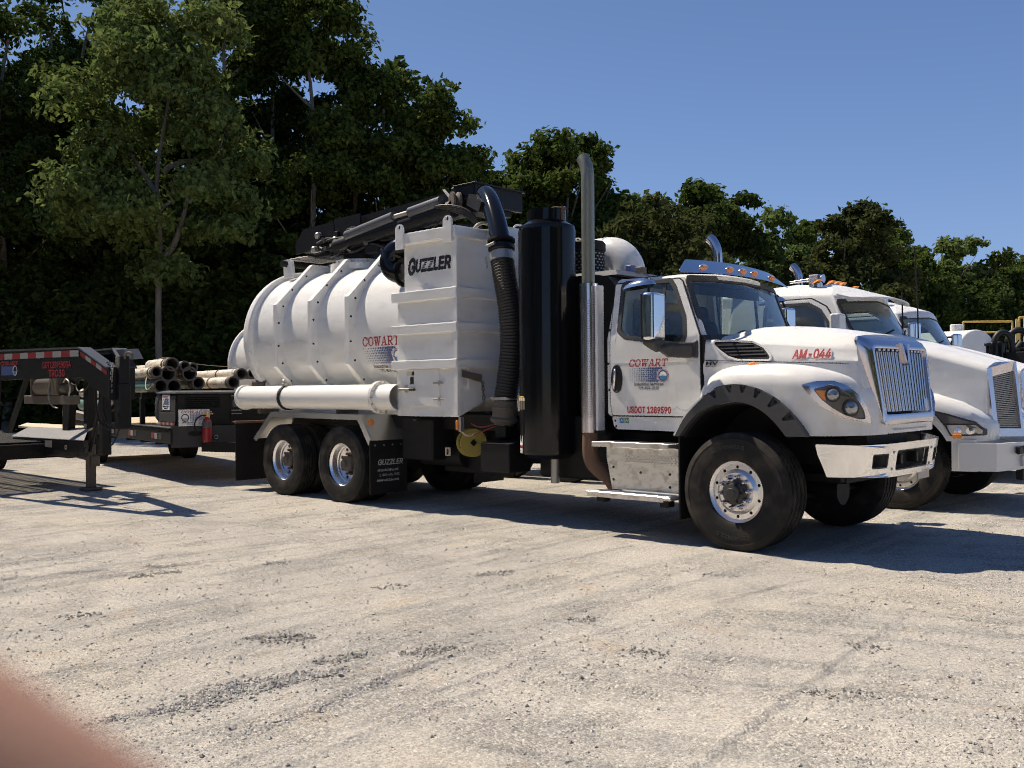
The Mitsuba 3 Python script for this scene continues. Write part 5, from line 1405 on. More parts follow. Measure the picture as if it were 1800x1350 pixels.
for c0, n in ((V(-7.93, -3.64, 1.93), 13), (V(-7.80, -3.64, 1.90), 11)):
    for k in range(n):
        c = c0 + V(-0.012 * k + 0.002 * k * k * 0.35, -0.006 * (k % 2), -0.034 * k)
        e = V(math.cos(k * 1.57), math.sin(k * 1.57), 0) * 0.015
        part(CP, 'chain_link', tube([c + e * math.cos(a) + V(0, 0, 0.024) * math.sin(a) for a in np.linspace(0, 2 * np.pi, 12)], 0.006, 5, cap=False), 'bare_steel')
for pts in ([(-7.95, -3.62, 1.95), (-8.15, -3.7, 1.75), (-8.2, -3.7, 1.45), (-8.12, -3.68, 1.15), (-7.92, -3.62, 1.05)], [(-7.95, -3.6, 1.9), (-8.05, -3.66, 1.5), (-8.0, -3.66, 1.2), (-7.85, -3.62, 1.06)], [(-8.0, -3.6, 1.05), (-7.85, -3.64, 0.85), (-7.72, -3.62, 1.0), (-7.76, -3.6, 1.25)], [(-8.7, -3.55, 1.72), (-8.85, -3.6, 1.55), (-9.05, -3.6, 1.60), (-9.1, -3.55, 1.74)]):
    part(GT, 'cable', tube(spline(pts, 24), 0.012, 7), 'frame_black')
# jack leg, landing post
JK = part(GT, 'jack_leg', box(-10.55, -10.39, -2.88, -2.72, 0.72, 2.0, 0.012), 'black_metal', False, label='rusty square jack leg standing on the ground')
part(JK, 'jack_inner_tube', box(-10.53, -10.41, -2.86, -2.74, 0.05, 0.74, 0.01), 'cast_dark', False)
part(JK, 'jack_foot', box(-10.60, -10.34, -2.93, -2.67, 0.0, 0.05, 0.01), 'cast_dark', False)
part(JK, 'jack_pin', cat(rod((-10.36, -2.80, 0.46), (-10.60, -2.80, 0.46), 0.018), box(-10.40, -10.36, -2.83, -2.70, 0.38, 0.54)), 'cast_dark')
part(JK, 'jack_plate', box(-10.42, -10.415, -2.89, -2.885, 0.9, 1.03) if False else box(-10.50, -10.42, -2.89, -2.882, 0.93, 1.05, 0.002), 'tape_white', False)
part(GT, 'riser_brace', hull([(x, -3.98 + q, z) for q in (0, 0.05) for x, z in ((-9.95, 1.74), (-9.85, 1.74), (-10.55, 0.95), (-10.65, 0.95))]), 'black_metal', False)
part(GT, 'riser_brace', hull([(x, -3.98 + q, z) for q in (0, 0.05) for x, z in ((-9.95, 1.74), (-9.85, 1.74), (-10.55, 0.95), (-10.65, 0.95))]), 'black_metal', False)
part(GT, 'riser_brace', hull([(x, -3.98 + q, z) for q in (0, 0.05) for x, z in ((-9.95, 1.74), (-9.85, 1.74), (-10.55, 0.95), (-10.65, 0.95))]), 'black_metal', False)
part(GT, 'riser_brace', hull([(x, -3.98 + q, z) for q in (0, 0.05) for x, z in ((-9.95, 1.74), (-9.85, 1.74), (-10.55, 0.95), (-10.65, 0.95))]), 'black_metal', False)
part(GT, 'riser_brace', hull([(x, -3.98 + q, z) for q in (0, 0.05) for x, z in ((-9.95, 1.74), (-9.85, 1.74), (-10.55, 0.95), (-10.65, 0.95))]), 'black_metal', False)
part(GT, 'riser_brace', hull([(x, -3.98 + q, z) for q in (0, 0.05) for x, z in ((-9.95, 1.74), (-9.85, 1.74), (-10.55, 0.95), (-10.65, 0.95))]), 'black_metal', False)
part(GT, 'riser_brace', hull([(x, -3.98 + q, z) for q in (0, 0.05) for x, z in ((-9.95, 1.74), (-9.85, 1.74), (-10.55, 0.95), (-10.65, 0.95))]), 'black_metal', False)
part(GT, 'riser_brace', hull([(x, -3.98 + q, z) for q in (0, 0.05) for x, z in ((-9.95, 1.74), (-9.85, 1.74), (-10.55, 0.95), (-10.65, 0.95))]), 'black_metal', False)
part(GT, 'riser_brace', hull([(x, -3.98 + q, z) for q in (0, 0.05) for x, z in ((-9.95, 1.74), (-9.85, 1.74), (-10.55, 0.95), (-10.65, 0.95))]), 'black_metal', False)
part(GT, 'riser_brace', hull([(x, -3.98 + q, z) for q in (0, 0.05) for x, z in ((-9.95, 1.74), (-9.85, 1.74), (-10.55, 0.95), (-10.65, 0.95))]), 'black_metal', False)
part(GT, 'riser_brace', hull([(x, -3.98 + q, z) for q in (0, 0.05) for x, z in ((-9.95, 1.74), (-9.85, 1.74), (-10.55, 0.95), (-10.65, 0.95))]), 'black_metal', False)
part(GT, 'jack_arm', box(-10.6, -10.36, -3.0, -2.7, 1.72, 1.80, 0.01), 'black_metal', False)
part(GT, 'post', box(-9.40, -9.28, -3.14, -3.0, 0.62, 1.75, 0.01), 'black_metal', False)
part(GT, 'post_brace', rod((-9.9, -3.05, 0.65), (-9.25, -3.1, 1.75), 0.03), 'black_metal')
part(GT, 'cross_shelf', box(-11.0, -9.3, -3.60, -3.44, 1.37, 1.50, 0.01), 'cast_dark', False)
# winch with rope
W = part(GT, 'winch', rod((-10.55, -3.52, 1.63), (-9.95, -3.52, 1.63), 0.10, n=24), 'rope_grey', 30, label='winch drum wound with wire rope')
for k in range(16):
    x = -10.52 + 0.037 * k
    part(W, 'rope_turn', tube([(x + 0.01 * math.sin(a), -3.52 + 0.115 * math.cos(a), 1.63 + 0.115 * math.sin(a)) for a in np.linspace(0, 2 * np.pi, 20)], 0.018, 6, cap=False), 'rope_grey')
part(W, 'winch_motor', cat(box(-9.93, -9.70, -3.62, -3.42, 1.50, 1.78, 0.02), rod((-9.70, -3.52, 1.6), (-9.50, -3.52, 1.6), 0.07)), 'cast_dark')
part(W, 'winch_end', cat(box(-10.62, -10.57, -3.65, -3.39, 1.50, 1.77, 0.01)), 'cast_dark')
part(GT, 'cable', tube(spline([(-9.85, -3.6, 1.85), (-9.88, -3.66, 1.6), (-9.80, -3.66, 1.38), (-9.66, -3.62, 1.32)], 20), 0.012, 7), 'bare_steel')
part(GT, 'hose_loop', tube([(-9.45 + 0.13 * math.cos(a), -3.58, 1.60 + 0.13 * math.sin(a)) for a in np.linspace(-2.2, 2.4, 24)], 0.013, 7), 'bare_steel')
part(GT, 'hose_loop', tube([(-9.35 + 0.2 * math.cos(a), -3.50, 1.80 + 0.15 * math.sin(a)) for a in np.linspace(-3.0, 0.2, 24)], 0.010, 7), 'frame_black')
# tool box between the risers, deck behind
TB = part(GT, 'tool_box', hull([(-12.6, -3.2, 0.52), (-9.78, -3.2, 0.56), (-12.6, -3.2, 0.79), (-9.78, -3.2, 0.81), (-12.6, -2.95, 0.52), (-10.2, -2.95, 0.56), (-12.6, -2.95, 0.79), (-10.2, -2.95, 0.81)]), 'black_metal', 20, label='low black tool box with a pale metal lid')
part(TB, 'tool_box_lid', hull([(-12.62, -3.22, 0.80), (-9.72, -3.22, 0.82), (-10.25, -2.93, 0.96), (-12.62, -2.93, 0.95), (-12.62, -3.22, 0.81), (-9.72, -3.22, 0.83), (-10.25, -2.93, 0.97), (-12.62, -2.93, 0.96)]), 'panel_grey', False)
part(TB, 'lock_plate', box(-11.2, -10.95, -3.215, -3.201, 0.68, 0.79, 0.003), 'bare_steel', False)
part(TB, 'lock_ring', tube([(-10.4 + 0.03 * math.cos(a), -3.21, 0.70 + 0.03 * math.sin(a)) for a in np.linspace(0, 6.28, 14)], 0.007, 6, cap=False), 'bare_steel')
for y in (-4.62, -2.38):
    part(GT, 'deck_beam', box(-20.0, -11.3, y - 0.06, y + 0.06, 0.55, 0.73, 0.01), 'black_metal', False)
for k in range(66):
    x = -20.0 + 0.132 * k
    part(GT, 'deck_slat', box(x, x + 0.085, -4.6, -2.40, 0.735, 0.765, 0.004), 'frame_black', False)
for y in (-4.1, -3.6, -3.35, -2.9):
    part(GT, 'deck_bar', box(-20.0, -11.3, y - 0.035, y + 0.035, 0.70, 0.733, 0.004), 'frame_black', False)
part(GT, 'deck_front', box(-11.35, -11.25, -4.66, -2.34, 0.5, 0.73, 0.01), 'black_metal', False)
for y in (-4.06, -2.94):
    part(GT, 'neck_foot', box(-12.3, -10.85, y - 0.06, y + 0.06, 0.5, 0.68, 0.01), 'black_metal', False)
for x in (-17.2, -16.2):
    for s, yf in ((-1, -4.85), (1, -2.15)):
        rear_wheel(GT, x, yf, s, R=0.40, dual=False, detail=False) if False else part(GT, 'wheel', tyre_mesh(0.40, 0.20, 0.24, yf, s, 0.39, x, zigzag=False, n=60), 'rubber', 40)
# loose load lying on the box lid
PL = thing('timber_plank', 'sunlit pale plank lying behind the low tool box lid', 'plank')
whole(PL, hull([(x, y, z) for x in (-13.2, -10.35) for y, z in ((-2.90, 0.93), (-2.90, 0.96), (-2.76, 1.01), (-2.76, 0.98))]), 'timber', False)
AN = thing('metal_channel', 'bare metal channel propped on the pale plank', 'metal bar')
whole(AN, moved(box(-0.62, 0.55, -0.06, 0.06, 0, 0.12, 0.006), np.array([[0.995, 0, 0.09], [0, 1, 0], [-0.09, 0, 0.995]]), (-11.0, -2.72, 1.10)), 'bare_steel', False)
WS = thing('wood_stake', 'short sunlit wooden stake leaning under the winch shelf', 'stake')
whole(WS, rod((-10.75, -2.65, 1.14), (-10.2, -2.6, 1.38), 0.045, n=12), 'timber', 30)

# ------------------------------------------------------------------ flatbed trailer hitched behind the vacuum truck
O_ = V(-10.1, -0.3, 0)
A_ = V(0.982, -0.19, 0); A_ /= np.linalg.norm(A_)
B_ = V(-A_[1], A_[0], 0)
TR_ = np.column_stack([A_, B_, V(0, 0, 1)])
def tl(m):
    return moved(m, TR_, O_)


FT = thing('flatbed_trailer', 'black flatbed trailer with a generator box and pipe load, hitched behind the tanker', 'trailer')
for s in (-1, 1):
    SB = part(FT, 'side_beam', tl(box(-8.5, -0.10, s * 1.13, s * 1.23, 0.66, 0.92, 0.012)), 'frame_black', False, label='black side beam with red and white tape')
    for k, (x, c) in enumerate(((-2.8, 'tape_red'), (-2.62, 'tape_white'), (-1.25, 'tape_red'), (-1.05, 'tape_white'), (-2.4, 'flare_grey'), (-0.8, 'flare_grey'), (-4.2, 'tape_red'), (-4.05, 'tape_white'))):
        part(SB, 'tape', tl(box(x, x + 0.17, s * 1.231, s * 1.234, 0.72, 0.82, 0.001)), c, False)
    part(SB, 'beam_top', tl(box(-8.5, -0.10, s * 1.10, s * 1.25, 0.921, 0.94, 0.004)), 'flare_grey', False)
for k in range(9):
    part(FT, 'cross_member', tl(box(-8.4 + 1.0 * k, -8.3 + 1.0 * k, -1.13, 1.13, 0.60, 0.80, 0.01)), 'frame_black', False)
for k in range(12):
    y = -1.1 + 0.185 * k
    part(FT, 'deck_plank', tl(box(-8.5, -0.12, y, y + 0.175, 0.86, 0.91, 0.006)), 'timber', False)
NO = part(FT, 'nose_plate', tl(hull([(x, y, z) for x, y in ((-0.12, -1.22), (-0.02, -1.10), (-0.02, 1.10), (-0.12, 1.22)) for z in (0.60, 0.955)])), 'dark_plastic', 20, label='dark grey front plate with an oval hole')
part(NO, 'oval_hole', tl(hull([V(-0.02, -0.85 + 0.12 * math.cos(a), 0.83 + 0.045 * math.sin(a)) + V(q, 0, 0) for a in np.linspace(0, 6.28, 24) for q in (0, 0.004)])), 'frame_black', False)
part(NO, 'eye_bolt', tl(tube([(0.0, -0.50 + 0.03 * math.cos(a), 0.76 + 0.03 * math.sin(a)) for a in np.linspace(0, 6.28, 14)], 0.008, 6, cap=False)), 'bare_steel')
for y in (-0.05, 0.42):
    part(NO, 'pale_strip', tl(box(-0.018, -0.010, y, y + 0.28, 0.72 - 0.01 * (y > 0), 0.735 - 0.01 * (y > 0), 0.001)), 'grey_print', False)
part(FT, 'tongue', tl(cat(hull([(0, -0.75, 0.52), (0, -0.6, 0.52), (1.15, -0.06, 0.52), (1.15, 0.02, 0.52), (0, -0.75, 0.68), (0, -0.6, 0.68), (1.15, -0.06, 0.68), (1.15, 0.02, 0.68)]))), 'frame_black', False)
part(FT, 'tongue', tl(cat(hull([(0, 0.75, 0.52), (0, 0.6, 0.52), (1.15, 0.06, 0.52), (1.15, -0.02, 0.52), (0, 0.75, 0.68), (0, 0.6, 0.68), (1.15, 0.06, 0.68), (1.15, -0.02, 0.68)]))), 'frame_black', False)
for x in (-6.25, -7.15):
    for s in (-1, 1):
        W_ = part(FT, 'wheel', tl(tyre_mesh(0.40, 0.2, 0.25, s * 1.10, s, 0.39, x, zigzag=False, n=70)), 'rubber', 40)
        part(W_, 'rim', tl(lathe([(0, -0.06), (0.12, -0.06), (0.16, -0.03), (0.2, 0.0), (0.205, -0.1), (0, -0.1)], (x, s * 1.08, 0.39), (0, s, 0), 30)), 'bare_steel', 30)
        if s < 0:
            part(FT, 'wheel_guard', tl(prism(sg.LineString([(x - 0.48, 0.55), (x - 0.40, 0.84), (x + 0.40, 0.84), (x + 0.48, 0.55)]).buffer(0.01), 'y', -1.16, -0.8)), 'frame_black', False)
# the nose carries a generator cabinet
GB = thing('generator_cabinet', 'low black cabinet with louvers and drawers on the nose of the flatbed trailer', 'cabinet')
part(GB, 'body', tl(box(-1.15, -0.10, -1.12, 1.05, 0.95, 1.50, 0.015)), 'frame_black', False)
part(GB, 'lid', tl(hull([(x, y, z) for x, y in ((-1.19, -1.16), (-0.06, -1.16), (-0.06, 1.10), (-1.19, 1.10)) for z in (1.50, 1.525)] + [(-0.6, -1.1, 1.555), (-0.6, 1.05, 1.555), (-0.75, -1.1, 1.555), (-0.75, 1.05, 1.555)])), 'cylinder_grey', False)
part(GB, 'side_panel', tl(box(-1.10, -0.16, -1.135, -1.122, 1.20, 1.47, 0.004)), 'flare_grey', False)
part(GB, 'drawer', tl(box(-1.10, -0.16, -1.14, -1.122, 1.02, 1.185, 0.004)), 'flare_grey', False)
for k in range(8):
    part(GB, 'tape', tl(box(-1.10 + 0.117 * k, -1.10 + 0.117 * (k + 1), -1.146, -1.141, 0.965, 1.01, 0.001)), 'tape_white' if k % 2 == 0 else 'tape_red', False)
for k in range(6):
    part(GB, 'louver', tl(hull([(x, y, z) for y in (-0.98, -0.40) for x, z in ((-0.10, 1.28 + 0.032 * k), (-0.085, 1.275 + 0.032 * k), (-0.10, 1.265 + 0.032 * k))])), 'black_metal', False)
part(GB, 'end_door', tl(box(-0.10, -0.085, -0.22, 0.10, 1.02, 1.46, 0.004)), 'black_metal', False)
for z in (1.00, 1.14, 1.20, 1.45):
    part(GB, 'bright_latch', tl(box(-0.086, -0.078, -0.20, -0.02 + 0.1 * (z < 1.1), z, z + 0.014, 0.001)), 'bare_steel', False)
part(GB, 'gauge_window', tl(box(-0.086, -0.080, -0.18, -0.05, 1.26, 1.38, 0.002)), 'cylinder_grey', False)


def small_sign(name, label, fn, w, h):
    k = thing(name, label, 'sign')
    part(k, 'board', wrap(sg.box(0, 0, w, h), 0.012, fn, 0), 'white_print', False)
    f2 = lambda v: fn(np.column_stack([v[:, 0], v[:, 1], v[:, 2] + 0.0125]))
    part(k, 'lettering', print_poly(NAME, 0.08 * w, 0.78 * h, 0.84 * w, 0.16 * h, f2, 0.002, 0), 'red_print', False)
    part(k, 'dot_pattern', cat(*[wrap(sg.box(w * (0.36 + 0.047 * i), h * (0.32 + 0.065 * j), w * (0.36 + 0.047 * i + 0.033), h * (0.32 + 0.065 * j + 0.045)), 0.002, f2, 0) for i in range(12) for j in range(7)]), 'blue_print', False, kind='stuff')
    E = part(k, 'emblem', wrap(ellipse(w * 0.2, h * 0.5, w * 0.125, w * 0.125), 0.002, f2, 0), 'black_print', False)
    part(E, 'emblem_face', wrap(ellipse(w * 0.2, h * 0.5, w * 0.095, w * 0.095), 0.002, f2, 0, lo=0.002), 'white_print', False)
    part(E, 'emblem_sea', wrap(ellipse(w * 0.2, h * 0.5, w * 0.09, w * 0.09).intersection(sg.box(-9, -9, 9, h * 0.48)), 0.002, f2, 0, lo=0.004), 'grey_print', False)
    for st, z in (('INDUSTRIAL SERVICES', 0.18), ('770-834-2158', 0.06)):
        m = txt(st, h * 0.075, 0.002, True)
        v = np.array(m.vertices); v[:, 0] = (v[:, 0] - v[:, 0].min()) / np.ptp(v[:, 0]) * w * (0.8 if len(st) > 14 else 0.5) + (0.1 if len(st) > 14 else 0.25) * w; v[:, 1] += z * h
        part(k, 'small_print', mapped(TM(v, m.faces), f2), 'black_print', False)


small_sign('small_sign', 'small white company sign on the side panel of the generator cabinet', lambda v: O_ + np.outer(-0.86 + v[:, 0], A_) + np.outer(-1.136 - v[:, 2], B_) + np.outer(1.225 + v[:, 1], V(0, 0, 1)), 0.42, 0.26)
small_sign('small_sign', 'wider white company sign standing on the trailer nose beside the fire extinguisher', lambda v: O_ + np.outer(-0.02 + v[:, 2] - 0.06 * v[:, 1], A_) + np.outer(-1.12 + v[:, 0], B_) + np.outer(0.96 + v[:, 1], V(0, 0, 1)), 0.52, 0.275)
FE = thing('fire_extinguisher', 'red fire extinguisher hung on the front plate of the flatbed trailer', 'fire extinguisher')
fx = lambda m: moved(m, TR_, O_ + 0.08 * A_ - 0.68 * B_)
part(FE, 'cylinder', fx(lathe([(0, 0), (0.068, 0), (0.078, 0.015), (0.078, 0.33), (0.06, 0.385), (0.025, 0.41), (0.025, 0.44), (0, 0.44)], (0, 0, 0.68), (0, 0, 1), 28)), 'extinguisher_red', 30)
part(FE, 'label_band', fx(lathe([(0.079, 0), (0.0795, 0.001), (0.0795, 0.10), (0.079, 0.101)], (0, 0, 0.93), (0, 0, 1), 28)), 'cylinder_grey', 30)
part(FE, 'valve', fx(cat(rod((0, 0, 1.11), (0, 0, 1.16), 0.028), box(-0.02, 0.02, -0.06, 0.10, 1.15, 1.165, 0.004), box(-0.02, 0.02, -0.06, 0.08, 1.185, 1.20, 0.004))), 'rail_yellow')
part(FE, 'hose', fx(tube(spline([(0.02, -0.03, 1.13), (0.03, -0.16, 1.10), (0.03, -0.22, 0.97), (0.03, -0.16, 0.86)], 18), 0.012, 7)), 'frame_black')
BG = thing('canvas_bag', 'grey crumpled canvas bag slung beside the generator cabinet', 'bag')
bm = trimesh.creation.icosphere(subdivisions=4, radius=1.0)
bv = np.array(bm.vertices); bv *= (1 + 0.35 * (meshkit.fbm(bv * 2.2 + 5, 3, 3) - 0.5) + 0.25 * (meshkit.fbm(bv * [7, 7, 2], 2, 8) - 0.5))[:, None]
whole(BG, tl(TM(bv * [0.10, 0.09, 0.27] + [-1.32, -1.05, 1.24], bm.faces)), 'rope_grey', True)

# pipes piled on the trailer: each a thing
PIPES = [(-0.83, 2.03, 0.112, -1.35, 1.35, 'pipe_cream', 'pale pipe on top of the pile, nearest the neck'), (-0.60, 2.0, 0.082, -1.35, 3.2, 'pipe_cream', 'thinner pale pipe behind the topmost pipe'), (-0.45, 1.98, 0.072, -1.35, 3.2, 'rust', 'thin dark rusty pipe at the right end of the top layer'),
         (-1.10, 1.89, 0.088, -1.35, 3.0, 'pipe_cream', 'slim pale pipe at the left of the second layer'), (-0.90, 1.86, 0.126, -1.35, 3.2, 'pipe_cream', 'thick pale pipe with a dark collar in the middle layer'), (-0.52, 1.86, 0.120, -1.35, 3.2, 'pipe_cream', 'thick pale pipe at the right of the middle layer'),
         (0.45, 1.86, 0.096, -1.35, 3.4, 'pipe_cream', 'long pale pipe lying highest at the right of the load'), (0.29, 1.70, 0.104, -1.35, 3.4, 'pipe_cream', 'long pale pipe lying just below the right topmost one'), (-1.03, 1.645, 0.112, -1.35, 2.4, 'pipe_green', 'green pipe at the bottom left of the pile'),
         (-0.80, 1.635, 0.118, -1.35, 3.0, 'cast_dark', 'black open pipe beside the green pipe'), (-0.36, 1.69, 0.102, -1.35, 3.2, 'pipe_green', 'dark green pipe half hidden in the shaded middle'), (0.64, 1.86, 0.085, -1.30, 3.0, 'cast_dark', 'dark capped pipe at the far right of the load'),
         (-1.32, 1.27, 0.125, -3.9, 2.2, 'pipe_green', 'big pale green pipe low on the left behind the neck'), (-1.32, 1.52, 0.098, -3.9, 2.2, 'pipe_cream', 'dusty pipe lying on the big pale green one')]
for (yl, z, rr, xe, ln, m, lab) in PIPES:
    k = thing('steel_pipe', lab, 'pipe', 'pipes loaded on the flatbed trailer')
    part(k, 'barrel', tl(lathe([(rr, 0), (rr, ln), (rr - 0.012, ln), (rr - 0.012, 0)], (xe - ln, yl, z), (1, 0, 0), 36, closed=True)), m, 40)
    part(k, 'bore', tl(lathe([(rr - 0.013, 0), (rr - 0.013, 1.2), (rr - 0.016, 1.2), (rr - 0.016, 0)], (xe - 1.2, yl, z), (1, 0, 0), 36, closed=True)), 'cast_dark', 40)
    part(k, 'collar', tl(lathe([(rr, 0), (rr + 0.014, 0.005), (rr + 0.014, 0.15), (rr - 0.014, 0.152), (rr - 0.014, 0.0)], (xe - 0.14, yl, z), (1, 0, 0), 36, closed=True)), 'cast_dark', 30)
    part(k, 'collar', tl(lathe([(rr, 0), (rr + 0.010, 0.005), (rr + 0.010, 0.05), (rr, 0.055)], (xe - 0.30 - (0.9 if yl > 0.2 and yl < 0.5 else 0), yl, z), (1, 0, 0), 36, closed=True)), 'rust', 30)
for x in (-4.2, -2.0):
    part(FT, 'pipe_bunk', tl(box(x - 0.06, x + 0.06, -1.2, 1.1, 1.42, 1.53, 0.01)), 'frame_black', False)
    for y in (-1.18, 0.0, 1.05):
        part(FT, 'bunk_post', tl(box(x - 0.05, x + 0.05, y - 0.04, y + 0.04, 0.92, 1.43 if y else 1.43, 0.01)), 'frame_black', False)
part(FT, 'bunk_stake', tl(box(-2.06, -1.94, -0.98 + 0.0, -0.90, 1.5, 2.0, 0.01)), 'bare_steel', False)
for pts, lab in (([(-1.2, -1.25, 1.62), (-1.75, -1.12, 1.92), (-1.70, -0.95, 2.13), (-1.70, -0.80, 2.155)], 'pale ratchet strap pulled over the pipe pile at its left'), ([(-1.6, -0.45, 2.07), (-1.62, -0.1, 2.02), (-1.7, 0.55, 1.965), (-1.7, 0.8, 1.9)], 'pale strap sloping down across the right of the pile')):
    k = thing('load_strap', lab, 'strap')
    P = spline(pts, 24)
    w = V(0.028, 0.0, 0.0)
    rings = [[p - w, p + w, p + w + V(0, 0, 0.008), p - w + V(0, 0, 0.008)] for p in P]
    whole(k, tl(loft(rings)), 'strap_tan', False)
# ------------------------------------------------------------------ the two white trucks parked beyond, built alike
def road_truck(key, y0, x0, sleeper, body, visor=True):
    """A conventional tractor: sloped hood, V grille, cab; everything shifted to (x0, y0)."""
    sh = lambda m: moved(m, t=(x0, y0, 0))
    roof = 2.93
    yb = lambda z: np.interp(z, [1.0, 1.3, 2.1, 2.7, 2.95], [1.03, 1.06, 1.06, 0.97, 0.90])
    wx = lambda y, z: -0.62 - 0.33 * (z - 2.15) / 0.58 + 0.20 * (1 - (y / 0.95) ** 2)
    P = []
    r = 0.07
    back = -2.45
    for s in (-1, 1):
        P += [(back, s * 0.99, 1.2), (back, s * 0.99, 2.1), (back + 0.04, s * 0.85, 2.80), (-0.70, s * 0.98, 1.2), (-0.70, s * 0.97, 2.10), (-1.6, s * 0.60, 2.90), (back + 0.1, s * 0.5, 2.90)]
    for y in np.linspace(-0.86, 0.86, 9):
        P.append((wx(y, 2.70) - 0.08, y, 2.72 + 0.06 * (1 - (y / 0.86) ** 2)))
        P.append((wx(y, 2.15) - 0.07, y, 2.13))
    P.append((-1.15, 0, 2.90)); P.append((-1.15, 0.45, 2.87)); P.append((-1.15, -0.45, 2.87))
    hs = man(hull_spheres(P, r))
    inn = man(hull_spheres(np.array(P) * [0.95, 0.94, 1] + [-0.09, 0, 0], 0.035)).trim_by_plane([0, 0, 1], 1.4)
    win = rounded(poly([(-1.90, 2.66), (-1.25, 2.655), (-1.08, 2.56), (-0.84, 2.22), (-0.82, 2.04), (-0.95, 2.0), (-1.90, 2.12)]), 0.05)
    wsc = rounded(poly([(-0.90, 2.68), (0, 2.73), (0.90, 2.68), (0.955, 2.15), (-0.955, 2.15)]), 0.05)
    cab = hs - inn - man(prism(win, 'y', -1.5, 1.5)) - man(prism(wsc.buffer(-0.012), 'x', -1.4, 0.2))
    C = part(key, 'cab', sh(unman(cab)), 'white_paint', 28)
    fn = lambda v: np.column_stack([wx(v[:, 0], v[:, 1]) + 0.012 + v[:, 2] + x0, v[:, 0] + y0, v[:, 1]])
    part(C, 'windscreen', sheet(wsc.buffer(-0.012), fn, 0.15), 'window_glass', True)
    part(C, 'windscreen_seal', wrap(wsc.buffer(0.025).difference(wsc.buffer(-0.03)), 0.012, fn, 0.12, lo=-0.004), 'dark_plastic', 35)
    part(C, 'wiper', mapped(cat(rod((-0.6, 2.17, 0.03), (-0.05, 2.30, 0.03), 0.010), rod((0.1, 2.17, 0.03), (0.6, 2.32, 0.03), 0.010)), fn), 'frame_black')
    part(C, 'floor', sh(box(back + 0.1, -0.8, -0.95, 0.95, 1.3, 1.42)), 'interior_dark')
    part(C, 'dashboard', sh(hull_spheres([(-0.80, -0.85, 2.05), (-0.80, 0.85, 2.05), (-1.0, -0.85, 1.95), (-1.0, 0.85, 1.95), (-0.8, -0.85, 1.5), (-0.8, 0.85, 1.5)], 0.06)), 'interior_dark')
    for y in (-0.5, 0.5):
        part(C, 'seat', sh(cat(hull_spheres([(-1.80, y - 0.2, 2.3), (-1.80, y + 0.2, 2.3), (-1.65, y - 0.22, 1.75), (-1.65, y + 0.22, 1.75)], 0.08), hull_spheres([(-1.65, y - 0.2, 1.72), (-1.65, y + 0.2, 1.72), (-1.25, y - 0.2, 1.75), (-1.25, y + 0.2, 1.75)], 0.08))), 'interior_grey')
    part(C, 'steering_wheel', sh(tube([(-1.12 + 0.08 * math.sin(a), 0.5 + 0.22 * math.cos(a), 2.06 + 0.19 * math.sin(a)) for a in np.linspace(0, 6.283, 30)], 0.015, 7)), 'interior_dark')
    for s in (-1, 1):
        f2 = lambda v, s=s: np.column_stack([v[:, 0] + x0, s * (yb(v[:, 1]) + v[:, 2]) + y0, v[:, 1]])
        door = rounded(poly([(-2.02, 2.72), (-1.22, 2.72), (-1.0, 2.60), (-0.73, 2.18), (-0.70, 1.22), (-1.98, 1.22)]), 0.06)
        D = part(key, 'door', wrap(door.difference(win.buffer(0.02)), 0.012, f2, 0.14), 'white_paint', 30)
        part(D, 'door_seal', wrap(door.buffer(0.018).difference(door.buffer(-0.004)), 0.006, f2, 0.2), 'frame_black', False)
        part(D, 'window', sheet(win.buffer(0.0), f2, 0.2, w=-0.01), 'window_glass', False)
        part(D, 'window_seal', wrap(win.buffer(0.022).difference(win.buffer(-0.02)), 0.016, f2, 0.14, lo=-0.004), 'dark_plastic', 35)
        M = part(key, 'mirror', sh(hull_spheres([(x, s * y, z) for x, y in ((-0.72, 1.22), (-0.72, 1.42), (-0.66, 1.24), (-0.66, 1.40)) for z in (2.06, 2.44)], 0.035)), 'white_plain' if s < 0 else 'mirror_chrome', 45, label='tall door mirror')
        part(M, 'mirror_arm', sh(cat(rod((-0.72, s * 1.25, 2.42), (-0.86, s * 1.0, 2.40), 0.018), rod((-0.72, s * 1.25, 2.06), (-0.80, s * 1.02, 2.02), 0.018))), 'dark_plastic')
        part(M, 'hood_mirror', sh(hull_spheres([(0.10, s * 1.12, 2.12), (0.12, s * 1.12, 2.34), (0.10, s * 1.26, 2.12), (0.12, s * 1.25, 2.34)], 0.03)), 'mirror_chrome' if s < 0 else 'white_plain', 45) if False else None
    # visor with a glossy underside, roof lamps, horn
    vf = lambda v: np.column_stack([wx(v[:, 0] * 0.80, 2.70) + 0.02 + 0.24 * v[:, 1] + x0, v[:, 0] + y0, 2.80 - 0.075 * v[:, 1] - 0.05 * (v[:, 0]) ** 2 + v[:, 2]])
    if visor:
      part(key, 'sun_visor', wrap(rounded(poly([(-1.02, 0.05), (-1.0, 0.8), (-0.8, 1.0), (0.8, 1.0), (1.0, 0.8), (1.02, 0.05), (0, -0.35)]), 0.05), 0.02, vf, 0.1), 'white_plain', 35, label='wide pale visor over the windscreen')
    for y in (-0.62, -0.18, 0.0, 0.18, 0.62) if visor else ():
        L = part(key, 'roof_lamp', sh(hull([(-1.32 + 0.05 * math.cos(a), y + 0.052 * math.sin(a), 2.985 - 0.05 * y * y) for a in np.linspace(0, 6.28, 12)] + [(-1.24, y - 0.04, 3.035 - 0.06 * y * y), (-1.24, y + 0.04, 3.035 - 0.06 * y * y), (-1.33, y, 3.04 - 0.06 * y * y)])), 'amber', 30)
        part(L, 'lamp_base', sh(hull([(-1.32 + 0.10 * math.cos(a), y + 0.065 * math.sin(a), q - 0.06 * y * y) for a in np.linspace(0, 6.28, 14) for q in (2.93, 2.985)])), 'chrome', 30)
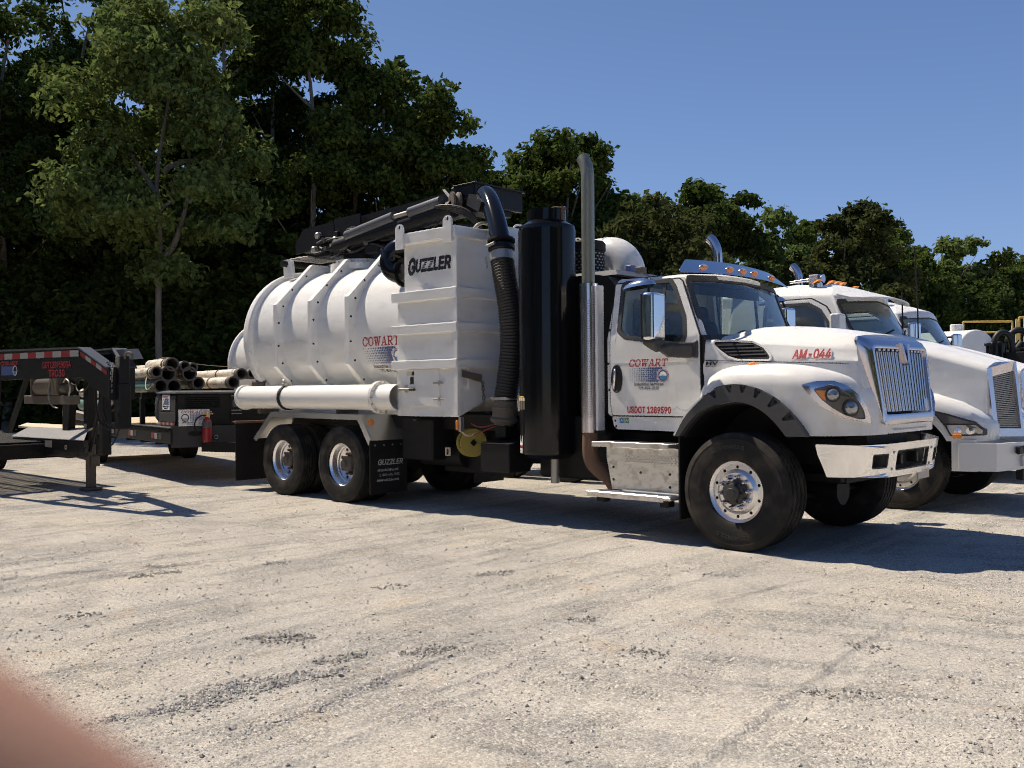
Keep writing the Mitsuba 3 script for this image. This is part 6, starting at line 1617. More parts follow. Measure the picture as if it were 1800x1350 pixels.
    part(key, 'air_horn', sh(cat(tube([(-1.75, -0.52, 3.02), (-1.35, -0.52, 3.04), (-1.25, -0.52, 3.04)], [0.02, 0.03, 0.06], 14), box(-1.45, -1.3, -0.58, -0.46, 2.95, 3.10, 0.01))), 'chrome', 30)
    # hood
    hx = np.linspace(-0.72, 0.90, 26)
    def sec(x):
        t = (x + 0.72) / 1.62
        e = 2.20 - 0.47 * t ** 1.15; c = e + 0.10; w = 1.0 - 0.36 * t ** 0.9
        ys = 1.0 - 0.30 * t; zs = 1.55 - 0.22 * t
        return [(0, c), (w * 0.5, c - 0.01), (w * 0.86, e + 0.04), (w * 0.97, e), (w, e - 0.05), (w * 0.8 + ys * 0.2, (e + zs) / 2), (ys, zs), (ys - 0.02, 1.05)]
    H = []
    for x in hx:
        h = sec(x)
        H.append([(x, -y, z) for y, z in h[::-1]] + [(x, y, z) for y, z in h[1:]])
    part(key, 'hood', sh(loft(H)), 'white_paint', 40)
    # fenders with headlamps
    for s in (-1, 1):
        R = []
        for x, yo, yi, tp in ((-0.80, 1.16, 0.8, 1.10), (-0.66, 1.19, 0.8, 1.32), (-0.40, 1.23, 0.8, 1.44), (-0.05, 1.25, 0.78, 1.475), (0.35, 1.25, 0.72, 1.43), (0.65, 1.22, 0.66, 1.33), (0.85, 1.14, 0.6, 1.22), (0.96, 1.02, 0.55, 1.12), (1.0, 0.85, 0.5, 1.05)):
            zb = 0.86
            zz = [zb, zb + (tp - zb) * 0.5, tp - 0.14, tp - 0.06, tp - 0.015, tp, tp, zb]
            yy = [yo, yo, yo, yo - 0.03, yo - 0.09, yo - 0.2, yi, yi]
            R.append([(x, s * a, b) for a, b in zip(yy, zz)])
        fm_ = man(loft(R)) - man(rod((0, s * 1.6, 0.56), (0, s * 0.3, 0.56), 0.68, n=60))
        F = part(key, 'fender', sh(unman(fm_)), 'white_paint', 40)
        hb = rounded(poly([(0.44, 1.235), (0.62, 1.195), (0.90, 1.10), (0.985, 1.0), (0.985, 0.93), (0.66, 0.92), (0.60, 1.04)]), 0.015)
        fh = lambda v, s=s: np.column_stack([v[:, 0] + x0, s * (np.interp(v[:, 0], [0.35, 0.65, 0.85, 0.96, 1.0], [1.25, 1.22, 1.14, 1.02, 0.86]) + 0.004 + v[:, 2]) + y0, v[:, 1]])
        HL = part(key, 'headlight', wrap(hb, 0.02, fh, 0.04), 'dark_plastic', 40, label='dark framed headlight')
        part(HL, 'lens', wrap(hb.buffer(-0.022).intersection(sg.box(0, 0.9, 2, 1.055)), 0.008, fh, 0.05, lo=0.02), 'lamp_clear', 40)
        part(HL, 'upper_lens', wrap(hb.buffer(-0.02).intersection(sg.box(0, 1.075, 2, 1.3)), 0.008, fh, 0.05, lo=0.02), 'lamp_grey', 40)
        for xx in (0.74, 0.86):
            part(HL, 'lamp', mapped(lathe([(0.045, 0.02), (0.04, 0.034), (0, 0.04)], (xx, 0.985, 0), (0, 0, 1), 20), fh), 'chrome', 40)
        front_wheel(key, x0 + 0.02, y0 + s * 1.22, s, R=0.53, w=0.36, detail=False)
    # V nose grille
    for s in (-1, 1):
        A, B, D_, E_ = V(1.03, 0, 1.83), V(0.90, s * 0.62, 1.74), V(0.98, s * 0.62, 0.90), V(1.12, 0, 0.88)
        def qd(a, b, wv, th=0.03):
            return hull([a, b, a + wv, b + wv, a - V(th, 0, 0), b - V(th, 0, 0), a + wv - V(th, 0, 0), b + wv - V(th, 0, 0)])
        down = (D_ - B) / np.linalg.norm(D_ - B); across = (A - B) / np.linalg.norm(A - B)
        g = 'grille'
        if s < 0:
            G2 = part(key, g, sh(qd(A, E_, V(0.02, 0.035, 0) - V(0, 0.07, 0) * 0, 0.06)), 'chrome', 25, label='chrome radiator grille folded to a V')
        part(G2, 'grille_frame', sh(cat(qd(B, D_, across * 0.10, 0.10), qd(B, A, down * 0.12 + V(-0.02, 0, 0), 0.10), qd(D_, E_, -down * 0.10, 0.08))), 'chrome', 25)
        part(G2, 'grille_mesh', sh(hull([B + down * 0.1 + across * 0.08 - V(0.05, 0, 0), A + V(-0.05, 0, -0.12), D_ - down * 0.06 + across * 0.08 - V(0.05, 0, 0), E_ + V(-0.05, 0, 0.06), B + down * 0.1 - V(0.07, 0, 0), E_ - V(0.08, 0, 0)])), 'dark_plastic', False)
        for k in range(30):
            t = (k + 1) / 31
            a = B + (D_ - B) * (0.12 + 0.80 * t) + across * 0.09 - V(0.025, 0, 0); b = A + (E_ - A) * (0.12 + 0.80 * t) - V(0.025, 0, 0)
            part(G2, 'grille_bar', sh(hull([a, b, a - V(0.012, 0, 0.006), b - V(0.012, 0, 0.006), a - V(0, 0, 0.010), b - V(0, 0, 0.010)])), 'bare_steel', False)
    # bumper
    bq = [(0.76, -1.26), (1.13, -1.12), (1.24, -0.6), (1.27, 0), (1.24, 0.6), (1.13, 1.12), (0.76, 1.26)]
    bl = sg.LineString(bq).buffer(0.02, join_style=2, cap_style=2)
    BM = part(key, 'bumper', sh(prism(bl, 'z', 0.51, 0.84)), 'white_plain', 25, label='plain white steel bumper')
    part(BM, 'bumper_slot', sh(box(1.255, 1.293, -0.75, 0.75, 0.70, 0.79, 0.005)), 'frame_black', False)
    part(BM, 'bumper_plate', sh(box(1.255, 1.288, -0.62, -0.25, 0.55, 0.68, 0.003)), 'grey_print', False)
    part(BM, 'bumper_hole', sh(hull([(1.175 + a, -0.98 + b, z) for a, b in ((0, 0), (0.012, 0.04)) for z in (0.62, 0.70)])), 'frame_black', False)
    part(BM, 'side_lamp', sh(box(0.70, 0.80, -1.285, -1.262, 0.90, 0.945, 0.004)), 'amber', False)
    part(BM, 'air_dam', sh(hull([(x, y, z) for x, y in ((0.66, -1.20), (0.92, -1.16), (0.66, 1.20), (0.92, 1.16)) for z in (0.50, 0.88)])), 'white_plain', 25)
    part(BM, 'tow_pin', sh(cat(box(1.20, 1.28, -0.62, -0.54, 0.36, 0.51, 0.01), box(1.20, 1.28, -0.46, -0.38, 0.36, 0.51, 0.01)) if False else box(1.20, 1.28, -0.58, -0.42, 0.38, 0.51, 0.01)), 'frame_black', False)
    part(key, 'front_axle', sh(rod((0.02, -1.0, 0.5), (0.02, 1.0, 0.5), 0.08)), 'frame_black')
    part(key, 'engine', sh(box(-0.7, 0.75, -0.5, 0.5, 0.6, 1.3)), 'frame_black')
    part(key, 'frame_rail', sh(box(-8.2, 0.9, -0.45, -0.37, 0.75, 1.0)), 'frame_black')
    part(key, 'frame_rail', sh(box(-8.2, 0.9, 0.37, 0.45, 0.75, 1.0)), 'frame_black')
    part(key, 'fuel_tank', sh(rod((-2.4, -0.88, 0.68), (-1.0, -0.88, 0.68), 0.30, n=30)), 'aluminium', 30)
    for xw in (-5.4, -6.75):
        for s in (-1, 1):
            rear_wheel(key, x0 + xw, y0 + s * 1.23, s, R=0.51, dual=False, detail=False)
    st = [(-2.70, -0.92, 1.0), (-2.70, -0.92, 2.4), (-2.70, -0.92, 3.42)] + [(-2.90 + 0.20 * math.cos(a), -0.92, 3.45 + 0.30 * math.sin(a)) for a in np.linspace(0.1, 1.2, 10)]
    part(key, 'exhaust_stack', sh(tube(st, 0.075, 24)), 'chrome', 30, label='chrome exhaust stack with a curved tip')
    if sleeper:
        S = [(x, s * y, z) for s in (-1, 1) for x, y, z in ((-4.3, 1.0, 1.2), (-4.3, 0.95, 3.2), (-2.4, 1.0, 1.2), (-2.2, 0.90, 3.12), (-1.55, 0.80, 2.98), (-1.25, 0.6, 2.86))]
        part(key, 'sleeper', sh(hull_spheres(S, 0.08)), 'white_paint', 28, label='tall white sleeper box with a sloping roof')
    if body:
        part(key, 'body', sh(lathe([(0, -0.2), (0.6, -0.15), (0.95, 0.0), (0.98, 0.04), (0.98, 4.2), (0.6, 4.35), (0, 4.4)], (-8.2, 0, 2.15), (1, 0, 0), 64)), 'white_paint', 35)
        part(key, 'body_box', sh(box(-3.75, -3.0, -1.15, 1.15, 1.1, 2.75)), 'white_paint', False)


ROAD_G = 'white trucks parked in line beyond the tanker'
T2 = thing('white_truck', 'white truck with a V shaped chrome grille and pale visor, right behind the nearest truck', 'truck', ROAD_G)
road_truck(T2, 4.0, -0.05, False, True)
part(T2, 'antenna', tube([(-0.55, 4.95, 2.2), (-0.56, 4.96, 2.8), (-0.60, 4.97, 3.55)], 0.010, 6), 'frame_black')
part(T2, 'antenna', tube([(-0.75, 4.9, 2.2), (-0.76, 4.9, 2.9)], 0.010, 6), 'frame_black')
T3 = thing('white_truck', 'white truck with a tall sleeper roof, the farthest of the three in line', 'truck', ROAD_G)
road_truck(T3, 8.0, -0.75, True, False, False)
part(T3, 'antenna', tube([(-0.2, 9.0, 1.9), (-0.2, 9.0, 2.75)], 0.012, 6), 'frame_black')

# ------------------------------------------------------------------ far tank, pump set, platform rail at the right
WT = thing('white_tank', 'white horizontal storage tank with a rounded end, behind the trucks at the right', 'tank')
ax = V(0.93, -0.36, 0)
wo = V(-5.18, 22.66, 0)
part(WT, 'shell', lathe([(0, -3.4), (0.85, -3.4), (1.0, -3.3), (1.0, -0.03), (0.985, 0.0), (0.97, 0.015), (0, 0.10)], wo + V(0, 0, 2.25), ax, 48), 'white_plain', 30)
part(WT, 'hatch', lathe([(0, 0), (0.20, 0), (0.20, 0.26), (0.17, 0.28), (0, 0.28)], wo - 0.75 * ax + V(0, 0, 3.18), (0, 0, 1), 24), 'white_plain', 30)
part(WT, 'cradle', moved(box(-3.0, -0.3, -0.6, 0.6, 0.0, 1.5), np.column_stack([ax, V(-ax[1], ax[0], 0), V(0, 0, 1)]), wo), 'frame_black', False)
part(WT, 'valve', rod(wo + 0.05 * ax + V(0.25, 0.65, 2.75), wo + 0.3 * ax + V(0.25, 0.65, 2.75), 0.13), 'frame_black')
PS = thing('pump_set', 'black pump set with two upright cylinders and fat curved hoses, at the right edge', 'pump')
for (px, py, r, h) in ((-1.62, 12.25, 0.19, 2.40), (-1.12, 12.75, 0.21, 2.30)):
    c = part(PS, 'cylinder', lathe([(0, 0), (r, 0), (r, h - 0.04), (r - 0.03, h), (0, h)], (px, py, 0), (0, 0, 1), 40), 'gloss_black', 30)
    part(c, 'rim', lathe([(r - 0.01, 0), (r + 0.03, 0), (r + 0.03, 0.05), (r - 0.01, 0.05)], (px, py, h - 0.06), (0, 0, 1), 40, closed=True), 'black_metal', 30)
part(PS, 'curved_hose', tube(spline([(-1.64, 12.24, 2.36), (-1.62, 12.26, 2.52), (-1.52, 12.34, 2.62), (-1.41, 12.42, 2.55), (-1.36, 12.45, 2.30), (-1.34, 12.45, 1.95), (-1.2, 12.5, 1.7)], 40), 0.062, 18), 'hose_rubber', True)
part(PS, 'curved_hose', tube(spline([(-1.52, 12.75, 2.45), (-1.46, 12.8, 2.62), (-1.34, 12.88, 2.68), (-1.22, 12.95, 2.58), (-1.18, 12.98, 2.2)], 30), 0.068, 18), 'hose_rubber', True)
part(PS, 'curved_hose', tube(spline([(-1.14, 12.75, 2.25), (-1.13, 12.76, 2.46), (-1.04, 12.84, 2.57), (-0.92, 12.94, 2.5), (-0.88, 12.98, 2.15)], 30), 0.062, 18), 'hose_rubber', True)
part(PS, 'block', box(-1.6, -0.6, 12.3, 13.6, 0.3, 2.2), 'frame_black', False)
part(PS, 'filter', rod((-1.45, 12.75, 2.1), (-1.25, 12.85, 2.4), 0.12), 'black_metal')
part(PS, 'tail_arm', rod((-2.05, 11.9, 1.2), (-1.9, 12.0, 2.15), 0.12), 'black_metal')
CD = part(PS, 'chrome_cap', hull_spheres([(-0.78, 11.6, 1.86), (-0.55, 11.7, 1.84), (-0.78, 11.6, 1.75), (-0.55, 11.7, 1.75)], 0.09), 'mirror_chrome', 50)
part(PS, 'cap_stand', rod((-0.66, 11.65, 0), (-0.66, 11.65, 1.8), 0.06), 'frame_black')
FT2 = thing('steel_platform', 'dark steel storage box with a yellow hand rail round its roof, behind the white tank', 'platform')
A0, A1 = V(-6.85, 26.58), V(-4.6, 28.7)
ud = (A1 - A0) / np.linalg.norm(A1 - A0); nd = V(-ud[1], ud[0])
bxm = box(0, 3.2, -0.05, 2.6, 0, 2.72, 0.02)
part(FT2, 'body', TM(np.column_stack([A0[0] + np.array(bxm.vertices)[:, 0] * ud[0] + np.array(bxm.vertices)[:, 1] * nd[0], A0[1] + np.array(bxm.vertices)[:, 0] * ud[1] + np.array(bxm.vertices)[:, 1] * nd[1], np.array(bxm.vertices)[:, 2]]), bxm.faces), 'dark_plastic', False)
def rail(p, q, z0, z1, n):
    g = part(FT2, 'guard_rail', cat(rod((*p, z1), (*q, z1), 0.035, n=8), rod((*p, (z0 + z1) / 2), (*q, (z0 + z1) / 2), 0.03, n=8)), 'rail_yellow') if False else None
    for z in (z1, z0 + 0.64 * (z1 - z0)):
        part(FT2, 'guard_rail', rod((*p, z), (*q, z), 0.036, n=8), 'rail_yellow')
    for t in np.linspace(0, 1, n):
        w = p + (q - p) * t
        part(FT2, 'rail_post', rod((*w, z0), (*w, z1), 0.036, n=8), 'rail_yellow')
rail(A0, A0 + 1.75 * ud, 2.72, 3.75, 2)
rail(A0 + 1.15 * ud - nd * 1.4, A0 + 1.75 * ud - nd * 0.4, 2.2, 3.72, 3)
rail(A0 + 2.0 * ud, A0 + 3.15 * ud, 2.72, 3.90, 3)
rail(A0 + 2.45 * ud + 0.5 * nd, A0 + 3.2 * ud + 0.5 * nd, 2.72, 3.95, 3)
part(FT2, 'walkway', TM(np.column_stack([A0[0] + v_[:, 0] * ud[0] + v_[:, 1] * nd[0], A0[1] + v_[:, 0] * ud[1] + v_[:, 1] * nd[1], v_[:, 2]]), b_.faces), 'rail_yellow', False) if False else None
b_ = box(0.9, 2.0, -1.5, -0.06, 2.12, 2.2, 0.01); v_ = np.array(b_.vertices)
part(FT2, 'walkway', TM(np.column_stack([A0[0] + v_[:, 0] * ud[0] + v_[:, 1] * nd[0], A0[1] + v_[:, 0] * ud[1] + v_[:, 1] * nd[1], v_[:, 2]]), b_.faces), 'dark_plastic', False)
for q in (1.0, 1.9):
    w = A0 + q * ud - 1.42 * nd
    part(FT2, 'walkway_leg', rod((*w, 0), (*w, 2.12), 0.05), 'dark_plastic')
BR = thing('brush_pile', 'dark tangled scrap heap behind the third truck', 'scrap heap')
r = np.random.default_rng(3)
part(BR, 'loop', cat(*[tube(spline(np.array([-7.4, 23.0, 2.2]) + np.clip(r.normal(0, 1, (5, 3)), -1.3, 1.3) * [0.45, 0.45, 0.5], 14), 0.045, 6) for _ in range(26)]), 'frame_black', kind='stuff')
part(BR, 'box', box(-8.0, -6.8, 22.6, 23.8, 0, 2.0), 'frame_black', False)

# second tanker standing behind the pipe load
BT = thing('tank_truck', 'white tank body of another parked tanker, half hidden behind the pipe load', 'tanker')
bo = V(-17.2, 4.6, 0)
part(BT, 'tank', lathe([(0, -0.2), (0.6, -0.15), (1.03, 0.0), (1.03, 5.2), (0, 5.4)], bo + V(0, 0, 2.20), (1, 0, 0), 64), 'white_paint', 35)
for x in (0.10, 1.25, 2.4):
    part(BT, 'rib', lathe([(1.02, 0), (1.12, 0), (1.12, 0.06), (1.02, 0.06)], bo + V(x, 0, 2.20), (1, 0, 0), 64, closed=True), 'white_paint', 30)
part(BT, 'hatch_box', hull([(bo[0] + x, bo[1] + y, z) for x, y in ((0.3, -0.55), (1.4, -0.55), (0.3, 0.55), (1.4, 0.55)) for z in (3.0, 3.42)] + [(bo[0] + 0.45, bo[1], 3.5), (bo[0] + 1.3, bo[1], 3.5)]), 'white_paint', 20)
part(BT, 'chassis', box(bo[0], bo[0] + 5.6, bo[1] - 0.8, bo[1] + 0.8, 0.7, 1.3), 'frame_black', False)
for x in (1.0, 2.3, 5.0):
    for s in (-1, 1):
        part(BT, 'wheel', tyre_mesh(0.5, 0.28, 0.28, bo[1] + s * 1.2, s, 0.49, bo[0] + x, zigzag=False, n=60), 'rubber', 40)
# ------------------------------------------------------------------ the wood behind the yard
def leaves(c, out, size, r):
    """Leaf faces at centres c, each a bent rhombus of two triangles turned roughly towards out."""
    n = len(c)
    nrm = out + r.normal(0, 0.75, (n, 3)); nrm[:, 2] += 0.35
    nrm /= np.linalg.norm(nrm, axis=1, keepdims=True)
    a = np.cross(nrm, r.normal(0, 1, (n, 3))); a /= np.linalg.norm(a, axis=1, keepdims=True)
    b = np.cross(nrm, a)
    s = (size * r.uniform(0.6, 1.35, n))[:, None]
    v = np.stack([c - a * s * 0.55, c + b * s * 0.32 + nrm * s * 0.06, c + a * s * 0.55 - nrm * s * 0.10, c - b * s * 0.32 + nrm * s * 0.06], 1)
    k = 4 * np.arange(n)[:, None]
    f = np.stack([k + [0, 1, 2], k + [0, 2, 3]], 1)
    return v.reshape(-1, 3), f.reshape(-1, 3)


def crown_points(n, base, zc, rx, rz, r, blobs, clump=0.42):
    """Leaf centres and outward directions of a crown made of overlapping leaf clusters in an uneven ellipsoid."""
    d = r.normal(0, 1, (blobs, 3)); d /= np.linalg.norm(d, axis=1, keepdims=True)
    rad = r.uniform(0.25, 0.95, blobs) ** 0.6
    bc = d * rad[:, None] * [rx * 0.86, rx * 0.86, rz * 0.92]
    bc[:, :2] *= (1 - 0.28 * np.clip(bc[:, 2:] / rz, -0.3, 1))
    br = r.uniform(0.5, 1.15, blobs) * rx * 0.30
    m = max(1, n // 26)                         # twigs, each a bunch of leaves
    w = r.choice(blobs, m, p=br ** 2 / (br ** 2).sum())
    e = r.normal(0, 1, (m, 3)); e /= np.linalg.norm(e, axis=1, keepdims=True)
    e[:, 2] = np.where(e[:, 2] < -0.45, -0.5 * e[:, 2], e[:, 2])
    tw = bc[w] + e * (br[w] * (0.55 + 0.5 * r.random(m) ** 0.7))[:, None] * [1, 1, 0.85]
    k = np.repeat(np.arange(m), 26)
    p = tw[k] + r.normal(0, clump * 0.5, (len(k), 3)) * [1, 1, 0.7]
    o = e[k]
    return p + V(base[0], base[1], zc), o


def limbs(base, top, r0, r, n, spread, z0):
    out = []
    pts = [V(base[0], base[1], -0.1)]
    for t in (0.3, 0.6, 1.0):
        pts.append(V(base[0] + r.normal(0, 0.25) * t, base[1] + r.normal(0, 0.25) * t, top * t))
    P = spline(pts, 16)
    out.append(tube(P, np.linspace(r0, r0 * 0.25, 16), 9))
    for k in range(n):
        i = int(np.clip((z0 + (top - z0) * r.uniform(0, 0.85)) / top * 15, 1, 14))
        a = r.uniform(0, 6.283)
        L = spread * r.uniform(0.5, 0.95)
        s = P[i]
        q = spline([s, s + V(math.cos(a) * L * 0.4, math.sin(a) * L * 0.4, L * 0.35), s + V(math.cos(a) * L, math.sin(a) * L, L * 0.95)], 8)
        out.append(tube(q, np.linspace(r0 * 0.38, r0 * 0.07, 8), 6))
    return out


def tree(name, label, x, y, h, rx, z0, n, size, leaf, seed, group, blobs=26, r0=0.22, custom=None):
    r = np.random.default_rng(seed)
    k = thing(name, label, 'tree', group)
    part(k, 'trunk', custom if custom else cat(*limbs((x, y), h * 0.8, r0, r, 7, rx * 0.8, z0)), 'bark', 40)
    zc, rz = (h + z0) / 2, (h - z0) / 2
    n, size = int(n * 0.57), size * 1.20
    p, o = crown_points(n, (x, y), zc, rx, rz, r, int(blobs * 1.5))
    v, f = leaves(p, o, size, r)
    part(k, 'crown', TM(v, f), leaf, False)
    return k


def at(px, Z):   # ground point straight ahead at picture column px (of 1800) and depth Z: worked out once, then the wood stands there
    return CAM[:2] + Z * (FWD[:2] + (px - 900) / 1678.7 * RGT[:2])


LT = at(284, 33)
def rel(px, py):
    return V(LT[0] + (px - 284) / 1678.7 * 33 * 0.731, LT[1] + (px - 284) / 1678.7 * 33 * 0.683, (684 - py) / 1678.7 * 33 + 1.55)
lt_limbs = [tube(spline([V(LT[0], LT[1], -0.1), rel(279, 560), rel(281, 480), rel(283, 400), rel(278, 340), rel(290, 230), rel(300, 100)], 26), np.linspace(0.135, 0.04, 26), 12),
            tube(spline([rel(281, 345), rel(270, 325), rel(235, 270), rel(207, 238), rel(170, 226)], 18), np.linspace(0.10, 0.035, 18), 8),
            tube(spline([rel(283, 452), rel(300, 438), rel(318, 400), rel(330, 355), rel(335, 320)], 16), np.linspace(0.12, 0.05, 16), 8),
            tube(spline([rel(280, 372), rel(296, 355), rel(310, 350)], 10), np.linspace(0.08, 0.04, 10), 7),
            tube(spline([rel(330, 350), rel(360, 345), rel(375, 344)], 10), np.linspace(0.05, 0.02, 10), 6),
            tube(spline([rel(290, 300), rel(330, 280), rel(375, 270), rel(395, 235)], 14), np.linspace(0.10, 0.03, 14), 7)]
WOOD = 'trees along the wood behind the yard'
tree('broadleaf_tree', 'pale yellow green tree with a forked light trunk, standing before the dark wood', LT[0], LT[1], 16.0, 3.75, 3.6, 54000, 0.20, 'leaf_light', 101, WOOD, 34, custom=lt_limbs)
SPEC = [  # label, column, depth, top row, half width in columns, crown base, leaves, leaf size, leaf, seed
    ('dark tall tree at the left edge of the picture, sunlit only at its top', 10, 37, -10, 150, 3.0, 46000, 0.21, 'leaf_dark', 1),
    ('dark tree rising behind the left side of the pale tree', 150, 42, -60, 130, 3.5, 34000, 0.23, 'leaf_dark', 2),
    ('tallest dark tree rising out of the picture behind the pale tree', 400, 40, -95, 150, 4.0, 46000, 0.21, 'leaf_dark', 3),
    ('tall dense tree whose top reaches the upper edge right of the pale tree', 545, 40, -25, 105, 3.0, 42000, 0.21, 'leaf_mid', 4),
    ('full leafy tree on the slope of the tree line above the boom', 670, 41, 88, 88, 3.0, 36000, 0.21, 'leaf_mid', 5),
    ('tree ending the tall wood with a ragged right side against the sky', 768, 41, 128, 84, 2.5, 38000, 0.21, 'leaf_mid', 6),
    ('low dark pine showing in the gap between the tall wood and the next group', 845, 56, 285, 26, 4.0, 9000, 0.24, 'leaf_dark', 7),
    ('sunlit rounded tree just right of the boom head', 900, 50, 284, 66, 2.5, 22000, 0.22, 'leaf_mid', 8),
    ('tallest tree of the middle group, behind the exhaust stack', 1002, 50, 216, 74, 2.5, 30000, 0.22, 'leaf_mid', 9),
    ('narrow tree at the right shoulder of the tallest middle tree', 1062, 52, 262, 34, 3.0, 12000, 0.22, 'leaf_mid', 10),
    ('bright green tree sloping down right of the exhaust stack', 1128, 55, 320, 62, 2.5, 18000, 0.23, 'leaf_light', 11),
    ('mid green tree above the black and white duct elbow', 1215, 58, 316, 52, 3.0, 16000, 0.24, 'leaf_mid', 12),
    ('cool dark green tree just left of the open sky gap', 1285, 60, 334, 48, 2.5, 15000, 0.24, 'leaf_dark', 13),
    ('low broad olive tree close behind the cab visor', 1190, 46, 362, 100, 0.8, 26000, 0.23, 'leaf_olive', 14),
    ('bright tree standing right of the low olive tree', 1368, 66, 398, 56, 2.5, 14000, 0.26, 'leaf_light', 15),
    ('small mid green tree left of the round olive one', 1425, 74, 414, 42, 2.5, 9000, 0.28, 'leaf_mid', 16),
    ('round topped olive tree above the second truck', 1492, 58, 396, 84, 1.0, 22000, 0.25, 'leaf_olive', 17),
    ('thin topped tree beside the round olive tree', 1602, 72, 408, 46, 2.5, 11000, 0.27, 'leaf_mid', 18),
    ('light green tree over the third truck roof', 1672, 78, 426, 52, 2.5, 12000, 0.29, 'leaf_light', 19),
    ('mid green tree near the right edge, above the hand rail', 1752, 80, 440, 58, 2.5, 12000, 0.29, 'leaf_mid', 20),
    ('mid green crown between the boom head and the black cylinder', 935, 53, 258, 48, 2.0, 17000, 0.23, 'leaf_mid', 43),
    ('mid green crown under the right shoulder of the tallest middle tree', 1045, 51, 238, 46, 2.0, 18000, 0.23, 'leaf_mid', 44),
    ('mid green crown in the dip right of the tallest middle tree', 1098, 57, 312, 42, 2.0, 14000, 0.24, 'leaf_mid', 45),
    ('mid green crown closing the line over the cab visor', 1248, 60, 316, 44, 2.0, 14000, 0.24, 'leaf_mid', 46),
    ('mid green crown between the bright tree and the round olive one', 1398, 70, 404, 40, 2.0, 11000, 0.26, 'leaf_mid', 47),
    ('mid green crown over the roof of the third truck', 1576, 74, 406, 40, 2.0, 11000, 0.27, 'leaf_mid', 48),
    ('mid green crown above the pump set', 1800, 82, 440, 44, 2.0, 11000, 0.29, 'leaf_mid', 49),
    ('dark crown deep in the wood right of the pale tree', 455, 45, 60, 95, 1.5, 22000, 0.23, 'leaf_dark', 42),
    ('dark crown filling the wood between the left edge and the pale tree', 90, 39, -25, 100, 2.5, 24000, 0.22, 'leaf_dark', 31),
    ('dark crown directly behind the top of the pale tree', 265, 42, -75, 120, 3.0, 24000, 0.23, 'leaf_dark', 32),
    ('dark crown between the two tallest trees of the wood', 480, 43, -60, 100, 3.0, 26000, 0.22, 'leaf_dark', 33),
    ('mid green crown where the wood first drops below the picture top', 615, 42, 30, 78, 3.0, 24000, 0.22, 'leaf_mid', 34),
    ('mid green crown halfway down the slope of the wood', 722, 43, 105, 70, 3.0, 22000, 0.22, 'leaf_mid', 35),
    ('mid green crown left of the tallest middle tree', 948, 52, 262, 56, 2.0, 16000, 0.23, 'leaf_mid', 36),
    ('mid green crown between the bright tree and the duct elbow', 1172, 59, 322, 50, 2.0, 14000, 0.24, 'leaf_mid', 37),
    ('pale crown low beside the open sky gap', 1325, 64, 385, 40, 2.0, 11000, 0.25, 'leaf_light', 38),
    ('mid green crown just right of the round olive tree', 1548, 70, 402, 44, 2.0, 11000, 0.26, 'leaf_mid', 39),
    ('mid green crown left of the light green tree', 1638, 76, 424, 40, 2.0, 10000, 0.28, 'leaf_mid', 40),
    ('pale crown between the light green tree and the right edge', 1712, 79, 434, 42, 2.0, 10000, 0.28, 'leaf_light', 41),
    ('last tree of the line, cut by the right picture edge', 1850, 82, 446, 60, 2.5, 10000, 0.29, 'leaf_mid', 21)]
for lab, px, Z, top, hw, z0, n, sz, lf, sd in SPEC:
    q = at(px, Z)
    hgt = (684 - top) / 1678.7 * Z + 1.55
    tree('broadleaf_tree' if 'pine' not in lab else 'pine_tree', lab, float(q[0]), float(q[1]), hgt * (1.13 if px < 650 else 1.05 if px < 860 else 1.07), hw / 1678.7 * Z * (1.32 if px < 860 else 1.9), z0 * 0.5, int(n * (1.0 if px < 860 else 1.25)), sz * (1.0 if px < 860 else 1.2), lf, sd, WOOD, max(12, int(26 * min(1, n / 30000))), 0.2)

# growth under and behind the trees: one mass
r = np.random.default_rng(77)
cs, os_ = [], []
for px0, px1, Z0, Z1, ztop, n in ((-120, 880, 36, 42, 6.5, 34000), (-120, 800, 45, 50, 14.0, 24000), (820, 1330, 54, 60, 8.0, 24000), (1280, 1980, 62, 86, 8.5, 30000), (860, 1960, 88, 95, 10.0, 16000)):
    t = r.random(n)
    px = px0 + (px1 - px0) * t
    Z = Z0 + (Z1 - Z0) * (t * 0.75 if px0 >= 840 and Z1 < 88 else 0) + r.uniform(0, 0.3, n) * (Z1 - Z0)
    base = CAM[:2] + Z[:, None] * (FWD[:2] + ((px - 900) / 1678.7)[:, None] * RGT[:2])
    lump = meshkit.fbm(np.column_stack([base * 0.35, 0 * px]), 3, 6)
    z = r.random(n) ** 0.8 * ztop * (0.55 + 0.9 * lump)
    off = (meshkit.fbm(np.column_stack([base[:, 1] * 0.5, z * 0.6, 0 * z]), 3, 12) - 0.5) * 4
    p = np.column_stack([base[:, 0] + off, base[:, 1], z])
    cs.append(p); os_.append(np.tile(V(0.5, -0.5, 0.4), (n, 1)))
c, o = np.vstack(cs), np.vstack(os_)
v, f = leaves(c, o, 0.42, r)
whole(thing('undergrowth', 'dark mass of undergrowth and farther wood filling the space between the trunks', 'undergrowth', kind='stuff'), TM(v, f), 'leaf_dark', False)

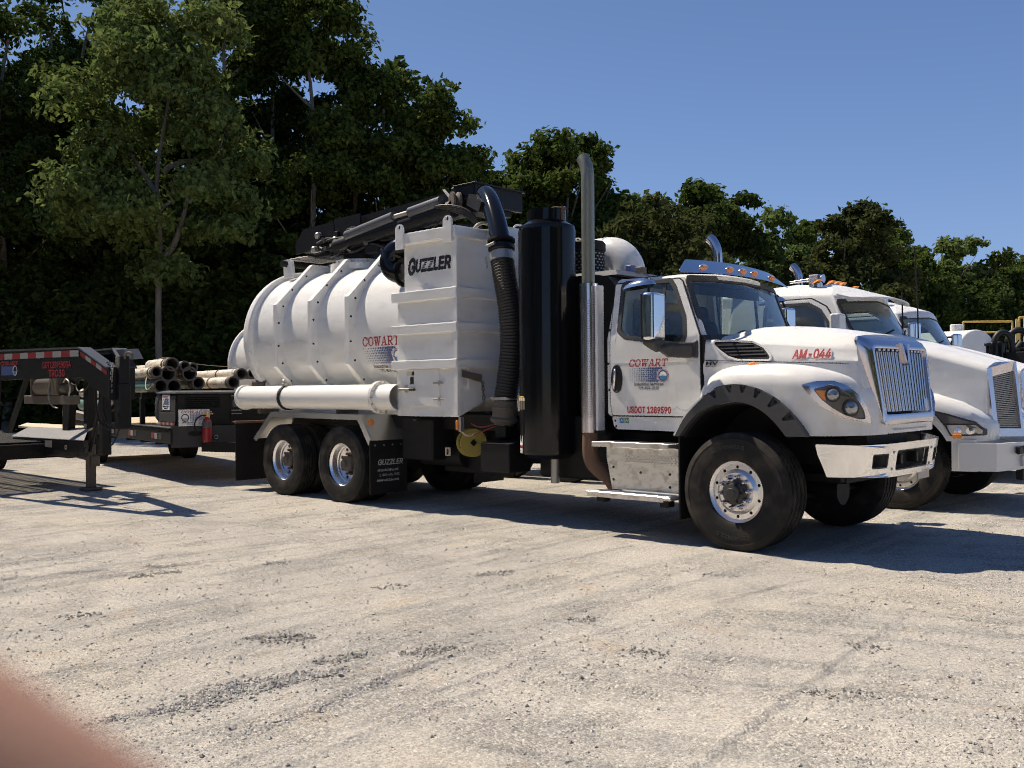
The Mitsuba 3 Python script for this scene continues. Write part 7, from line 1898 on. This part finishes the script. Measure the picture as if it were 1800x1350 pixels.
# the yard is walled by woods on the photographer's side as well: the black cylinder, glass and chrome mirror them
n = 16000
ang = np.radians(np.concatenate([r.uniform(-38, 14, n // 2), r.uniform(-192, -72, n // 2)]))
R_ = 34 + r.uniform(0, 5, n)
p = np.column_stack([-2 + R_ * np.cos(ang), -2 + R_ * np.sin(ang), 0 * ang])
top = 9 + 9 * meshkit.fbm(np.column_stack([p[:, :2] * 0.16, 0 * ang]), 3, 14)
p[:, 2] = r.random(n) ** 0.9 * top
v, f = leaves(p, np.column_stack([-np.cos(ang), -np.sin(ang), 0.3 + 0 * ang]), 1.3, r)
whole(thing('far_wood', 'wood beyond the open yard on the side of the photographer, mirrored in glass and black paint', 'wood', kind='stuff'), TM(v, f), 'leaf_dark', False)
# ------------------------------------------------------------------ the photographer's hand, out of focus at the lower left corner
RG, UP2 = RGT, UPV


def hp_(px, py, f):
    return CAM + f * FWD + (px - 900) / 1678.7 * f * RG + (675 - py) / 1678.7 * f * UP2


def chain(pts):
    out = manifold3d.Manifold()
    for (a, ra), (b, rb) in zip(pts[:-1], pts[1:]):
        out = out + man(hull(np.vstack([a + ra * _ico3, b + rb * _ico3])))
    return out


_ico3 = trimesh.creation.icosphere(subdivisions=2).vertices
d_, n_in = V(0.857, 0.514), V(-0.514, 0.857)
def fpt(off, t, f, c0=(-14, 1212)):
    q = V(*c0) + off * n_in + t * d_
    return hp_(q[0], q[1], f)


index = [(fpt(235, -900, 0.058), 0.0088), (fpt(215, -420, 0.052), 0.0078), (fpt(205, 60, 0.050), 0.0066), (fpt(210, 420, 0.050), 0.0062), (fpt(230, 640, 0.051), 0.0050)]
middle = [(fpt(450, -1000, 0.064), 0.0100), (fpt(440, -480, 0.062), 0.0090), (fpt(430, 120, 0.060), 0.0082), (fpt(440, 560, 0.060), 0.0076), (fpt(460, 800, 0.061), 0.0060)]
ring = [(fpt(800, -1000, 0.052), 0.0096), (fpt(800, -500, 0.048), 0.0086), (fpt(800, 0, 0.046), 0.0078), (fpt(815, 400, 0.047), 0.0072), (fpt(840, 600, 0.048), 0.0056)]
little = [(fpt(1130, -950, 0.054), 0.0085), (fpt(1130, -560, 0.050), 0.0074), (fpt(1140, -200, 0.049), 0.0066), (fpt(1155, 90, 0.050), 0.0060), (fpt(1175, 250, 0.051), 0.0047)]
palm_p = [index[0], middle[0], ring[0], little[0], (fpt(420, -2400, 0.058), 0.0150), (fpt(1100, -2400, 0.060), 0.0145)]
thumb = [(fpt(320, -2100, 0.066), 0.0140), (fpt(-30, -1700, 0.078), 0.0110), (fpt(-150, -1250, 0.086), 0.0095), (fpt(-160, -950, 0.090), 0.0070)]
wrist = [(fpt(760, -2700, 0.060), 0.0240), (fpt(800, -3500, 0.055), 0.0230)]
M = chain(index) + chain(middle) + chain(ring) + chain(little) + chain(thumb) + chain(wrist) + man(hull(np.vstack([a + r * _ico3 for a, r in palm_p + wrist[:1]])))
M = M.refine_to_length(0.0032)
hm = unman(M)
trimesh.smoothing.filter_taubin(hm, iterations=14)
HD = thing('hand', 'blurred brown fingers of a hand in front of the lens at the lower left corner', 'hand')
part(HD, 'fingers_and_palm', hm, 'skin', True)
for fng in (index, middle, ring, little, thumb):
    (a, ra), (b, rb) = fng[-2], fng[-1]
    ax_ = (b - a) / np.linalg.norm(b - a)
    up_ = -FWD - ax_ * (-FWD @ ax_); up_ /= np.linalg.norm(up_)
    sd_ = np.cross(ax_, up_)
    up_ = -up_
    c_ = b - 0.001 * ax_ + up_ * rb * 0.80
    part(HD, 'nail', hull([c_ + ax_ * 0.0055 * math.cos(t) + sd_ * 0.0042 * math.sin(t) - up_ * 0.0016 * math.sin(t) ** 2 + up_ * q for t in np.linspace(0, 6.283, 18) for q in (0.0, 0.0008)]), 'nail', 40)
wa, wb = wrist[0][0], wrist[1][0]
wd = (wb - wa) / np.linalg.norm(wb - wa)
part(HD, 'sleeve', tube([wb - 0.01 * wd, wb + 0.02 * wd, wb + 0.10 * wd, wb + 0.22 * wd - 0.05 * FWD], [0.030, 0.034, 0.040, 0.046], 24), 'sleeve', True)

PH = thing('phone', 'black phone held up by the hand, the picture is taken through its lens', 'phone')
pbox = box(-0.078, 0.070, -0.050, 0.028, -0.0125, -0.0040, 0.002)
pv = np.array(pbox.vertices)
part(PH, 'body', TM(CAM + pv[:, :1] * RGT + pv[:, 1:2] * UPV + pv[:, 2:] * FWD, pbox.faces), 'gloss_black', False)
pbox = box(-0.076, 0.068, -0.048, 0.026, -0.0135, -0.0126, 0.0003)
pv = np.array(pbox.vertices)
part(PH, 'screen', TM(CAM + pv[:, :1] * RGT + pv[:, 1:2] * UPV + pv[:, 2:] * FWD, pbox.faces), 'frame_black', False)
